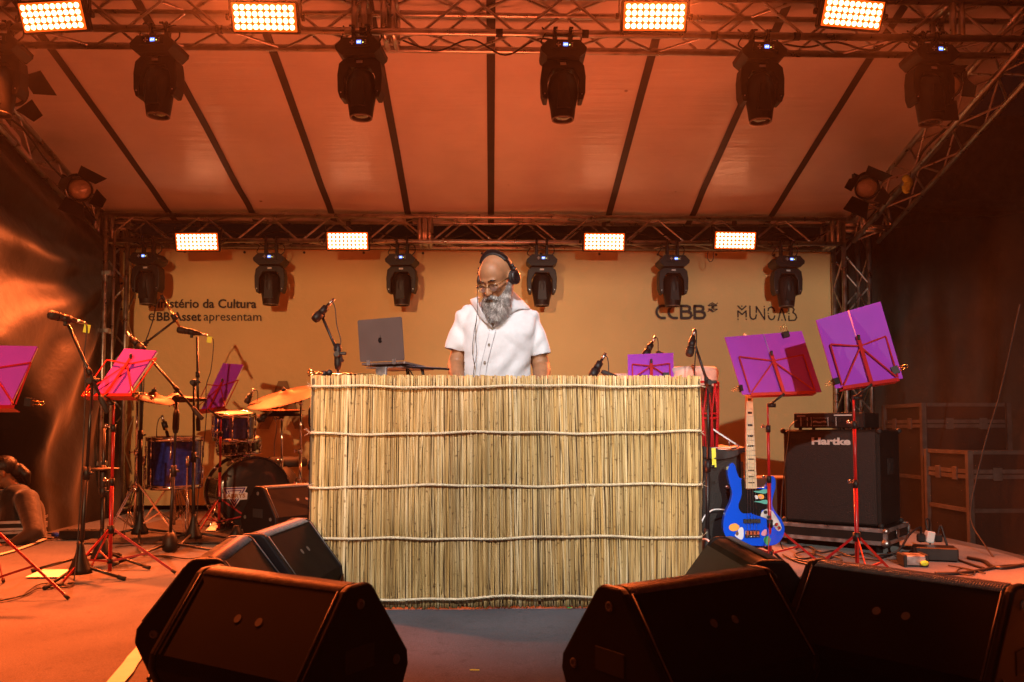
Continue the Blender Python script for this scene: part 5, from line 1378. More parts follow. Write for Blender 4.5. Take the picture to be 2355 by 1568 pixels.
# black drum bag behind
mb = MB(); q = at(668, 1120, 7.7); mb.ball((q.x, q.y, 0.24), (0.10, 0.16, 0.245), 20, 14, Matrix.Rotation(R(-14), 3, 'Y')); mb.ball((q.x + 0.14, q.y, 0.15), (0.09, 0.12, 0.15), 16, 12)
mb.solo('soft_bag', M['black_rubber'], (q.x, q.y, 0), 'slumped black soft bag leaning behind the bass drum', 'bag')

# ------------------------------------------------------------------ atabaque drums with red ropes
mat('goat_skin', (0.62, 0.50, 0.44), 0.6, var=0.22, scale=16, bump=0.5, bscale=30, bdist=0.004)
mat('red_rope', (0.42, 0.006, 0.012), 0.6, bump=0.6, bscale=120, bdist=0.002)
mat('dark_wood', (0.075, 0.030, 0.015), 0.4, var=0.3, stretch=(1, 1, 0.15), coat=0.3)
def atabaque(c, r, zt, label):
    c = V(c); t = empty('hand_drum', (c.x, c.y, 0), label, 'drum', 'tall roped hand drums')
    mb = MB(); mb.lathe([(r * 0.78, 0.01), (r * 0.80, 0.3), (r * 0.92, zt * 0.6), (r * 0.97, zt * 0.85), (r * 0.95, zt - 0.03)], (c.x, c.y, 0), n=32); mb.build('shell', M['dark_wood'], t)
    mb = MB(); n = 40; vs = []; 
    prof = [(0.001, 0.0), (r * 0.7, 0.002), (r * 0.96, 0.0), (r * 1.05, -0.014), (r * 1.07, -0.034), (r * 1.03, -0.06), (r * 1.02, -0.09), (r * 1.03, -0.12)]
    for k_, (rr, h_) in enumerate(prof):
        for j in range(n):
            a = 2 * PI * j / n; wob = 1 + 0.03 * noise.noise(V((math.cos(a) * 3, math.sin(a) * 3, k_ * 0.6))) * (k_ > 2); dz = (0.03 * noise.noise(V((math.cos(a) * 4, math.sin(a) * 4, 9))) if k_ > 4 else 0)
            vs.append(V((c.x + rr * wob * math.cos(a), c.y + rr * wob * math.sin(a), zt + h_ + dz)))
    fs = [(i * n + j, i * n + (j + 1) % n, (i + 1) * n + (j + 1) % n, (i + 1) * n + j) for i in range(len(prof) - 1) for j in range(n)]
    mb.add(vs, fs, True); mb.build('skin', M['goat_skin'], t)
    mb = MB()
    for z, k_ in ((zt - 0.10, 1.06), (zt - 0.30, 1.02), (zt - 0.33, 1.02)): mb.tube([V((c.x + r * k_ * math.cos(a * PI / 16), c.y + r * k_ * math.sin(a * PI / 16), z)) for a in range(32)], 0.008, 6, closed=True)
    for i in range(16):
        a = 2 * PI * i / 16; b = a + PI / 16
        mb.tube([V((c.x + r * 1.06 * math.cos(a), c.y + r * 1.06 * math.sin(a), zt - 0.10)), V((c.x + r * 1.04 * math.cos(b), c.y + r * 1.04 * math.sin(b), zt - 0.31)), V((c.x + r * 0.96 * math.cos(b), c.y + r * 0.96 * math.sin(b), zt - 0.60))], 0.0065, 6)
        a2 = a + PI / 8; mb.tube([V((c.x + r * 1.06 * math.cos(a2), c.y + r * 1.06 * math.sin(a2), zt - 0.10)), V((c.x + r * 1.04 * math.cos(b), c.y + r * 1.04 * math.sin(b), zt - 0.31)), V((c.x + r * 0.97 * math.cos(a2), c.y + r * 0.97 * math.sin(a2), zt - 0.60))], 0.0065, 6)
    mb.tube([V((c.x + r * 0.97 * math.cos(a * PI / 16), c.y + r * 0.97 * math.sin(a * PI / 16), zt - 0.60)) for a in range(32)], 0.009, 6, closed=True)
    mb.build('rope_lacing', M['red_rope'], t)
    return t
p = at(1588, 846, 5.35); atabaque(p, 0.165, p.z, 'tall hand drum with pale skin and red ropes right of the purple folder')
p = at(1440, 858, 5.6); atabaque(p, 0.14, p.z - 0.01, 'pale skinned hand drum mostly hidden behind the mat left of the purple folder')

# ------------------------------------------------------------------ black draped crate with tablet, right of the mat
dc = empty('draped_crate', (at(1665, 1200, 5.25).x, 5.25, 0), 'tall black equipment crate between the reed mat and the blue guitar', 'crate')
q = V(dc['org']); x0, x1 = at(1590, 1100, 5.15).x, at(1706, 1100, 5.15).x
mb = MB(); mb.box(((x0 + x1) / 2, 5.38, 0.345), (x1 - x0, 0.46, 0.69), ch=0.02); mb.build('body', M['case_panel'], dc)
mb = MB()
for z in (0.30, 0.46): mb.lathe([(0.006, 0), (0.014, 0.003), (0.010, 0.008), (0.002, 0.010)], (at(1671, 1100, 5.15).x, 5.15, z), (0, -1, 0), n=12)
mb.build('ball_corner', M['steel'], dc)
mb = MB(); mb.grid(lambda u, v: V((x0 - 0.01 + (x1 - x0 + 0.03) * u, 5.12 + 0.5 * v, 0.70 + 0.014 * math.sin(u * 7 + v * 4) + 0.012 * noise.noise(V((u * 4, v * 4, 0))))), 16, 10)
mb.grid(lambda u, v: V((x0 - 0.01 + (x1 - x0 + 0.03) * u, 5.125 - 0.012 * math.sin(u * 18) * v - 0.01 * v, 0.70 + 0.014 * math.sin(u * 7) - v * (0.05 + 0.02 * math.sin(u * 5)))), 16, 4)
mb.solo('black_cloth', M['black_rubber'], ((x0 + x1) / 2, 5.3, 0.70), 'black folded cloth lying on top of the crate', 'cloth')
pb = empty('clipboard', tuple(at(1655, 1032, 5.2)), 'flat teal edged binder lying on the black crate', 'binder')
a = at(1615, 1036, 5.2); mb = MB(); mb.box((a.x + 0.10, 5.30, a.z - 0.004), (0.27, 0.22, 0.014), ch=0.003); mb.build('cover', mat('teal', (0.03, 0.22, 0.18), 0.5), pb)
mb = MB(); mb.box((a.x + 0.14, 5.30, a.z + 0.007), (0.20, 0.20, 0.006)); mb.build('sheets', M['paper'], pb)
lt = empty('easel', tuple(at(1660, 1010, 5.25)), 'thin wire easel leaning over the binder on the crate', 'easel')
mb = MB(); mb.bar(at(1612, 977, 5.25), at(1624, 977, 5.25), 0.03, 0.012); mb.bar(at(1624, 977, 5.25), at(1699, 1026, 5.2), 0.03, 0.010); mb.bar(at(1614, 1030, 5.2), at(1699, 1028, 5.2), 0.03, 0.006); mb.tube([at(1676, 1012, 5.2), at(1677, 1027, 5.2)], 0.003, 6); mb.build('frame', M['case_alu'], lt)
a = at(1640, 1030, 5.11); mb = MB(); mb.grid(lambda u, v: V((a.x - 0.013 + 0.026 * u + 0.004 * v, 5.108 - 0.002 * math.sin(v * 5), a.z - 0.118 * v)), 1, 8)
mb.solo('tape_strip', M['yellow_tape'], tuple(a), 'lime tape strip hanging down the front of the black crate', 'tape')
for dy in ((1, 1),):
    cable('white_cable', [at(1612, 1202, 5.0), at(1622, 1184, 5.02), at(1640, 1172, 5.04), at(1665, 1172, 5.08)], 0.0045, 'thin white cable looping beside the mat at the crate', m='white_plastic')
    cable('white_cable', [at(1614, 1240, 4.9), at(1624, 1240, 4.85), at(1632, 1248, 4.8), at(1636, 1262, 4.75)], 0.006, 'short white cable curl on the floor by the mat', m='white_plastic')
mb = MB(); q = at(1775, 1100, 6.2); mb.box((q.x, 6.3, 0.24), (0.34, 0.3, 0.44), ch=0.01); mb.solo('wooden_box', M['dark_wood'], (q.x, 6.3, 0.02), 'brown wooden box standing behind the guitar', 'box')

# ------------------------------------------------------------------ blue electric bass guitar on a stand
GY = 4.90
def gp(cx, cy, dy=0.0):                                        # outline measured on the guitar's own plane
    p = at(1637.9 + cx * 0.2639, 862 + cy * 0.2639, GY); return V((p.x, GY + (p.z - 0.13) * 0.12 + dy, p.z))
bg = empty('bass_guitar', tuple(gp(345, 1485)), 'glossy blue bass guitar with maple neck and black pickguard, leaning on its stand', 'guitar')
def shape(mb, pts, y0, y1, seg=4, smooth=True):
    c2 = [p for p in (curve([V((a, b, 0)) for a, b in pts], seg, closed=True) if smooth else [V((a, b, 0)) for a, b in pts])]
    F = [gp(p.x, p.y, y0) for p in c2]; B = [gp(p.x, p.y, y1) for p in c2]; n = len(F)
    mb.add(F + B, [tuple(range(n)), tuple(range(2 * n - 1, n - 1, -1))] + [(i, n + i, n + (i + 1) % n, (i + 1) % n) for i in range(n)])
    return mb
body = [(190, 768), (158, 800), (145, 860), (160, 950), (178, 1030), (160, 1110), (118, 1195), (93, 1290), (100, 1380), (145, 1440), (240, 1472), (345, 1484), (460, 1486), (550, 1470), (606, 1410), (625, 1335), (604, 1262), (553, 1195), (527, 1130), (538, 1060), (562, 975), (560, 905), (538, 882), (512, 905), (492, 948), (455, 982), (405, 985), (395, 1000), (295, 1000), (290, 925), (245, 893), (225, 840), (213, 790)]
mat('blue_gloss', (0.0, 0.075, 0.72), 0.16, coat=1.0, var=0.03)
mb = MB(); shape(mb, body, -0.020, 0.020); o = mb.build('body', M['blue_gloss'], bg)
bv = o.modifiers.new('b', 'BEVEL'); bv.width = 0.008; bv.segments = 3; bv.limit_method = 'ANGLE'; bv.angle_limit = R(50)
mb = MB(); shape(mb, [(262, 915), (292, 925), (296, 995), (392, 995), (396, 992), (470, 1000), (505, 1000), (500, 1100), (497, 1165), (430, 1180), (418, 1232), (340, 1205), (268, 1205), (238, 1175), (230, 1130), (262, 1040)], -0.0222, -0.0205, 3)
mb.build('pickguard', M['logo_black'], bg)
mat('maple', (0.62, 0.47, 0.28), 0.35, var=0.12, scale=6, stretch=(8, 8, 0.6), coat=0.4)
mb = MB(); shape(mb, [(295, 990), (390, 990), (378, -150), (340, -150)], -0.036, -0.014, smooth=False); nk = mb.build('neck', M['maple'], bg)
mb = MB()
L_ = 1425 + 150
for i in range(1, 21):
    y = 1385 - (1385 + 150) / (2 ** (i / 12.0))
    y = -150 + (1385 + 150) * (1 - 2 ** (-i / 12.0))
    t_ = (y + 150) / 1140.0
    if y > 985: break
    xl, xr = 340 + (295 - 340) * t_, 378 + (390 - 378) * t_
    a, b = gp(xl, y, -0.0372), gp(xr, y, -0.0372); mb.tube([a, b], 0.0011, 5)
mb.build('fret', M['steel'], nk)
mb = MB()
for y, hh in ((210, 24), (328, 22), (437, 20), (533, 18), (620, 16), (734, 10), (832, 10), (888, 8), (940, 8)):
    t_ = (y + 150) / 1140.0; xl, xr = 340 + (295 - 340) * t_, 378 + (390 - 378) * t_; m_ = (xl + xr) / 2; w_ = (xr - xl) * 0.29
    mb.bar(gp(m_ - w_, y, -0.0368), gp(m_ + w_, y, -0.0368), hh * 0.2639 * 0.00245, 0.0008, (0, -1, 0))
mb.build('inlay', M['logo_black'], nk)
mb = MB(); shape(mb, [(336, -145), (382, -145), (392, -200), (388, -260), (368, -330), (352, -372), (330, -380), (330, -330), (322, -230), (325, -170)], -0.032, -0.016, 3); hs = mb.build('headstock', M['maple'], bg)
mb = MB()
for i in range(4):
    q = gp(330 - 4, -190 - i * 42, -0.02); mb.tube([q, q + V((-0.035, 0, 0))], 0.004, 6); mb.box(q + V((-0.045, 0, 0)), (0.018, 0.006, 0.028), ch=0.002)
mb.build('tuning_peg', M['chrome'], hs)
for i in range(4):
    mb = MB(); mb.tube([gp(346 + i * 9, -150, -0.040), gp(291 + i * 27.5, 1385, -0.040)], 0.0011 - 0.00012 * i, 5); mb.build('string', M['steel'], bg)
mb = MB()
c0, c1 = gp(275, 1383), gp(405, 1383)
shape(mb, [(276, 1352), (404, 1350), (404, 1412), (276, 1416)], -0.026, -0.020, smooth=False)
for i in range(4): mb.box(gp(293 + i * 30, 1372, -0.034), (0.0165, 0.014, 0.024), ch=0.002); mb.tube([gp(293 + i * 30, 1395, -0.033), gp(293 + i * 30, 1412, -0.033)], 0.003, 6)
mb.build('bridge', M['chrome'], bg)
mb = MB(); shape(mb, [(266, 1255), (412, 1252), (412, 1284), (266, 1288)], -0.034, -0.020, smooth=False); mb.build('pickup', M['black_plastic'], bg)
mb = MB(); shape(mb, [(440, 1185), (495, 1165), (540, 1210), (590, 1300), (592, 1345), (560, 1355), (520, 1300), (470, 1250), (420, 1232)], -0.0235, -0.0206, 3); mb.build('control_plate', M['case_alu'], bg)
for (x, y) in ((460, 1195), (486, 1236), (548, 1300), (568, 1330)):
    mb = MB(); q = gp(x, y, -0.0235); mb.lathe([(0.010, 0), (0.010, 0.012), (0.008, 0.015)], q, (0, -1, 0.1), n=16); mb.build('knob', M['black_plastic'] if x < 500 else M['chrome'], bg)
# stickers: plain flower, leaf and colour patches
SK = {k_: mat('sticker_' + k_, c, 0.4) for k_, c in dict(orange=(0.75, 0.33, 0.03), white=(0.6, 0.62, 0.68), green=(0.03, 0.28, 0.10), teal=(0.06, 0.36, 0.30), pink=(0.6, 0.25, 0.35), brown=(0.12, 0.04, 0.02)).items()}
def blob(pts, m_, y=-0.0212): mb = MB(); shape(mb, pts, y, y + 0.0015, 3); mb.build('sticker', SK[m_], bg)
blob([(142, 1318), (165, 1298), (205, 1293), (232, 1320), (215, 1350), (180, 1360), (148, 1348)], 'orange')
blob([(232, 1332), (262, 1330), (265, 1400), (245, 1432), (205, 1412), (190, 1392), (210, 1375)], 'white')
blob([(195, 1375), (215, 1358), (222, 1385), (205, 1398)], 'brown', -0.0222)
blob([(440, 1420), (470, 1400), (500, 1425), (490, 1455), (480, 1482), (455, 1470), (440, 1445)], 'green')
blob([(418, 1385), (440, 1350), (465, 1345), (470, 1385), (440, 1400)], 'pink')
blob([(362, 1015), (420, 1010), (450, 998), (490, 1000), (492, 1022), (460, 1035), (410, 1030)], 'teal', -0.0240)
blob([(362, 1102), (420, 1098), (455, 1088), (488, 1098), (485, 1120), (460, 1126), (410, 1112)], 'teal', -0.0240)
blob([(400, 1050), (430, 1040), (455, 1055), (448, 1080), (415, 1080)], 'orange', -0.0240)
blob([(375, 1050), (398, 1055), (400, 1080), (378, 1078)], 'white', -0.0240)
blob([(412, 1058), (430, 1056), (430, 1072), (414, 1070)], 'pink', -0.0250)
gs = empty('guitar_stand', tuple(V((gp(345, 1485).x, 4.95, 0))), 'low black guitar stand holding the blue bass guitar', 'stand')
q = V(gs['org'])
mb = MB(); mb.tube([q + V((0, 0.06, 0.02)), q + V((0, 0.14, 0.62))], 0.010, 8); mb.tube([q + V((-0.10, 0.02, 0.118)), q + V((0.10, 0.02, 0.118))], 0.009, 8)
for s_ in (-1, 1): mb.tube([q + V((s_ * 0.09, 0.04, 0.118)), q + V((s_ * 0.09, -0.05, 0.116)), q + V((s_ * 0.09, -0.062, 0.135))], 0.010, 8)
mb.tube([q + V((0, 0.06, 0.118)), q + V((0, 0.04, 0.118))], 0.008, 6)
mb.build('cradle', M['black_metal'], gs)
for a in (1.2, 3.5, 5.9):
    mb = MB(); mb.tube([q + V((0, 0.09, 0.24)), q + V((0.24 * math.cos(a), 0.09 + 0.24 * math.sin(a), 0.012))], 0.008, 7); mb.build('leg', M['black_metal'], gs)

# ------------------------------------------------------------------ bass amplifier on a flight case tray
near = V((2.585, 5.47, 0)); uA = V((-0.757, 0.653, 0)); vA = V((0.653, 0.757, 0))      # along the front to the left; back along the side
RA = Matrix((-uA, vA, V((0, 0, 1)))).transposed()
def abox(mb, u0, u1, v0, v1, z0, z1, ch=0.0):
    c = near + uA * (u0 + u1) / 2 + vA * (v0 + v1) / 2; mb.box((c.x, c.y, (z0 + z1) / 2), (abs(u1 - u0), abs(v1 - v0), z1 - z0), RA, ch); return mb
fc_ = empty('flight_case_tray', tuple(near + uA * 0.33 + vA * 0.22), 'low black flight case tray with aluminium edges under the bass amplifier', 'flight case')
Z0, Z1 = 0.055, 0.165
mb = MB(); abox(mb, -0.045, 0.72, -0.045, 0.50, Z0 + 0.006, Z1 - 0.006); mb.build('panel', M['case_panel'], fc_)
mb = MB()
for z in (Z0, Z1 - 0.026):
    abox(mb, -0.050, 0.725, -0.051, -0.043, z, z + 0.026); abox(mb, -0.051, -0.043, -0.043, 0.505, z, z + 0.026); abox(mb, -0.043, 0.725, 0.498, 0.506, z, z + 0.026); abox(mb, 0.718, 0.726, -0.043, 0.498, z, z + 0.026)
for (u_, v_) in ((-0.05, -0.05), (-0.05, 0.505)): abox(mb, u_ - 0.003, u_ + 0.022, v_ - 0.003, v_ + 0.022, Z0 + 0.02, Z1 - 0.02)
mb.build('edge_profile', M['case_alu'], fc_)
mb = MB()
for z in (Z0 + 0.015, Z1 - 0.015):
    c = near + uA * -0.045 + vA * -0.045; mb.ball((c.x, c.y, z), 0.030 if z < 0.1 else 0.022, 12, 8)
mb.build('ball_corner', M['steel'], fc_)
c = near + uA * -0.053 + vA * 0.2; mb = MB(); mb.lathe([(0.001, 0.004), (0.035, 0.004), (0.038, 0.0)], (c.x, c.y, 0.115), -uA, n=20); mb.box((c.x, c.y, 0.115), (0.012, 0.03, 0.05), RA, 0.003); mb.build('latch', M['steel'], fc_)
mb = MB()
for (u_, v_) in ((0.02, 0.03), (0.62, 0.03), (0.02, 0.43), (0.62, 0.43)): c = near + uA * u_ + vA * v_; mb.lathe([(0.025, 0.0), (0.025, 0.05), (0.03, 0.056)], (c.x, c.y, 0.0), n=14)
mb.build('foot', M['black_rubber'], fc_)
cabn = empty('bass_cabinet', tuple(near + uA * 0.33 + vA * 0.25 + V((0, 0, Z1))), 'big black bass speaker cabinet with white maker name on its grille', 'loudspeaker')
CZ0, CZ1 = Z1 + 0.001, 0.818
o_ = MB(); abox(o_, 0, 0.655, 0.012, 0.50, CZ0, CZ1, 0.012); o_.build('cabinet', M['case_panel'], cabn)
def nearp(u_, v_, z): p = near + uA * u_ + vA * v_; return V((p.x, p.y, z))
def grille_mat():
    m = mat('cab_grille', (0.010, 0.009, 0.010), 0.6, var=0.2, scale=60)
    nt = m.node_tree; b = nt.nodes['Principled BSDF']; tc = nt.nodes.new('ShaderNodeTexCoord'); vo = nt.nodes.new('ShaderNodeTexVoronoi'); vo.inputs['Scale'].default_value = 170
    nt.links.new(tc.outputs['Object'], vo.inputs['Vector']); bp = nt.nodes.new('ShaderNodeBump'); bp.inputs['Strength'].default_value = 0.8; bp.inputs['Distance'].default_value = 0.002
    nt.links.new(vo.outputs['Distance'], bp.inputs['Height']); nt.links.new(bp.outputs[0], b.inputs['Normal']); return m
GM = grille_mat()
mb = MB(); abox(mb, 0.022, 0.633, 0.002, 0.014, CZ0 + 0.02, CZ1 - 0.02); mb.build('grille', GM, cabn)
mb = MB(); c = nearp(0.33, 0.0, CZ0 + 0.33)
mb.lathe([(0.20, 0), (0.206, 0.0008), (0.212, 0)], c, -vA, n=48, cap=False)
mb.build('speaker_ring', GM, cabn)
mb = MB()
for u_ in (0.0, 0.655):
    for z in (CZ0 + 0.01, CZ1 - 0.01): c = nearp(u_, 0.012, z); mb.ball(c, 0.020, 10, 8)
for z in (CZ0 + 0.01, CZ1 - 0.01): mb.ball(nearp(0.0, 0.495, z), 0.020, 10, 8)
mb.build('corner_guard', M['black_rubber'], cabn)
mb = MB(); c = nearp(-0.002, 0.26, 0.565); mb.box(c, (0.006, 0.13, 0.11), RA, 0.002); c = nearp(-0.004, 0.26, 0.565); mb.box(c, (0.006, 0.075, 0.055), RA, 0.002); mb.build('side_handle', M['black_rubber'], cabn)
mb = MB(); lo = nearp(0.445, -0.001, CZ1 - 0.102)
add_text(mb, 'Hartke', lo, -uA, UZ, -vA, width=0.265, height=0.050, bold=0.045, depth=0.003)
mb.build('maker_name', M['print_white'], cabn)
ah = empty('amp_head', tuple(nearp(0.32, 0.2, CZ1 + 0.002)), 'black bass amplifier head with knobs and white lettering on top of the cabinet', 'amplifier')
AZ = CZ1 + 0.012
mb = MB(); abox(mb, 0.10, 0.585, 0.04, 0.38, AZ, AZ + 0.105, 0.004); mb.build('chassis', M['case_panel'], ah)
mb = MB(); abox(mb, 0.105, 0.58, 0.034, 0.041, AZ + 0.004, AZ + 0.098); mb.build('front_panel', M['black_metal'], ah)
mb = MB()
for u_, w_ in ((0.53, 0), (0.485, 0), (0.458, 0), (0.34, 0), (0.285, 0)): abox(mb, u_, u_ + 0.003, 0.032, 0.035, AZ + 0.012, AZ + 0.075)
abox(mb, 0.50, 0.56, 0.032, 0.035, AZ + 0.082, AZ + 0.087); abox(mb, 0.18, 0.30, 0.032, 0.035, AZ + 0.084, AZ + 0.092)
for i in range(12): abox(mb, 0.352 + i * 0.008, 0.355 + i * 0.008, 0.032, 0.035, AZ + 0.014, AZ + 0.017); abox(mb, 0.352 + i * 0.008, 0.355 + i * 0.008, 0.032, 0.035, AZ + 0.068, AZ + 0.071)
mb.build('lettering', M['print_white'], ah)
mb = MB()
for i in range(10): abox(mb, 0.353 + i * 0.0095, 0.358 + i * 0.0095, 0.026, 0.035, AZ + 0.036 + 0.003 * math.sin(i), AZ + 0.048 + 0.003 * math.sin(i))
mb.build('slider', M['case_alu'], ah)
for u_ in (0.555, 0.508, 0.472, 0.312, 0.262):
    mb = MB(); mb.lathe([(0.012, 0), (0.012, 0.012), (0.009, 0.014)], nearp(u_, 0.034, AZ + 0.045), -vA, n=16); mb.build('knob', M['black_plastic'], ah)
mb = MB(); abox(mb, 0.13, 0.17, 0.030, 0.035, AZ + 0.02, AZ + 0.075); mb.build('switch', M['black_rubber'], ah)
mb = MB()
for u_ in (0.13, 0.55):
    for v_ in (0.07, 0.34): c = nearp(u_, v_, CZ1); mb.lathe([(0.012, 0), (0.012, 0.012)], c, n=10)
mb.build('foot', M['black_rubber'], ah)
p = nearp(0.575, 0.02, AZ + 0.04)
cable('guitar_cable', [p, p + V((-0.04, -0.03, -0.03)), p + V((-0.05, -0.04, -0.07)), at(1806, 1060, 5.75), at(1800, 1110, 5.7), at(1795, 1200, 5.6), gr(1800, 1262), gr(1860, 1268)], 0.004, 'thin cable hanging from the amplifier head down the cabinet side')

# ------------------------------------------------------------------ big road cases behind the net
def road_case(x0, x1, y0, y1, z0, z1, label):
    t = empty('road_case', ((x0 + x1) / 2, (y0 + y1) / 2, z0), label, 'flight case', 'road cases behind the net')
    mb = MB(); mb.box(((x0 + x1) / 2, (y0 + y1) / 2, (z0 + z1) / 2), (x1 - x0 - 0.02, y1 - y0 - 0.02, z1 - z0 - 0.02)); mb.build('panel', M['case_panel'], t)
    mb = MB(); w = 0.03
    zs = [z0 + w / 2, z1 - w / 2, z1 - 0.16, z1 - 0.20, (z0 + z1) / 2 - 0.05]
    for z in zs:
        mb.box(((x0 + x1) / 2, y0, z), (x1 - x0 - 2 * w, 0.02, w)); mb.box((x0, (y0 + y1) / 2, z), (0.02, y1 - y0 - 2 * w, w))
    for x in (x0, x1): mb.box((x, y0, (z0 + z1) / 2), (w + 0.01, w + 0.01, z1 - z0))
    mb.box((x0, y1, (z0 + z1) / 2), (w + 0.01, w + 0.01, z1 - z0))
    mb.build('edge_profile', M['case_alu_dim'], t)
    mb = MB()
    for i in (0.3, 0.7): mb.box((x0 + (x1 - x0) * i, y0 - 0.012, z1 - 0.18), (0.07, 0.01, 0.10), ch=0.003); mb.box((x0 - 0.012, y0 + (y1 - y0) * i, z1 - 0.18), (0.01, 0.07, 0.10), ch=0.003)
    mb.build('latch', M['case_alu_dim'], t)
    return t
mb = MB(); mb.box((5.1, 7.2, -0.42), (3.2, 6.0, 0.52)); mb.solo('side_platform', M['stage_skirt'], (5.1, 7.2, -0.68), 'dark low side platform under the road cases', 'platform')
road_case(3.62, 4.32, 6.2, 6.8, -0.15, 0.66, 'large black road case with metal edges behind the net, the left one')
road_case(4.36, 5.0, 5.85, 6.6, -0.15, 0.70, 'large black road case behind the net at the right edge of the picture')
road_case(3.75, 4.5, 7.1, 7.8, -0.15, 1.05, 'taller black road case standing behind the other two at the net')

mat('dark_cord', (0.022, 0.014, 0.010), 0.7)
# ------------------------------------------------------------------ small things on the floor
def tape_line(name, pts, w, label, z=0.012):
    mb = MB(); P = [gr(x, y, z) for x, y in pts]
    L_, R_ = [], []
    for i, p in enumerate(P):
        d = (P[min(i + 1, len(P) - 1)] - P[max(i - 1, 0)]).normalized(); s_ = V((-d.y, d.x, 0)) * w / 2 * (1 + 0.08 * math.sin(i * 2.1))
        L_.append(p + s_); R_.append(p - s_)
    n = len(P); mb.add(L_ + R_, [(i, i + 1, n + i + 1, n + i) for i in range(n - 1)])
    return mb.solo(name, M['white_tape'], tuple(P[0]), label, 'tape', 'pale tape lines on the stage floor')
tape_line('floor_tape', [(-20, 1279), (30, 1266), (70, 1252), (104, 1238)], 0.035, 'thin pale tape line on the floor beside the open flight case')
tape_line('floor_tape', [(262, 1572), (285, 1545), (300, 1524), (312, 1508), (340, 1478), (370, 1450)], 0.055, 'wide pale tape line running under the lower left floor monitor')
mb = MB(); P = [gr(58, 1327, 0.009), gr(100, 1309, 0.009), gr(172, 1310, 0.009), gr(150, 1327, 0.009)]; P2 = [p + V((0, 0, 0.002)) for p in P]
mb.add(P + P2, [(3, 2, 1, 0), (4, 5, 6, 7), (0, 1, 5, 4), (1, 2, 6, 5), (2, 3, 7, 6), (3, 0, 4, 7)]); mb.solo('paper_sheet', M['paper'], tuple(P[0]), 'pale sheet of paper lying on the floor at the far left stand', 'paper')
mb = MB(); p = gr(1091, 1540, 0.010); mb.box(p, (0.032, 0.006, 0.002), Matrix.Rotation(-0.1, 3, 'Z')); mb.solo('tape_scrap', M['yellow_tape'], tuple(p), 'tiny yellow scrap on the floor between the front monitors', 'tape scrap')
mb = MB(); p = gr(1310, 1397, 0.010); mb.box(p, (0.02, 0.006, 0.002)); mb.solo('tape_scrap', mat('green_scrap', (0.02, 0.5, 0.1), 0.5), tuple(p), 'tiny green scrap under the bottom edge of the reed mat', 'tape scrap')
# left flight case and dimmer bar
fcl = empty('open_flight_case', tuple(gr(30, 1255)), 'low flight case with worn metal edges at the left edge of the stage', 'flight case')
p0 = gr(76, 1247); dx = V((-0.96, -0.28, 0)); dy = V((-0.28, 0.96, 0)); RL = Matrix((-dx, dy, V((0, 0, 1)))).transposed()
def lbox(mb, a0, a1, b0, b1, z0, z1): c = p0 + dx * (a0 + a1) / 2 + dy * (b0 + b1) / 2; mb.box((c.x, c.y, (z0 + z1) / 2), (a1 - a0, b1 - b0, z1 - z0), RL); return mb
mb = lbox(MB(), 0.01, 0.75, 0.01, 0.42, 0.012, 0.15); mb.build('panel', M['case_panel'], fcl)
mb = MB()
for z in (0.012, 0.066, 0.090, 0.140): lbox(mb, 0, 0.76, -0.004, 0.012, z, z + 0.018); lbox(mb, -0.004, 0.012, 0.012, 0.43, z, z + 0.018); 
lbox(mb, -0.006, 0.02, -0.006, 0.02, 0.03, 0.14); lbox(mb, 0.0, 0.76, 0.405, 0.43, 0.14, 0.158)
mb.build('edge_profile', M['case_alu'], fcl)
db = empty('power_bar', tuple(gr(180, 1243)), 'long black power box lying on the floor behind the left stands', 'power box')
a = gr(134, 1242); b = gr(245, 1242)
mb = MB(); mb.box(((a.x + b.x) / 2, a.y + 0.06, 0.038), (b.x - a.x, 0.12, 0.062), ch=0.005); mb.build('housing', M['black_metal'], db)
mb = MB()
for i in range(6): mb.lathe([(0.017, 0), (0.017, 0.004)], (a.x + 0.05 + i * 0.058, a.y + 0.06, 0.069), n=14)
mb.build('socket', M['black_rubber'], db)
mb = MB(); mb.tube([V((a.x, a.y + 0.05, 0.035)), V((a.x - 0.07, a.y + 0.05, 0.035))], 0.016, 10); mb.build('plug', M['blue_plastic'], db)
# DI boxes, plug block by the amplifier
di = empty('direct_box', tuple(gr(2108, 1304)), 'small grey metal box with a yellow green tag on the floor right of the amplifier', 'box')
p = gr(2108, 1304); Rz = Matrix.Rotation(-0.15, 3, 'Z')
mb = MB(); mb.box((p.x, p.y + 0.05, 0.04), (0.11, 0.12, 0.06), Rz, 0.004); mb.build('case', M['case_alu'], di)
mb = MB(); mb.box((p.x - 0.065, p.y + 0.05, 0.04), (0.02, 0.13, 0.07), Rz, 0.004); mb.build('bumper', M['black_rubber'], di); mb = MB(); mb.box((p.x + 0.065, p.y + 0.05, 0.04), (0.02, 0.13, 0.07), Rz, 0.004); mb.build('bumper', M['black_rubber'], di)
mb = MB(); mb.ball((p.x + 0.03, p.y - 0.03, 0.028), (0.026, 0.008, 0.016), 10, 8); mb.build('tag', M['yellow_tape'], di)
mb = MB(); q = gr(2170, 1293); mb.box((q.x, q.y + 0.1, 0.045), (0.24, 0.16, 0.08), Matrix.Rotation(-0.35, 3, 'Z'), 0.006); mb.solo('power_supply', M['black_metal'], (q.x, q.y + 0.1, 0.006), 'flat black power supply box behind the small grey metal box', 'box')
q = gr(2157, 1285); wp = empty('plug_block', (q.x, q.y + 0.12, 0.085), 'white plug block with black plugs on the power supply box', 'plug')
mb = MB(); mb.box((q.x, q.y + 0.10, 0.125), (0.05, 0.05, 0.075), Matrix.Rotation(0.2, 3, 'Y'), 0.006); mb.build('block', M['white_plastic'], wp)
mb = MB()
for s_ in (-1, 1): mb.box((q.x + s_ * 0.055, q.y + 0.10, 0.12), (0.05, 0.04, 0.055), None, 0.01)
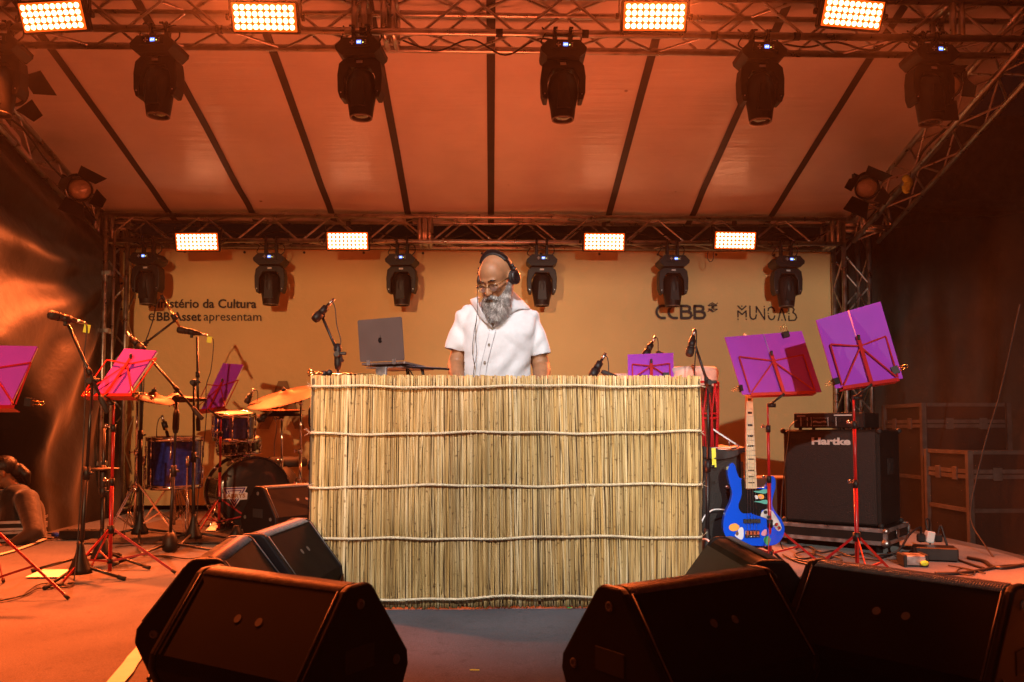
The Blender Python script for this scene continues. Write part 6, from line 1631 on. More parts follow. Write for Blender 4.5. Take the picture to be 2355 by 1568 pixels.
mb.build('black_plug', M['black_rubber'], wp)
random.seed(21)
def floor_cable(pts, r, label, grp='cables lying on the stage floor'):
    P = []
    for q in pts:
        x, y, z = (q + (0.012,))[:3] if len(q) == 2 else q
        P.append(gr(x, y, z))
    return cable('floor_cable', P, r, label, 'cable', grp)
floor_cable([(2118, 1262, 0.02), (2100, 1278), (2080, 1290), (2060, 1292), (2040, 1286)], 0.005, 'black cable from the plug block toward the amplifier tray')
for i, (pts, lab) in enumerate((
        ([(1830, 1262), (1850, 1256), (1872, 1262), (1868, 1280), (1840, 1284), (1828, 1274), (1850, 1268), (1880, 1276), (1905, 1284)], 'coiled black cable on the floor below the amplifier, left end'),
        ([(1870, 1262), (1890, 1270), (1920, 1266), (1950, 1276), (1990, 1272), (2020, 1282), (2050, 1276)], 'tangled black cable on the floor in front of the amplifier tray'),
        ([(1880, 1290), (1910, 1280), (1935, 1286), (1925, 1296), (1900, 1292), (1930, 1276), (1980, 1284), (2030, 1290)], 'second tangled black cable in front of the amplifier tray'),
        ([(2040, 1270), (2075, 1276), (2100, 1266), (2130, 1272), (2120, 1284), (2085, 1286), (2060, 1280)], 'looped black cable on the floor right of the amplifier tray'),
        ([(2225, 1282), (2262, 1290), (2280, 1302), (2310, 1306), (2370, 1296), (2440, 1290)], 'thick black cable leaving the stage at the right edge'),
        ([(2150, 1318), (2200, 1318), (2250, 1312), (2300, 1303), (2360, 1300), (2440, 1305)], 'second thick black cable at the right edge of the stage'),
        ([(2180, 1300), (2215, 1306), (2240, 1313), (2232, 1322), (2200, 1316), (2215, 1306), (2265, 1318)], 'thin black cable curled on the lit floor at the right edge'),
        ([(1800, 1275), (1830, 1290), (1860, 1298), (1890, 1300), (1850, 1290), (1815, 1284)], 'black cable lying between the two right music stands'))):
    floor_cable(pts, (0.006, 0.006, 0.005, 0.006, 0.011, 0.010, 0.004, 0.006)[i], lab)
cable('floor_cable', [V((q.x - 0.055, q.y + 0.10, 0.14)), V((q.x - 0.07, q.y + 0.08, 0.19)), V((q.x - 0.16, q.y + 0.04, 0.15)), V((q.x - 0.26, q.y - 0.0, 0.05)), V((q.x - 0.36, q.y + 0.05, 0.014))], 0.007, 'black cable arching left out of the plug block')
cable('floor_cable', [V((q.x + 0.055, q.y + 0.10, 0.14)), V((q.x + 0.07, q.y + 0.09, 0.20)), V((q.x + 0.085, q.y + 0.06, 0.10)), V((q.x + 0.10, q.y + 0.02, 0.014)), gr(2235, 1298, 0.012), gr(2262, 1306, 0.012)], 0.007, 'black cable arching right out of the plug block', 'cable')
cable('floor_cable', [V((q.x, q.y + 0.12, 0.16)), V((q.x + 0.0, q.y + 0.14, 0.23)), V((q.x + 0.03, q.y + 0.15, 0.22)), V((q.x + 0.05, q.y + 0.2, 0.10)), V((q.x + 0.1, q.y + 0.25, 0.014))], 0.005, 'thin cable looping over the white plug block')
cable('net_cord', [at(2345, 700, 5.3), at(2300, 900, 5.5), at(2262, 1030, 5.6), at(2232, 1180, 5.6), at(2262, 1250, 5.4), at(2300, 1300, 5.2)], 0.005, 'thin brown cord hanging down along the net', m='dark_cord')
for i, (pts, lab) in enumerate((
        ([(-20, 1385, 0.012), (20, 1376), (60, 1366), (90, 1352), (150, 1350), (170, 1342)], 'thin cable winding across the floor at the far left'),
        ([(-20, 1374), (10, 1378), (50, 1368), (85, 1345), (110, 1341), (150, 1345)], 'second thin cable on the floor at the far left'),
        ([(252, 1294), (300, 1280), (330, 1276), (380, 1278), (430, 1284), (460, 1280)], 'thin black cable on the floor passing the ball shaped base'),
        ([(390, 1260), (350, 1246), (322, 1252), (318, 1266), (345, 1277), (395, 1282)], 'looped thin cable around the ball shaped base'),
        ([(265, 1258), (300, 1254), (340, 1252), (400, 1250), (430, 1248)], 'thin cable lying straight behind the ball shaped base'),
        ([(540, 1212), (510, 1208), (480, 1212), (470, 1222), (500, 1226), (530, 1218)], 'coil of black cable in front of the bass drum'),
        ([(460, 1200), (480, 1214), (520, 1216), (548, 1222), (500, 1232), (455, 1238)], 'black cables in a heap beside the kick pedal'),
        ([(400, 1214), (440, 1218), (480, 1222), (440, 1232), (380, 1226), (340, 1232)], 'black cable crossing the floor under the floor tom'),
        ([(80, 1232), (110, 1226), (136, 1232), (120, 1238), (95, 1236)], 'small tangle of cable beside the left flight case'),
        ([(340, 1560), (352, 1540), (372, 1528), (360, 1548), (375, 1556), (390, 1548)], 'dark cable curl at the foot of the lower left floor monitor'))):
    floor_cable(pts, (0.0045, 0.004, 0.004, 0.004, 0.0035, 0.006, 0.007, 0.005, 0.006, 0.005)[i], lab)
# black floor mat under the drums
mb = MB(); mb.box((-2.0, 6.75, 0.010), (1.9, 1.5, 0.010), ch=0.002); mb.solo('drum_rug', mat('rug', (0.035, 0.03, 0.03), 0.9, var=0.3, scale=30, bump=0.5, bscale=200), (-2.0, 6.75, 0.005), 'thin dark rug under the drum kit', 'rug')
# coiled chrome and plastic bits near the left leg
mb = MB(); q = gr(520, 1180, 0.0)
q = V((at(543, 1200, 6.3).x, 6.3, 0)); mb.lathe([(0.05, 0.012), (0.055, 0.02), (0.03, 0.06), (0.02, 0.10)], q, n=16); mb.solo('small_mic_base', M['black_plastic'], tuple(q), 'small black round base standing before the bass drum', 'stand base')

# ------------------------------------------------------------------ people
mat('skin', (0.29, 0.135, 0.064), 0.55, var=0.14, scale=26, bump=0.3, bscale=90, bdist=0.0015, spec=0.45)
M['skin'].node_tree.nodes['Principled BSDF'].inputs['Subsurface Weight'].default_value = 0.0
M['skin'].node_tree.nodes['Principled BSDF'].inputs['Subsurface Radius'].default_value = (0.02, 0.008, 0.004)
mat('shirt_white', (0.56, 0.57, 0.60), 0.85, var=0.04, scale=45, bump=0.45, bscale=110, bdist=0.003, sheen=0.3)
mat('trousers', (0.03, 0.03, 0.04), 0.8)
mat('shoe', (0.02, 0.02, 0.02), 0.5)
mat('eye_dark', (0.02, 0.012, 0.01), 0.2)
def capsule(mb, a, b, ra, rb, n=14):
    a, b = V(a), V(b); mb.ball(a, ra, n, 10); mb.ball(b, rb, n, 10); mb.tube([a, b], [ra, rb], n)
def chain(mb, pts, rs, n=14):
    for i in range(len(pts) - 1): capsule(mb, pts[i], pts[i + 1], rs[i], rs[i + 1], n)
def hand(mb, wrist, fwd, side, curl=0.35, s_=1.0, thumb=1):
    # palm and five fingers laid on a surface; fwd: toward the fingertips, side: toward the thumb
    wrist, fwd = V(wrist), V(fwd).normalized(); side = (V(side) - fwd * V(side).dot(fwd)).normalized(); dn = fwd.cross(side) * thumb
    if dn.z > 0: dn = -dn
    for k_ in range(4):
        off = side * (0.030 - 0.021 * k_) * s_
        capsule(mb, wrist + off * 0.55, wrist + fwd * 0.085 * s_ + off, 0.017 * s_, 0.0125 * s_)
        L = (0.072, 0.080, 0.074, 0.058)[k_] * s_; r0 = (0.0092, 0.0094, 0.009, 0.008)[k_] * s_
        p0 = wrist + fwd * (0.088 - 0.004 * abs(k_ - 1)) * s_ + off; d = (fwd + side * (0.10 - 0.08 * k_)).normalized()
        c_ = curl * (0.8 + 0.2 * k_)
        p1 = p0 + (d * math.cos(c_ * 0.3) + dn * math.sin(c_ * 0.3)) * L * 0.45; p2 = p1 + (d * math.cos(c_) + dn * math.sin(c_)) * L * 0.32; p3 = p2 + (d * math.cos(c_ * 1.6) + dn * math.sin(c_ * 1.6)) * L * 0.23
        chain(mb, [p0, p1, p2, p3], [r0 * 1.05, r0, r0 * 0.92, r0 * 0.8], 10)
    t0 = wrist + fwd * 0.022 * s_ + side * 0.026 * s_; t1 = t0 + (fwd * 0.6 + side * 0.8).normalized() * 0.038 * s_; t2 = t1 + (fwd * 0.9 + side * 0.4 + dn * 0.1).normalized() * 0.030 * s_
    chain(mb, [t0, t1, t2], [0.015 * s_, 0.011 * s_, 0.0085 * s_], 10)

# ---- the bearded man behind the desk
PX = lambda cx, cz, Y=4.2: V((-0.3385 + 0.000438 * cx, Y, 1.757 - 0.000438 * cz))
man = empty('person', (0.03, 4.33, 0), 'bearded bald man in a white short sleeved shirt and headphones looking down behind the desk', 'person')
HC = V((0.026, 4.125, 1.575))                        # between the ears
HM = Matrix.Rotation(R(-34), 3, 'Z') @ Matrix.Rotation(R(31), 3, 'X')
Hd = lambda x, y, z: HC + HM @ V((x, y, z))
HS = 1.0
mb = MB()
def hball(x, y, z, rx, ry, rz, n=28, m=18): mb.ball(Hd(x, y, z), (rx, ry, rz), n, m, HM)
hball(0, 0.022, 0.042, 0.078, 0.096, 0.082)
hball(0, -0.030, 0.035, 0.068, 0.062, 0.075)
hball(0, -0.028, -0.022, 0.064, 0.066, 0.080)
hball(0, -0.045, -0.078, 0.046, 0.046, 0.036)
hball(0, -0.082, 0.024, 0.050, 0.018, 0.012, 20, 10)
for s_ in (-1, 1):
    hball(s_ * 0.036, -0.076, -0.022, 0.022, 0.020, 0.016, 16, 10)
    hball(s_ * 0.031, -0.080, 0.002, 0.0135, 0.0125, 0.0115, 16, 10)
    hball(s_ * 0.079, 0.010, -0.006, 0.012, 0.021, 0.033, 16, 12)
    hball(s_ * 0.014, -0.107, -0.036, 0.009, 0.009, 0.008, 12, 8)
chain(mb, [Hd(0, -0.090, 0.012), Hd(0, -0.104, -0.010), Hd(0, -0.117, -0.034)], [0.008, 0.0105, 0.0135])
chain(mb, [Hd(-0.022, -0.092, -0.066), Hd(0, -0.101, -0.064), Hd(0.022, -0.092, -0.066)], [0.006, 0.0075, 0.006])
chain(mb, [Hd(-0.018, -0.092, -0.077), Hd(0, -0.100, -0.078), Hd(0.018, -0.092, -0.077)], [0.006, 0.008, 0.006])
chain(mb, [Hd(0, 0.030, -0.05), V((0.040, 4.205, 1.46)), V((0.045, 4.24, 1.40))], [0.058, 0.060, 0.075])
# torso, arms, hands, legs
chain(mb, [V((0.045, 4.24, 1.36)), V((0.04, 4.26, 1.20)), V((0.03, 4.30, 1.0)), V((0.03, 4.33, 0.92))], [0.12, 0.13, 0.13, 0.13], 20)
LSH, RSH = V((-0.112, 4.24, 1.385)), V((0.180, 4.24, 1.38))
LEL, REL = V((-0.184, 4.24, 1.15)), V((0.256, 4.24, 1.14))
LWR, RWR = V((-0.165, 4.07, 1.038)), V((0.250, 4.07, 1.036))
chain(mb, [LSH, LSH.lerp(LEL, 0.5), LEL, LEL.lerp(LWR, 0.35), LWR], [0.050, 0.047, 0.043, 0.043, 0.028])
chain(mb, [RSH, RSH.lerp(REL, 0.5), REL, REL.lerp(RWR, 0.35), RWR], [0.052, 0.050, 0.047, 0.046, 0.029])
hand(mb, LWR, (0.35, -0.5, -0.06), (1, 0.3, 0)); hand(mb, RWR, (-0.35, -0.5, -0.06), (-1, 0.3, 0))
for s_ in (-1, 1):
    hx = 0.03 + s_ * 0.095
    chain(mb, [V((hx, 4.33, 0.90)), V((hx + s_ * 0.02, 4.31, 0.48)), V((hx + s_ * 0.03, 4.36, 0.09))], [0.088, 0.060, 0.042], 14)
    chain(mb, [V((hx + s_ * 0.03, 4.37, 0.045)), V((hx + s_ * 0.045, 4.20, 0.035))], [0.042, 0.034], 12)
body = remeshed(mb, 'body', 0.0055, 0.55, M['skin'], man, 5)
# eyes, brows
mb = MB()
for s_ in (-1, 1): mb.tube([Hd(s_ * 0.044, -0.086, 0.000), Hd(s_ * 0.031, -0.0925, -0.004), Hd(s_ * 0.018, -0.089, -0.002)], 0.0016, 5)
mb.build('eye', M['eye_dark'], man)
mb = MB()
for s_ in (-1, 1): mb.tube([Hd(s_ * 0.050, -0.088, 0.022), Hd(s_ * 0.034, -0.0985, 0.029), Hd(s_ * 0.014, -0.100, 0.024)], [0.002, 0.0038, 0.003], 6)
mb.build('eyebrow', M['eye_dark'], man)
# beard: a soft core and many hairs
def beard_mat():
    m = bpy.data.materials.new('beard_hair'); m.use_nodes = True; nt = m.node_tree; b = nt.nodes['Principled BSDF']
    ge = nt.nodes.new('ShaderNodeNewGeometry'); rp = nt.nodes.new('ShaderNodeValToRGB'); e = rp.color_ramp.elements
    e[0].position = 0.0; e[0].color = (0.06, 0.05, 0.045, 1); e[1].position = 1.0; e[1].color = (0.80, 0.77, 0.74, 1)
    a = e.new(0.35); a.color = (0.24, 0.215, 0.20, 1); a = e.new(0.65); a.color = (0.52, 0.49, 0.46, 1)
    tc = nt.nodes.new('ShaderNodeTexCoord'); nz = nt.nodes.new('ShaderNodeTexNoise'); nz.inputs['Scale'].default_value = 32; nz.inputs['Detail'].default_value = 2
    nt.links.new(tc.outputs['Object'], nz.inputs['Vector'])
    ad = nt.nodes.new('ShaderNodeMath'); ad.operation = 'ADD'; mu = nt.nodes.new('ShaderNodeMath'); mu.operation = 'MULTIPLY_ADD'; mu.inputs[1].default_value = 1.8; mu.inputs[2].default_value = -0.95
    nt.links.new(nz.outputs['Fac'], mu.inputs[0]); m2 = nt.nodes.new('ShaderNodeMath'); m2.operation = 'MULTIPLY'; m2.inputs[1].default_value = 0.95
    nt.links.new(ge.outputs['Random Per Island'], m2.inputs[0]); nt.links.new(mu.outputs[0], ad.inputs[0]); nt.links.new(m2.outputs[0], ad.inputs[1]); nt.links.new(ad.outputs[0], rp.inputs[0])
    nt.links.new(rp.outputs[0], b.inputs['Base Color']); b.inputs['Roughness'].default_value = 0.5
    return m
random.seed(5)
mb = MB()
core = []                                             # centre, radius along face, in world
tipB = V((0.012, 4.06, 1.345))
def bc(p, r): core.append((V(p), r)); mb.ball(p, r, 14, 10)
for t_ in [i / 8 for i in range(9)]:
    for s_ in (-1, 1):
        a = Hd(s_ * 0.074, -0.012, -0.024); b = Hd(s_ * 0.064, -0.055, -0.088); c_ = Hd(0, -0.085, -0.112)
        p = a.lerp(b, t_).lerp(b.lerp(c_, t_), t_); bc(p, 0.009 + 0.028 * t_)
for t_ in [i / 6 for i in range(7)]:
    for s_ in (-1, 0, 1):
        top = Hd(s_ * 0.046, -0.070, -0.105); bc(top.lerp(tipB + V((s_ * 0.014, 0.01, 0.03)), t_), 0.040 - 0.027 * t_)
for s_ in (-1, 1):
    for t_ in (0, 0.35, 0.7, 1): bc(Hd(s_ * (0.006 + 0.034 * t_), -0.105 + 0.018 * t_, -0.051 - 0.022 * t_), 0.0075)
bcore = remeshed(mb, 'beard', 0.005, 0.5, mat('beard_core', (0.16, 0.145, 0.135), 0.9, var=0.5, scale=60), man, 3)
mb = MB()
for i in range(11000):
    c_, r_ = random.choice(core)
    d = V((random.gauss(0, 1), random.gauss(-0.6, 1), random.gauss(0, 0.8))).normalized()
    p = c_ + d * r_ * 0.92
    if (HM.inverted() @ (p - HC)).z > -0.052 and abs((HM.inverted() @ (p - HC)).x) < 0.028 and r_ > 0.02: continue
    L = random.uniform(0.012, 0.036) * (0.5 if r_ < 0.012 else (0.7 if p.z > 1.5 else 1.1))
    dr = (V((0, -0.12, -1)) * 0.9 + d * 0.55 + V((random.gauss(0, .22), random.gauss(0, .2), random.gauss(0, .15)))).normalized()
    w = dr.cross(d + V((0.01, 0, 0))).normalized() * 0.0006
    q = p + dr * L * 0.5 + d * 0.003; e_ = p + dr * L + V((random.gauss(0, .003), random.gauss(0, .003), 0))
    mb.add([p - w, p + w, q + w, q - w, e_], [(0, 1, 2, 3), (3, 2, 4)])
mb.build('beard_hair', beard_mat(), man)
mb = MB()
for i in range(1500):
    s_ = random.choice((-1, 1)); t_ = random.random() ** 0.8
    p = Hd(s_ * (0.003 + 0.036 * t_), -0.112 + 0.018 * t_, -0.049 - 0.026 * t_) + V((random.gauss(0, .0025), random.gauss(0, .002), random.gauss(0, .003)))
    dr = (HM @ V((s_ * 0.7, -0.25, -0.9)) + V((random.gauss(0, .25), 0, random.gauss(0, .2)))).normalized(); L = random.uniform(0.007, 0.016)
    w = dr.cross(V((0, 1, 0))).normalized() * 0.0006
    mb.add([p - w, p + w, p + dr * L], [(0, 1, 2)])
for i in range(1200):
    p = Hd(random.uniform(-0.030, 0.030), -0.095 - random.uniform(0, 0.010), random.uniform(-0.100, -0.084)) ; dr = V((random.gauss(0, .3), -0.2, -1)).normalized(); L = random.uniform(0.010, 0.024)
    w = dr.cross(V((0, 1, 0))).normalized() * 0.0006; mb.add([p - w, p + w, p + dr * L], [(0, 1, 2)])
mb.build('moustache', mat('dark_whiskers', (0.045, 0.032, 0.025), 0.6, var=0.6, scale=200), man)
# glasses
mat('tortoise', (0.03, 0.014, 0.008), 0.2, var=0.7, scale=90, col2=(0.30, 0.12, 0.03), coat=0.5)
mat('gold_rim', (0.55, 0.40, 0.22), 0.3, metal=0.9)
gl = bpy.data.materials.new('spectacle_glass'); gl.use_nodes = True; nt = gl.node_tree; b = nt.nodes['Principled BSDF']; b.inputs['Roughness'].default_value = 0.03; b.inputs['Base Color'].default_value = (0.3, 0.25, 0.25, 1)
tr = nt.nodes.new('ShaderNodeBsdfTransparent'); mx = nt.nodes.new('ShaderNodeMixShader'); mx.inputs[0].default_value = 0.30
nt.links.new(tr.outputs[0], mx.inputs[1]); nt.links.new(b.outputs[0], mx.inputs[2]); nt.links.new(mx.outputs[0], nt.nodes['Material Output'].inputs[0])
gg = empty('glasses_frame', tuple(man['org'])); gg.name = 'glasses'; gg.parent = man; gg.location = (0, 0, 0); del gg['org']
def part_of(parent, mb, name, m_):
    return mb.build(name, m_, parent)
for s_ in (-1, 1):
    mb = MB(); k_ = 26
    ring = [Hd(s_ * 0.0340 + 0.0265 * math.cos(2 * PI * j / k_), -0.108 + 0.006 * abs(math.cos(2 * PI * j / k_)), -0.006 + 0.020 * math.sin(2 * PI * j / k_)) for j in range(k_)]
    mb.tube(ring, 0.0016, 6, closed=True); part_of(gg, mb, 'rim', M['gold_rim'])
    mb = MB(); mb.tube(ring[1:13], 0.0046, 6); part_of(gg, mb, 'brow_bar', M['tortoise'])
    mb = MB(); mb.add([sum(ring, V((0, 0, 0))) / k_] + ring, [(0, 1 + j, 1 + (j + 1) % k_) for j in range(k_)]); part_of(gg, mb, 'glass', gl)
    mb = MB(); mb.tube([Hd(s_ * 0.058, -0.106, 0.004), Hd(s_ * 0.070, -0.085, 0.006), Hd(s_ * 0.082, 0.000, 0.006)], 0.0028, 6); part_of(gg, mb, 'temple', M['tortoise'])
mb = MB(); mb.tube([Hd(-0.010, -0.109, -0.002), Hd(0, -0.113, 0.001), Hd(0.010, -0.109, -0.002)], 0.0018, 6); part_of(gg, mb, 'bridge', M['gold_rim'])
# headphones
hp = empty('headphones', tuple(HC), 'black over ear headphones on the bearded man', 'headphones')
mb = MB(); pts = []
for a in range(-8, 189, 7):
    pts.append(Hd(0.090 * math.cos(R(a)), 0.022, 0.018 + 0.116 * math.sin(R(a))))
for i in range(len(pts) - 1): mb.bar(pts[i], pts[i + 1] + (pts[i + 1] - pts[i]) * 0.15, 0.028 if 5 < i < len(pts) - 7 else 0.012, 0.008 if 5 < i < len(pts) - 7 else 0.006, HM @ V((0, 1, 0)))
mb.build('headband', M['black_plastic'], hp)
mb = MB(); 
pad = [Hd(0.088 * math.cos(R(a)), 0.022, 0.014 + 0.110 * math.sin(R(a))) for a in range(38, 143, 6)]
mb.tube(pad, 0.010, 8); mb.build('head_pad', M['black_rubber'], hp)
for s_ in (-1, 1):
    axh = HM @ V((s_, 0.0, 0)); c_ = Hd(s_ * 0.080, 0.012, -0.006)
    mb = MB(); mb.lathe([(0.030, 0), (0.036, 0.004), (0.036, 0.013), (0.030, 0.016)], c_, axh, n=28); mb.build('ear_pad', M['black_rubber'], hp)
    mb = MB(); mb.lathe([(0.034, 0.014), (0.037, 0.018), (0.035, 0.029), (0.024, 0.034), (0.022, 0.032), (0.001, 0.033)], c_, axh, n=28); mb.build('ear_cup', M['black_metal'], hp)
    mb = MB(); mb.tube([Hd(s_ * 0.104, 0.018, 0.040), Hd(s_ * 0.096, 0.020, 0.062)], 0.009, 10); mb.ball(Hd(s_ * 0.104, 0.017, 0.036), 0.012, 10, 8); mb.build('hinge', M['black_plastic'], hp)
p0 = Hd(-0.118, 0.0, -0.03)
cable('headphone_cord', [p0, PX(612, 600, 4.03), PX(614, 760, 4.02), PX(602, 900, 4.07), PX(575, 1040, 4.075), PX(555, 1250, 4.08), PX(578, 1400, 4.075), PX(570, 1500, 4.07), V((-0.09, 4.02, 1.02))], 0.0016, 'thin black headphone cord hanging down the white shirt, outer strand')
cable('headphone_cord', [PX(606, 890, 4.07), PX(592, 1000, 4.07), PX(590, 1120, 4.07), PX(604, 1230, 4.075), PX(592, 1360, 4.075), PX(574, 1440, 4.07)], 0.0016, 'second strand of the thin black headphone cord on the white shirt')
# shirt: torso, sleeves, collar
sh = empty('shirt', tuple(man['org'])); sh.parent = man; sh.location = (0, 0, 0); del sh['org']
mb = MB()
sec = [(1.435, 0.035, 0.150, 0.085, 4.245), (1.405, 0.042, 0.178, 0.105, 4.24), (1.36, 0.045, 0.190, 0.125, 4.235), (1.30, 0.045, 0.192, 0.140, 4.23), (1.22, 0.030, 0.183, 0.150, 4.24), (1.13, 0.018, 0.182, 0.158, 4.25), (1.05, 0.016, 0.190, 0.160, 4.27), (0.97, 0.02, 0.198, 0.160, 4.29), (0.88, 0.025, 0.200, 0.158, 4.31), (0.80, 0.028, 0.203, 0.158, 4.32)]
n = 44; vs = []
for (z, cx, rx, ry, cy) in sec:
    for j in range(n):
        a = 2 * PI * j / n; ca, sa = math.cos(a), math.sin(a)
        vs.append(V((cx + rx * math.copysign(abs(ca) ** 0.8, ca), cy + ry * math.copysign(abs(sa) ** 0.85, sa), z)))
fs = [(i * n + j, (i + 1) * n + j, (i + 1) * n + (j + 1) % n, i * n + (j + 1) % n) for i in range(len(sec) - 1) for j in range(n)]
fs.append(tuple(range(n))); fs.append(tuple((len(sec) - 1) * n + j for j in range(n))[::-1])
mb.add(vs, fs, True)
capsule(mb, V((-0.055, 4.245, 1.425)), V((-0.118, 4.245, 1.395)), 0.050, 0.062, 20); capsule(mb, V((0.13, 4.245, 1.415)), V((0.185, 4.245, 1.385)), 0.055, 0.062, 20)
chain(mb, [V((-0.118, 4.245, 1.395)), V((-0.150, 4.24, 1.31)), V((-0.176, 4.235, 1.240))], [0.062, 0.060, 0.061], 20)
chain(mb, [V((0.185, 4.245, 1.385)), V((0.215, 4.24, 1.30)), V((0.240, 4.235, 1.215))], [0.062, 0.062, 0.063], 20)
me = mb.mesh('shirt_body', origin(man))
me2 = evaluated(me, [('REMESH', dict(mode='VOXEL', voxel_size=0.0075)), ('SMOOTH', dict(factor=0.5, iterations=8))])
org = origin(man)
import bmesh
bm = bmesh.new(); bm.from_mesh(me2)
# wrinkles pushed along the normals, then the sleeve ends, hem and neckline are cut open
bm.normal_update()
for v in bm.verts:
    p = v.co + org
    f = 0.0
    f += 0.0075 * math.sin((p.z * 60 + p.x * 35) + 3 * noise.noise(p * 9)) * max(0, 1 - abs(p.x + 0.165) / 0.06)
    f += 0.0080 * math.sin((p.z * 48 - p.x * 40) + 3 * noise.noise(p * 8)) * max(0, 1 - abs(p.x - 0.225) / 0.06)
    f += 0.008 * noise.noise(V((p.x * 7, p.y * 7, p.z * 4))) + 0.0065 * math.sin(p.x * 44 + 2.5 * noise.noise(V((p.x * 3, 0, p.z * 3)))) * max(0, min(1, (1.30 - p.z) / 0.2)) * max(0, 1 - abs(p.x - 0.02) / 0.2)
    f += 0.0055 * math.sin(p.x * 55 - p.z * 34 + 3 * noise.noise(p * 6)) * max(0, 1 - abs(p.z - 1.14) / 0.12)
    f += 0.005 * math.sin(p.z * 70 + p.x * 60) * max(0, 1 - (V((p.x, p.z)) - V((0.13, 1.27))).length / 0.09)
    v.co += v.normal * f
def cut(pt, nrm):
    g = bm.verts[:] + bm.edges[:] + bm.faces[:]
    return bmesh.ops.bisect_plane(bm, geom=g, plane_co=V(pt) - org, plane_no=V(nrm), clear_outer=False, clear_inner=False)
def cut_region(pt, nrm, cond):
    pt, nrm = V(pt), V(nrm).normalized()
    kill = [f for f in bm.faces if (f.calc_center_median() + org - pt).dot(nrm) > 0 and cond(f.calc_center_median() + org)]
    bmesh.ops.delete(bm, geom=kill, context='FACES')
cut((-0.19, 4.23, 1.225), (-0.25, 0, -1)); cut_region((-0.19, 4.23, 1.225), (-0.25, 0, -1), lambda p: p.x < -0.135 and p.z < 1.26)
cut((0.245, 4.23, 1.200), (0.22, 0, -1)); cut_region((0.245, 4.23, 1.200), (0.22, 0, -1), lambda p: p.x > 0.196 and p.z < 1.24)
cut((0, 4.2, 0.835), (0, 0, -1)); cut_region((0, 4.2, 0.835), (0, 0, -1), lambda p: True)
# open neckline: a V down to the top button
vb = PX(785, 985)
def inv(p):
    t_ = (p.z - vb.z) / (1.47 - vb.z)
    xl, xr = vb.x - 0.055 * t_, vb.x + 0.085 * t_
    return t_ > 0 and xl < p.x < xr and p.y < 4.22
kill = [f for f in bm.faces if inv(f.calc_center_median() + org)]
bmesh.ops.delete(bm, geom=kill, context='FACES')
bm.to_mesh(me2); bm.free()
me2.materials.clear(); me2.materials.append(M['shirt_white']); me2.polygons.foreach_set('use_smooth', [True] * len(me2.polygons))
o = bpy.data.objects.new('shirt_cloth', me2); COL.objects.link(o); o.parent = sh
so = o.modifiers.new('s', 'SOLIDIFY'); so.thickness = 0.003; so.offset = 1
# collar: two open wings
def patch(name, pts, m_, parent, th=0.004):
    mb = MB(); P = [V(p) for p in pts]; c_ = sum(P, V((0, 0, 0))) / len(P)
    nn = (P[1] - P[0]).cross(P[2] - P[0]).normalized()
    if nn.y > 0: nn = -nn
    n = len(P)
    mb.add([p for p in P] + [p - nn * th for p in P], [tuple(range(n)), tuple(range(2 * n - 1, n - 1, -1))] + [(i, n + i, n + (i + 1) % n, (i + 1) % n) for i in range(n)])
    return mb.build(name, m_, parent)
def sheet(name, A, B, m_, parent, th=0.0035, rows=4, bulge=0.0):
    A = curve(A, 6); B = curve(B, 6); k_ = min(len(A), len(B)); mb = MB(); vs = []
    for r_ in range(rows + 1):
        for i in range(k_):
            t_ = r_ / rows; p = A[i].lerp(B[i], t_); p = p + V((0, -bulge * math.sin(PI * t_), bulge * 0.5 * math.sin(PI * t_))); vs.append(p)
    fs = [(r_ * k_ + i, r_ * k_ + i + 1, (r_ + 1) * k_ + i + 1, (r_ + 1) * k_ + i) for r_ in range(rows) for i in range(k_ - 1)]
    mb.add(vs, fs, True); o = mb.build(name, m_, parent)
    s2 = o.modifiers.new('s', 'SOLIDIFY'); s2.thickness = th; s2.offset = 0
    return o
W = M['shirt_white']
bpy.context.view_layer.update()
CLOTH = o
def drop(cx, cz, gap=0.006, back=4.25):                  # a point resting on the shirt front
    p = PX(cx, cz, 0); hit, loc, nrm, idx = CLOTH.ray_cast(V((p.x, 3.5, p.z)) - org, V((0, 1, 0)))
    return V((p.x, min(loc.y + org.y, back) - gap if hit else back, p.z))
sheet('collar', [PX(1010, 520, 4.27), PX(1020, 560, 4.21), PX(1000, 640, 4.15), PX(960, 720, 4.115), drop(885, 830, 0.010, 4.11), drop(795, 975, 0.006, 4.09)],
      [PX(1040, 505, 4.29), PX(1090, 565, 4.26), drop(1165, 650, 0.008, 4.24), drop(1218, 735, 0.008), drop(1060, 775, 0.010), drop(800, 990, 0.008, 4.09)], W, sh, bulge=0.008)
sheet('collar', [PX(640, 600, 4.22), PX(625, 620, 4.18), PX(618, 690, 4.13), PX(650, 780, 4.105), drop(705, 870, 0.008, 4.10), drop(775, 975, 0.006, 4.09)],
      [PX(610, 595, 4.24), PX(565, 612, 4.21), drop(522, 630, 0.008, 4.22), drop(560, 720, 0.008), drop(650, 880, 0.008), drop(770, 990, 0.008, 4.09)], W, sh, bulge=0.006)
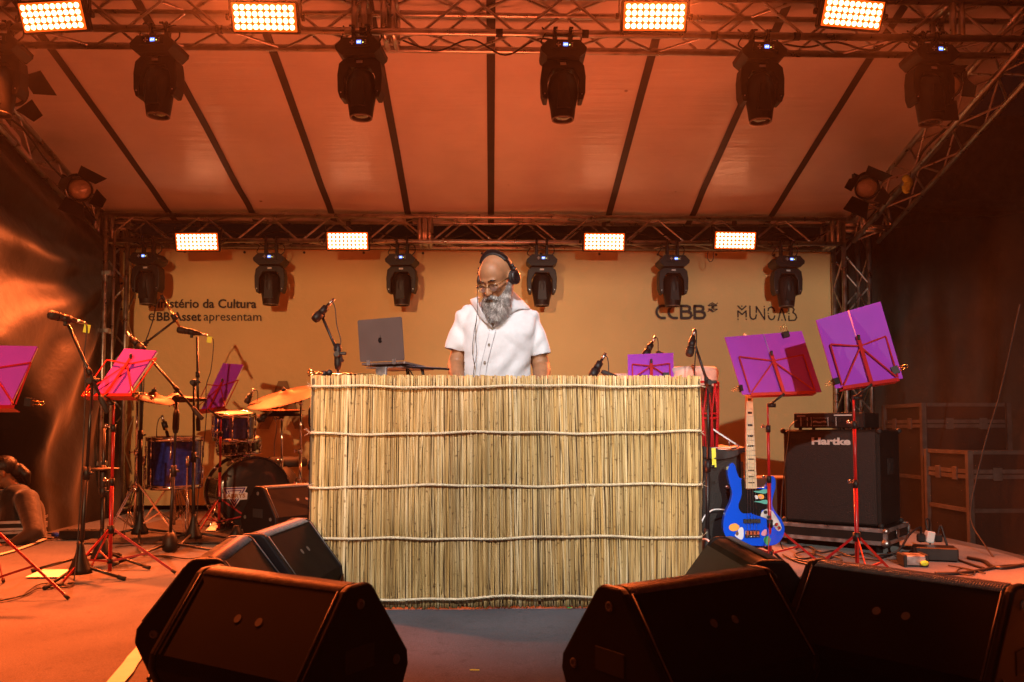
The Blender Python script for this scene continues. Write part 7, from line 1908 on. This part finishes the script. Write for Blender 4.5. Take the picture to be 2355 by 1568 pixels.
# button placket and buttons
def front_y(z): return 4.090 if z > 1.25 else 4.090 + 0.01 * (1.25 - z) / 0.2
pp = [PX(785, 985, 4.078), PX(765, 1080, 4.075), PX(742, 1183, 4.077), PX(715, 1290, 4.080), PX(693, 1382, 4.083), PX(672, 1500, 4.09), PX(655, 1650, 4.10)]
mb = MB(); q = curve(pp, 5)
for i in range(len(q) - 1): mb.bar(q[i], q[i + 1], 0.030, 0.004, (0, -1, 0))
mb = MB(); prev = None
PL_ = [(785, 1010), (776, 1060), (765, 1100), (754, 1140), (742, 1183), (729, 1235), (716, 1290), (704, 1335), (693, 1382), (684, 1430), (676, 1480), (668, 1560), (660, 1650)]
strip = []
for cx, cz in PL_: strip.append([drop(cx + w_, cz, 0.005) for w_ in (-34, -30, 0, 30, 34)])
vs = [p for r_ in strip for p in r_]
mb.add(vs, [(i * 5 + j, i * 5 + j + 1, (i + 1) * 5 + j + 1, (i + 1) * 5 + j) for i in range(len(strip) - 1) for j in range(4)], True)
o = mb.build('placket', W, sh); s2 = o.modifiers.new('s', 'SOLIDIFY'); s2.thickness = 0.003; s2.offset = 1
mb = MB()
for j in (0, 4): mb.tube([r_[j] + V((0, -0.003, 0)) for r_ in strip], 0.0007, 4)
mb.build('placket_seam', mat('seam_thread', (0.36, 0.36, 0.39), 0.8), sh)
mat('button', (0.16, 0.12, 0.09), 0.4, var=0.2)
mb2 = MB()
for cx, cz in ((785, 996), (743, 1183), (694, 1382), (668, 1560)):
    p = PX(cx, cz, 4.0); 
    # lies on the cloth: dropped onto its surface later
    mb = MB(); mb.lathe([(0.0062, 0.0), (0.0062, 0.002), (0.0045, 0.0028), (0.0035, 0.0018), (0.001, 0.0018)], V((p.x, 0, p.z)), (0, -1, 0), n=14)
    o = mb.build('button', M['button'], sh)
    bpy.context.view_layer.update()
    cl = [c for c in sh.children if c.name.startswith('shirt_cloth')][0]
    hit, loc, nrm, idx = cl.ray_cast(V((p.x, 3.5, p.z)) - org, V((0, 1, 0)))
    yy = (loc.y + org.y - 0.0105) if hit else 4.08
    for v in o.data.vertices: v.co.y += yy
# trousers
mb = MB()
chain(mb, [V((0.03, 4.33, 0.97)), V((0.03, 4.33, 0.90))], [0.155, 0.155], 18)
for s_ in (-1, 1):
    hx = 0.03 + s_ * 0.09
    chain(mb, [V((hx, 4.33, 0.88)), V((hx + s_ * 0.02, 4.31, 0.48)), V((hx + s_ * 0.03, 4.355, 0.10))], [0.112, 0.080, 0.068], 16)
remeshed(mb, 'trousers', 0.010, 0.5, M['trousers'], man, 4)
for s_ in (-1, 1):
    hx = 0.03 + s_ * 0.125; mb = MB(); chain(mb, [V((hx, 4.38, 0.052)), V((hx + s_ * 0.012, 4.24, 0.048)), V((hx + s_ * 0.018, 4.15, 0.042))], [0.050, 0.046, 0.038], 14)
    for i in range(len(mb.v)): mb.v[i].z = max(mb.v[i].z, 0.004)
    mb.build('shoe', M['shoe'], man)

# ---- seated figure in dark clothes at the left edge
PL = lambda x, y, Y=6.35: at(x, y, Y)
p0 = PL(20, 1235)
per = empty('person', (p0.x, p0.y, -0.62), 'dark haired person in a black shirt sitting low at the left edge', 'person')
mb = MB()
hc = PL(2, 1088); HM2 = Matrix.Rotation(R(-62), 3, 'Z') @ Matrix.Rotation(R(18), 3, 'X')
H2 = lambda x, y, z: hc + HM2 @ V((x, y, z))
def hb2(x, y, z, rx, ry, rz): mb.ball(H2(x, y, z), (rx, ry, rz), 22, 14, HM2)
hb2(0, 0.022, 0.035, 0.074, 0.092, 0.080); hb2(0, -0.028, -0.022, 0.060, 0.064, 0.078); hb2(0, -0.045, -0.078, 0.042, 0.042, 0.032)
hb2(0, -0.080, 0.024, 0.045, 0.016, 0.010); hb2(0.076, 0.010, -0.006, 0.011, 0.019, 0.030); hb2(-0.076, 0.010, -0.006, 0.011, 0.019, 0.030)
chain(mb, [H2(0, -0.088, 0.012), H2(0, -0.112, -0.032)], [0.008, 0.012]); chain(mb, [H2(-0.018, -0.094, -0.07), H2(0.018, -0.094, -0.07)], [0.007, 0.007])
nk_ = PL(30, 1122); chain(mb, [H2(0, 0.02, -0.05), nk_, PL(30, 1150)], [0.048, 0.052, 0.07])
sp = [PL(38, 1150), PL(48, 1185), PL(48, 1230), V((PL(44, 1240).x, 6.4, -0.38))]
chain(mb, sp, [0.09, 0.11, 0.12, 0.14], 18)
SHa, SHb = PL(62, 1150, 6.25), PL(-30, 1150, 6.55)
ELa = PL(80, 1225, 6.05); WRa = PL(10, 1265, 5.98)
chain(mb, [SHa, ELa, WRa], [0.055, 0.042, 0.028]); hand(mb, WRa, (-1, -0.1, -0.1), (0, 0.2, 1))
ELb = PL(-70, 1230, 6.3); WRb = PL(-90, 1262, 6.1); chain(mb, [SHb, ELb, WRb], [0.055, 0.042, 0.028]); hand(mb, WRb, (-0.5, -1, -0.1), (1, 0, 0.3))
hp_ = V((PL(44, 1240).x, 6.4, -0.42))
for dx_, dy_ in ((0.02, -0.12), (-0.02, 0.12)):
    h0 = hp_ + V((0, dy_, 0)); kn = h0 + V((-0.44, -0.10, 0.12)); ft_ = kn + V((0.02, -0.04, -0.62)); chain(mb, [h0, kn, ft_, ft_ + V((-0.16, -0.03, -0.02))], [0.09, 0.062, 0.045, 0.036])
remeshed(mb, 'body', 0.008, 0.5, M['skin'], per, 5)
mb = MB()
mb.ball(H2(0, 0.030, 0.045), (0.081, 0.098, 0.083), 22, 14, HM2); mb.ball(H2(0, 0.09, -0.01), (0.05, 0.04, 0.06), 16, 10, HM2)
chain(mb, [H2(0, 0.125, 0.0), H2(0.02, 0.15, -0.06), H2(0.01, 0.145, -0.13)], [0.035, 0.038, 0.018])
o = remeshed(mb, 'hair', 0.007, 0.5, mat('dark_hair', (0.008, 0.004, 0.003), 0.45, bump=1.0, bscale=90, stretch=(1, 1, 0.2), bdist=0.006), per, 3)
mb = MB()
chain(mb, [PL(38, 1146), PL(52, 1180), PL(50, 1228), V((PL(44, 1240).x, 6.4, -0.38))], [0.115, 0.150, 0.165, 0.18], 20)
chain(mb, [PL(50, 1150), SHa, ELa, WRa.lerp(ELa, 0.2)], [0.085, 0.085, 0.062, 0.044], 18); chain(mb, [PL(20, 1150), SHb, ELb.lerp(SHb, 0.35)], [0.085, 0.08, 0.062], 18)
mat('shirt_black', (0.006, 0.005, 0.0045), 0.7, bump=0.4, bscale=14, bdist=0.02, sheen=0.3)
remeshed(mb, 'shirt', 0.010, 0.6, M['shirt_black'], per, 8)
mb = MB()
for dx_, dy_ in ((0.02, -0.12), (-0.02, 0.12)):
    h0 = hp_ + V((0, dy_, 0)); kn = h0 + V((-0.44, -0.10, 0.12)); ft_ = kn + V((0.02, -0.04, -0.62)); chain(mb, [h0, kn, kn.lerp(ft_, 0.9)], [0.12, 0.085, 0.06])
remeshed(mb, 'trousers', 0.012, 0.5, M['trousers'], per, 3)
sb = empty('low_bench', (hp_.x, hp_.y, -1.0), 'dark low bench under the seated person at the left edge', 'bench')
mb = MB(); mb.box((hp_.x, hp_.y, -0.565), (0.5, 0.6, 0.04), ch=0.006); mb.build('seat', M['black_plastic'], sb)
for a_ in (-0.2, 0.2):
    for b_ in (-0.25, 0.25): mb = MB(); mb.tube([(hp_.x + a_, hp_.y + b_, -0.58), (hp_.x + a_, hp_.y + b_, -1.0)], 0.018, 8); mb.build('leg', M['black_metal'], sb)

# ------------------------------------------------------------------ haze in the air
hz = MB(); hz.box((0, 6, 2.5), (31, 25, 9.2))
hm = bpy.data.materials.new('haze_air'); hm.use_nodes = True; nt = hm.node_tree
nt.nodes.remove(nt.nodes['Principled BSDF'])
pv = nt.nodes.new('ShaderNodeVolumePrincipled'); pv.inputs['Color'].default_value = (0.9, 0.9, 0.9, 1); pv.inputs['Density'].default_value = 0.00025; pv.inputs['Anisotropy'].default_value = 0.5
nt.links.new(pv.outputs[0], nt.nodes['Material Output'].inputs['Volume'])
hz.solo('haze', hm, (0, 6, -2.1), None, None, kind='stuff')
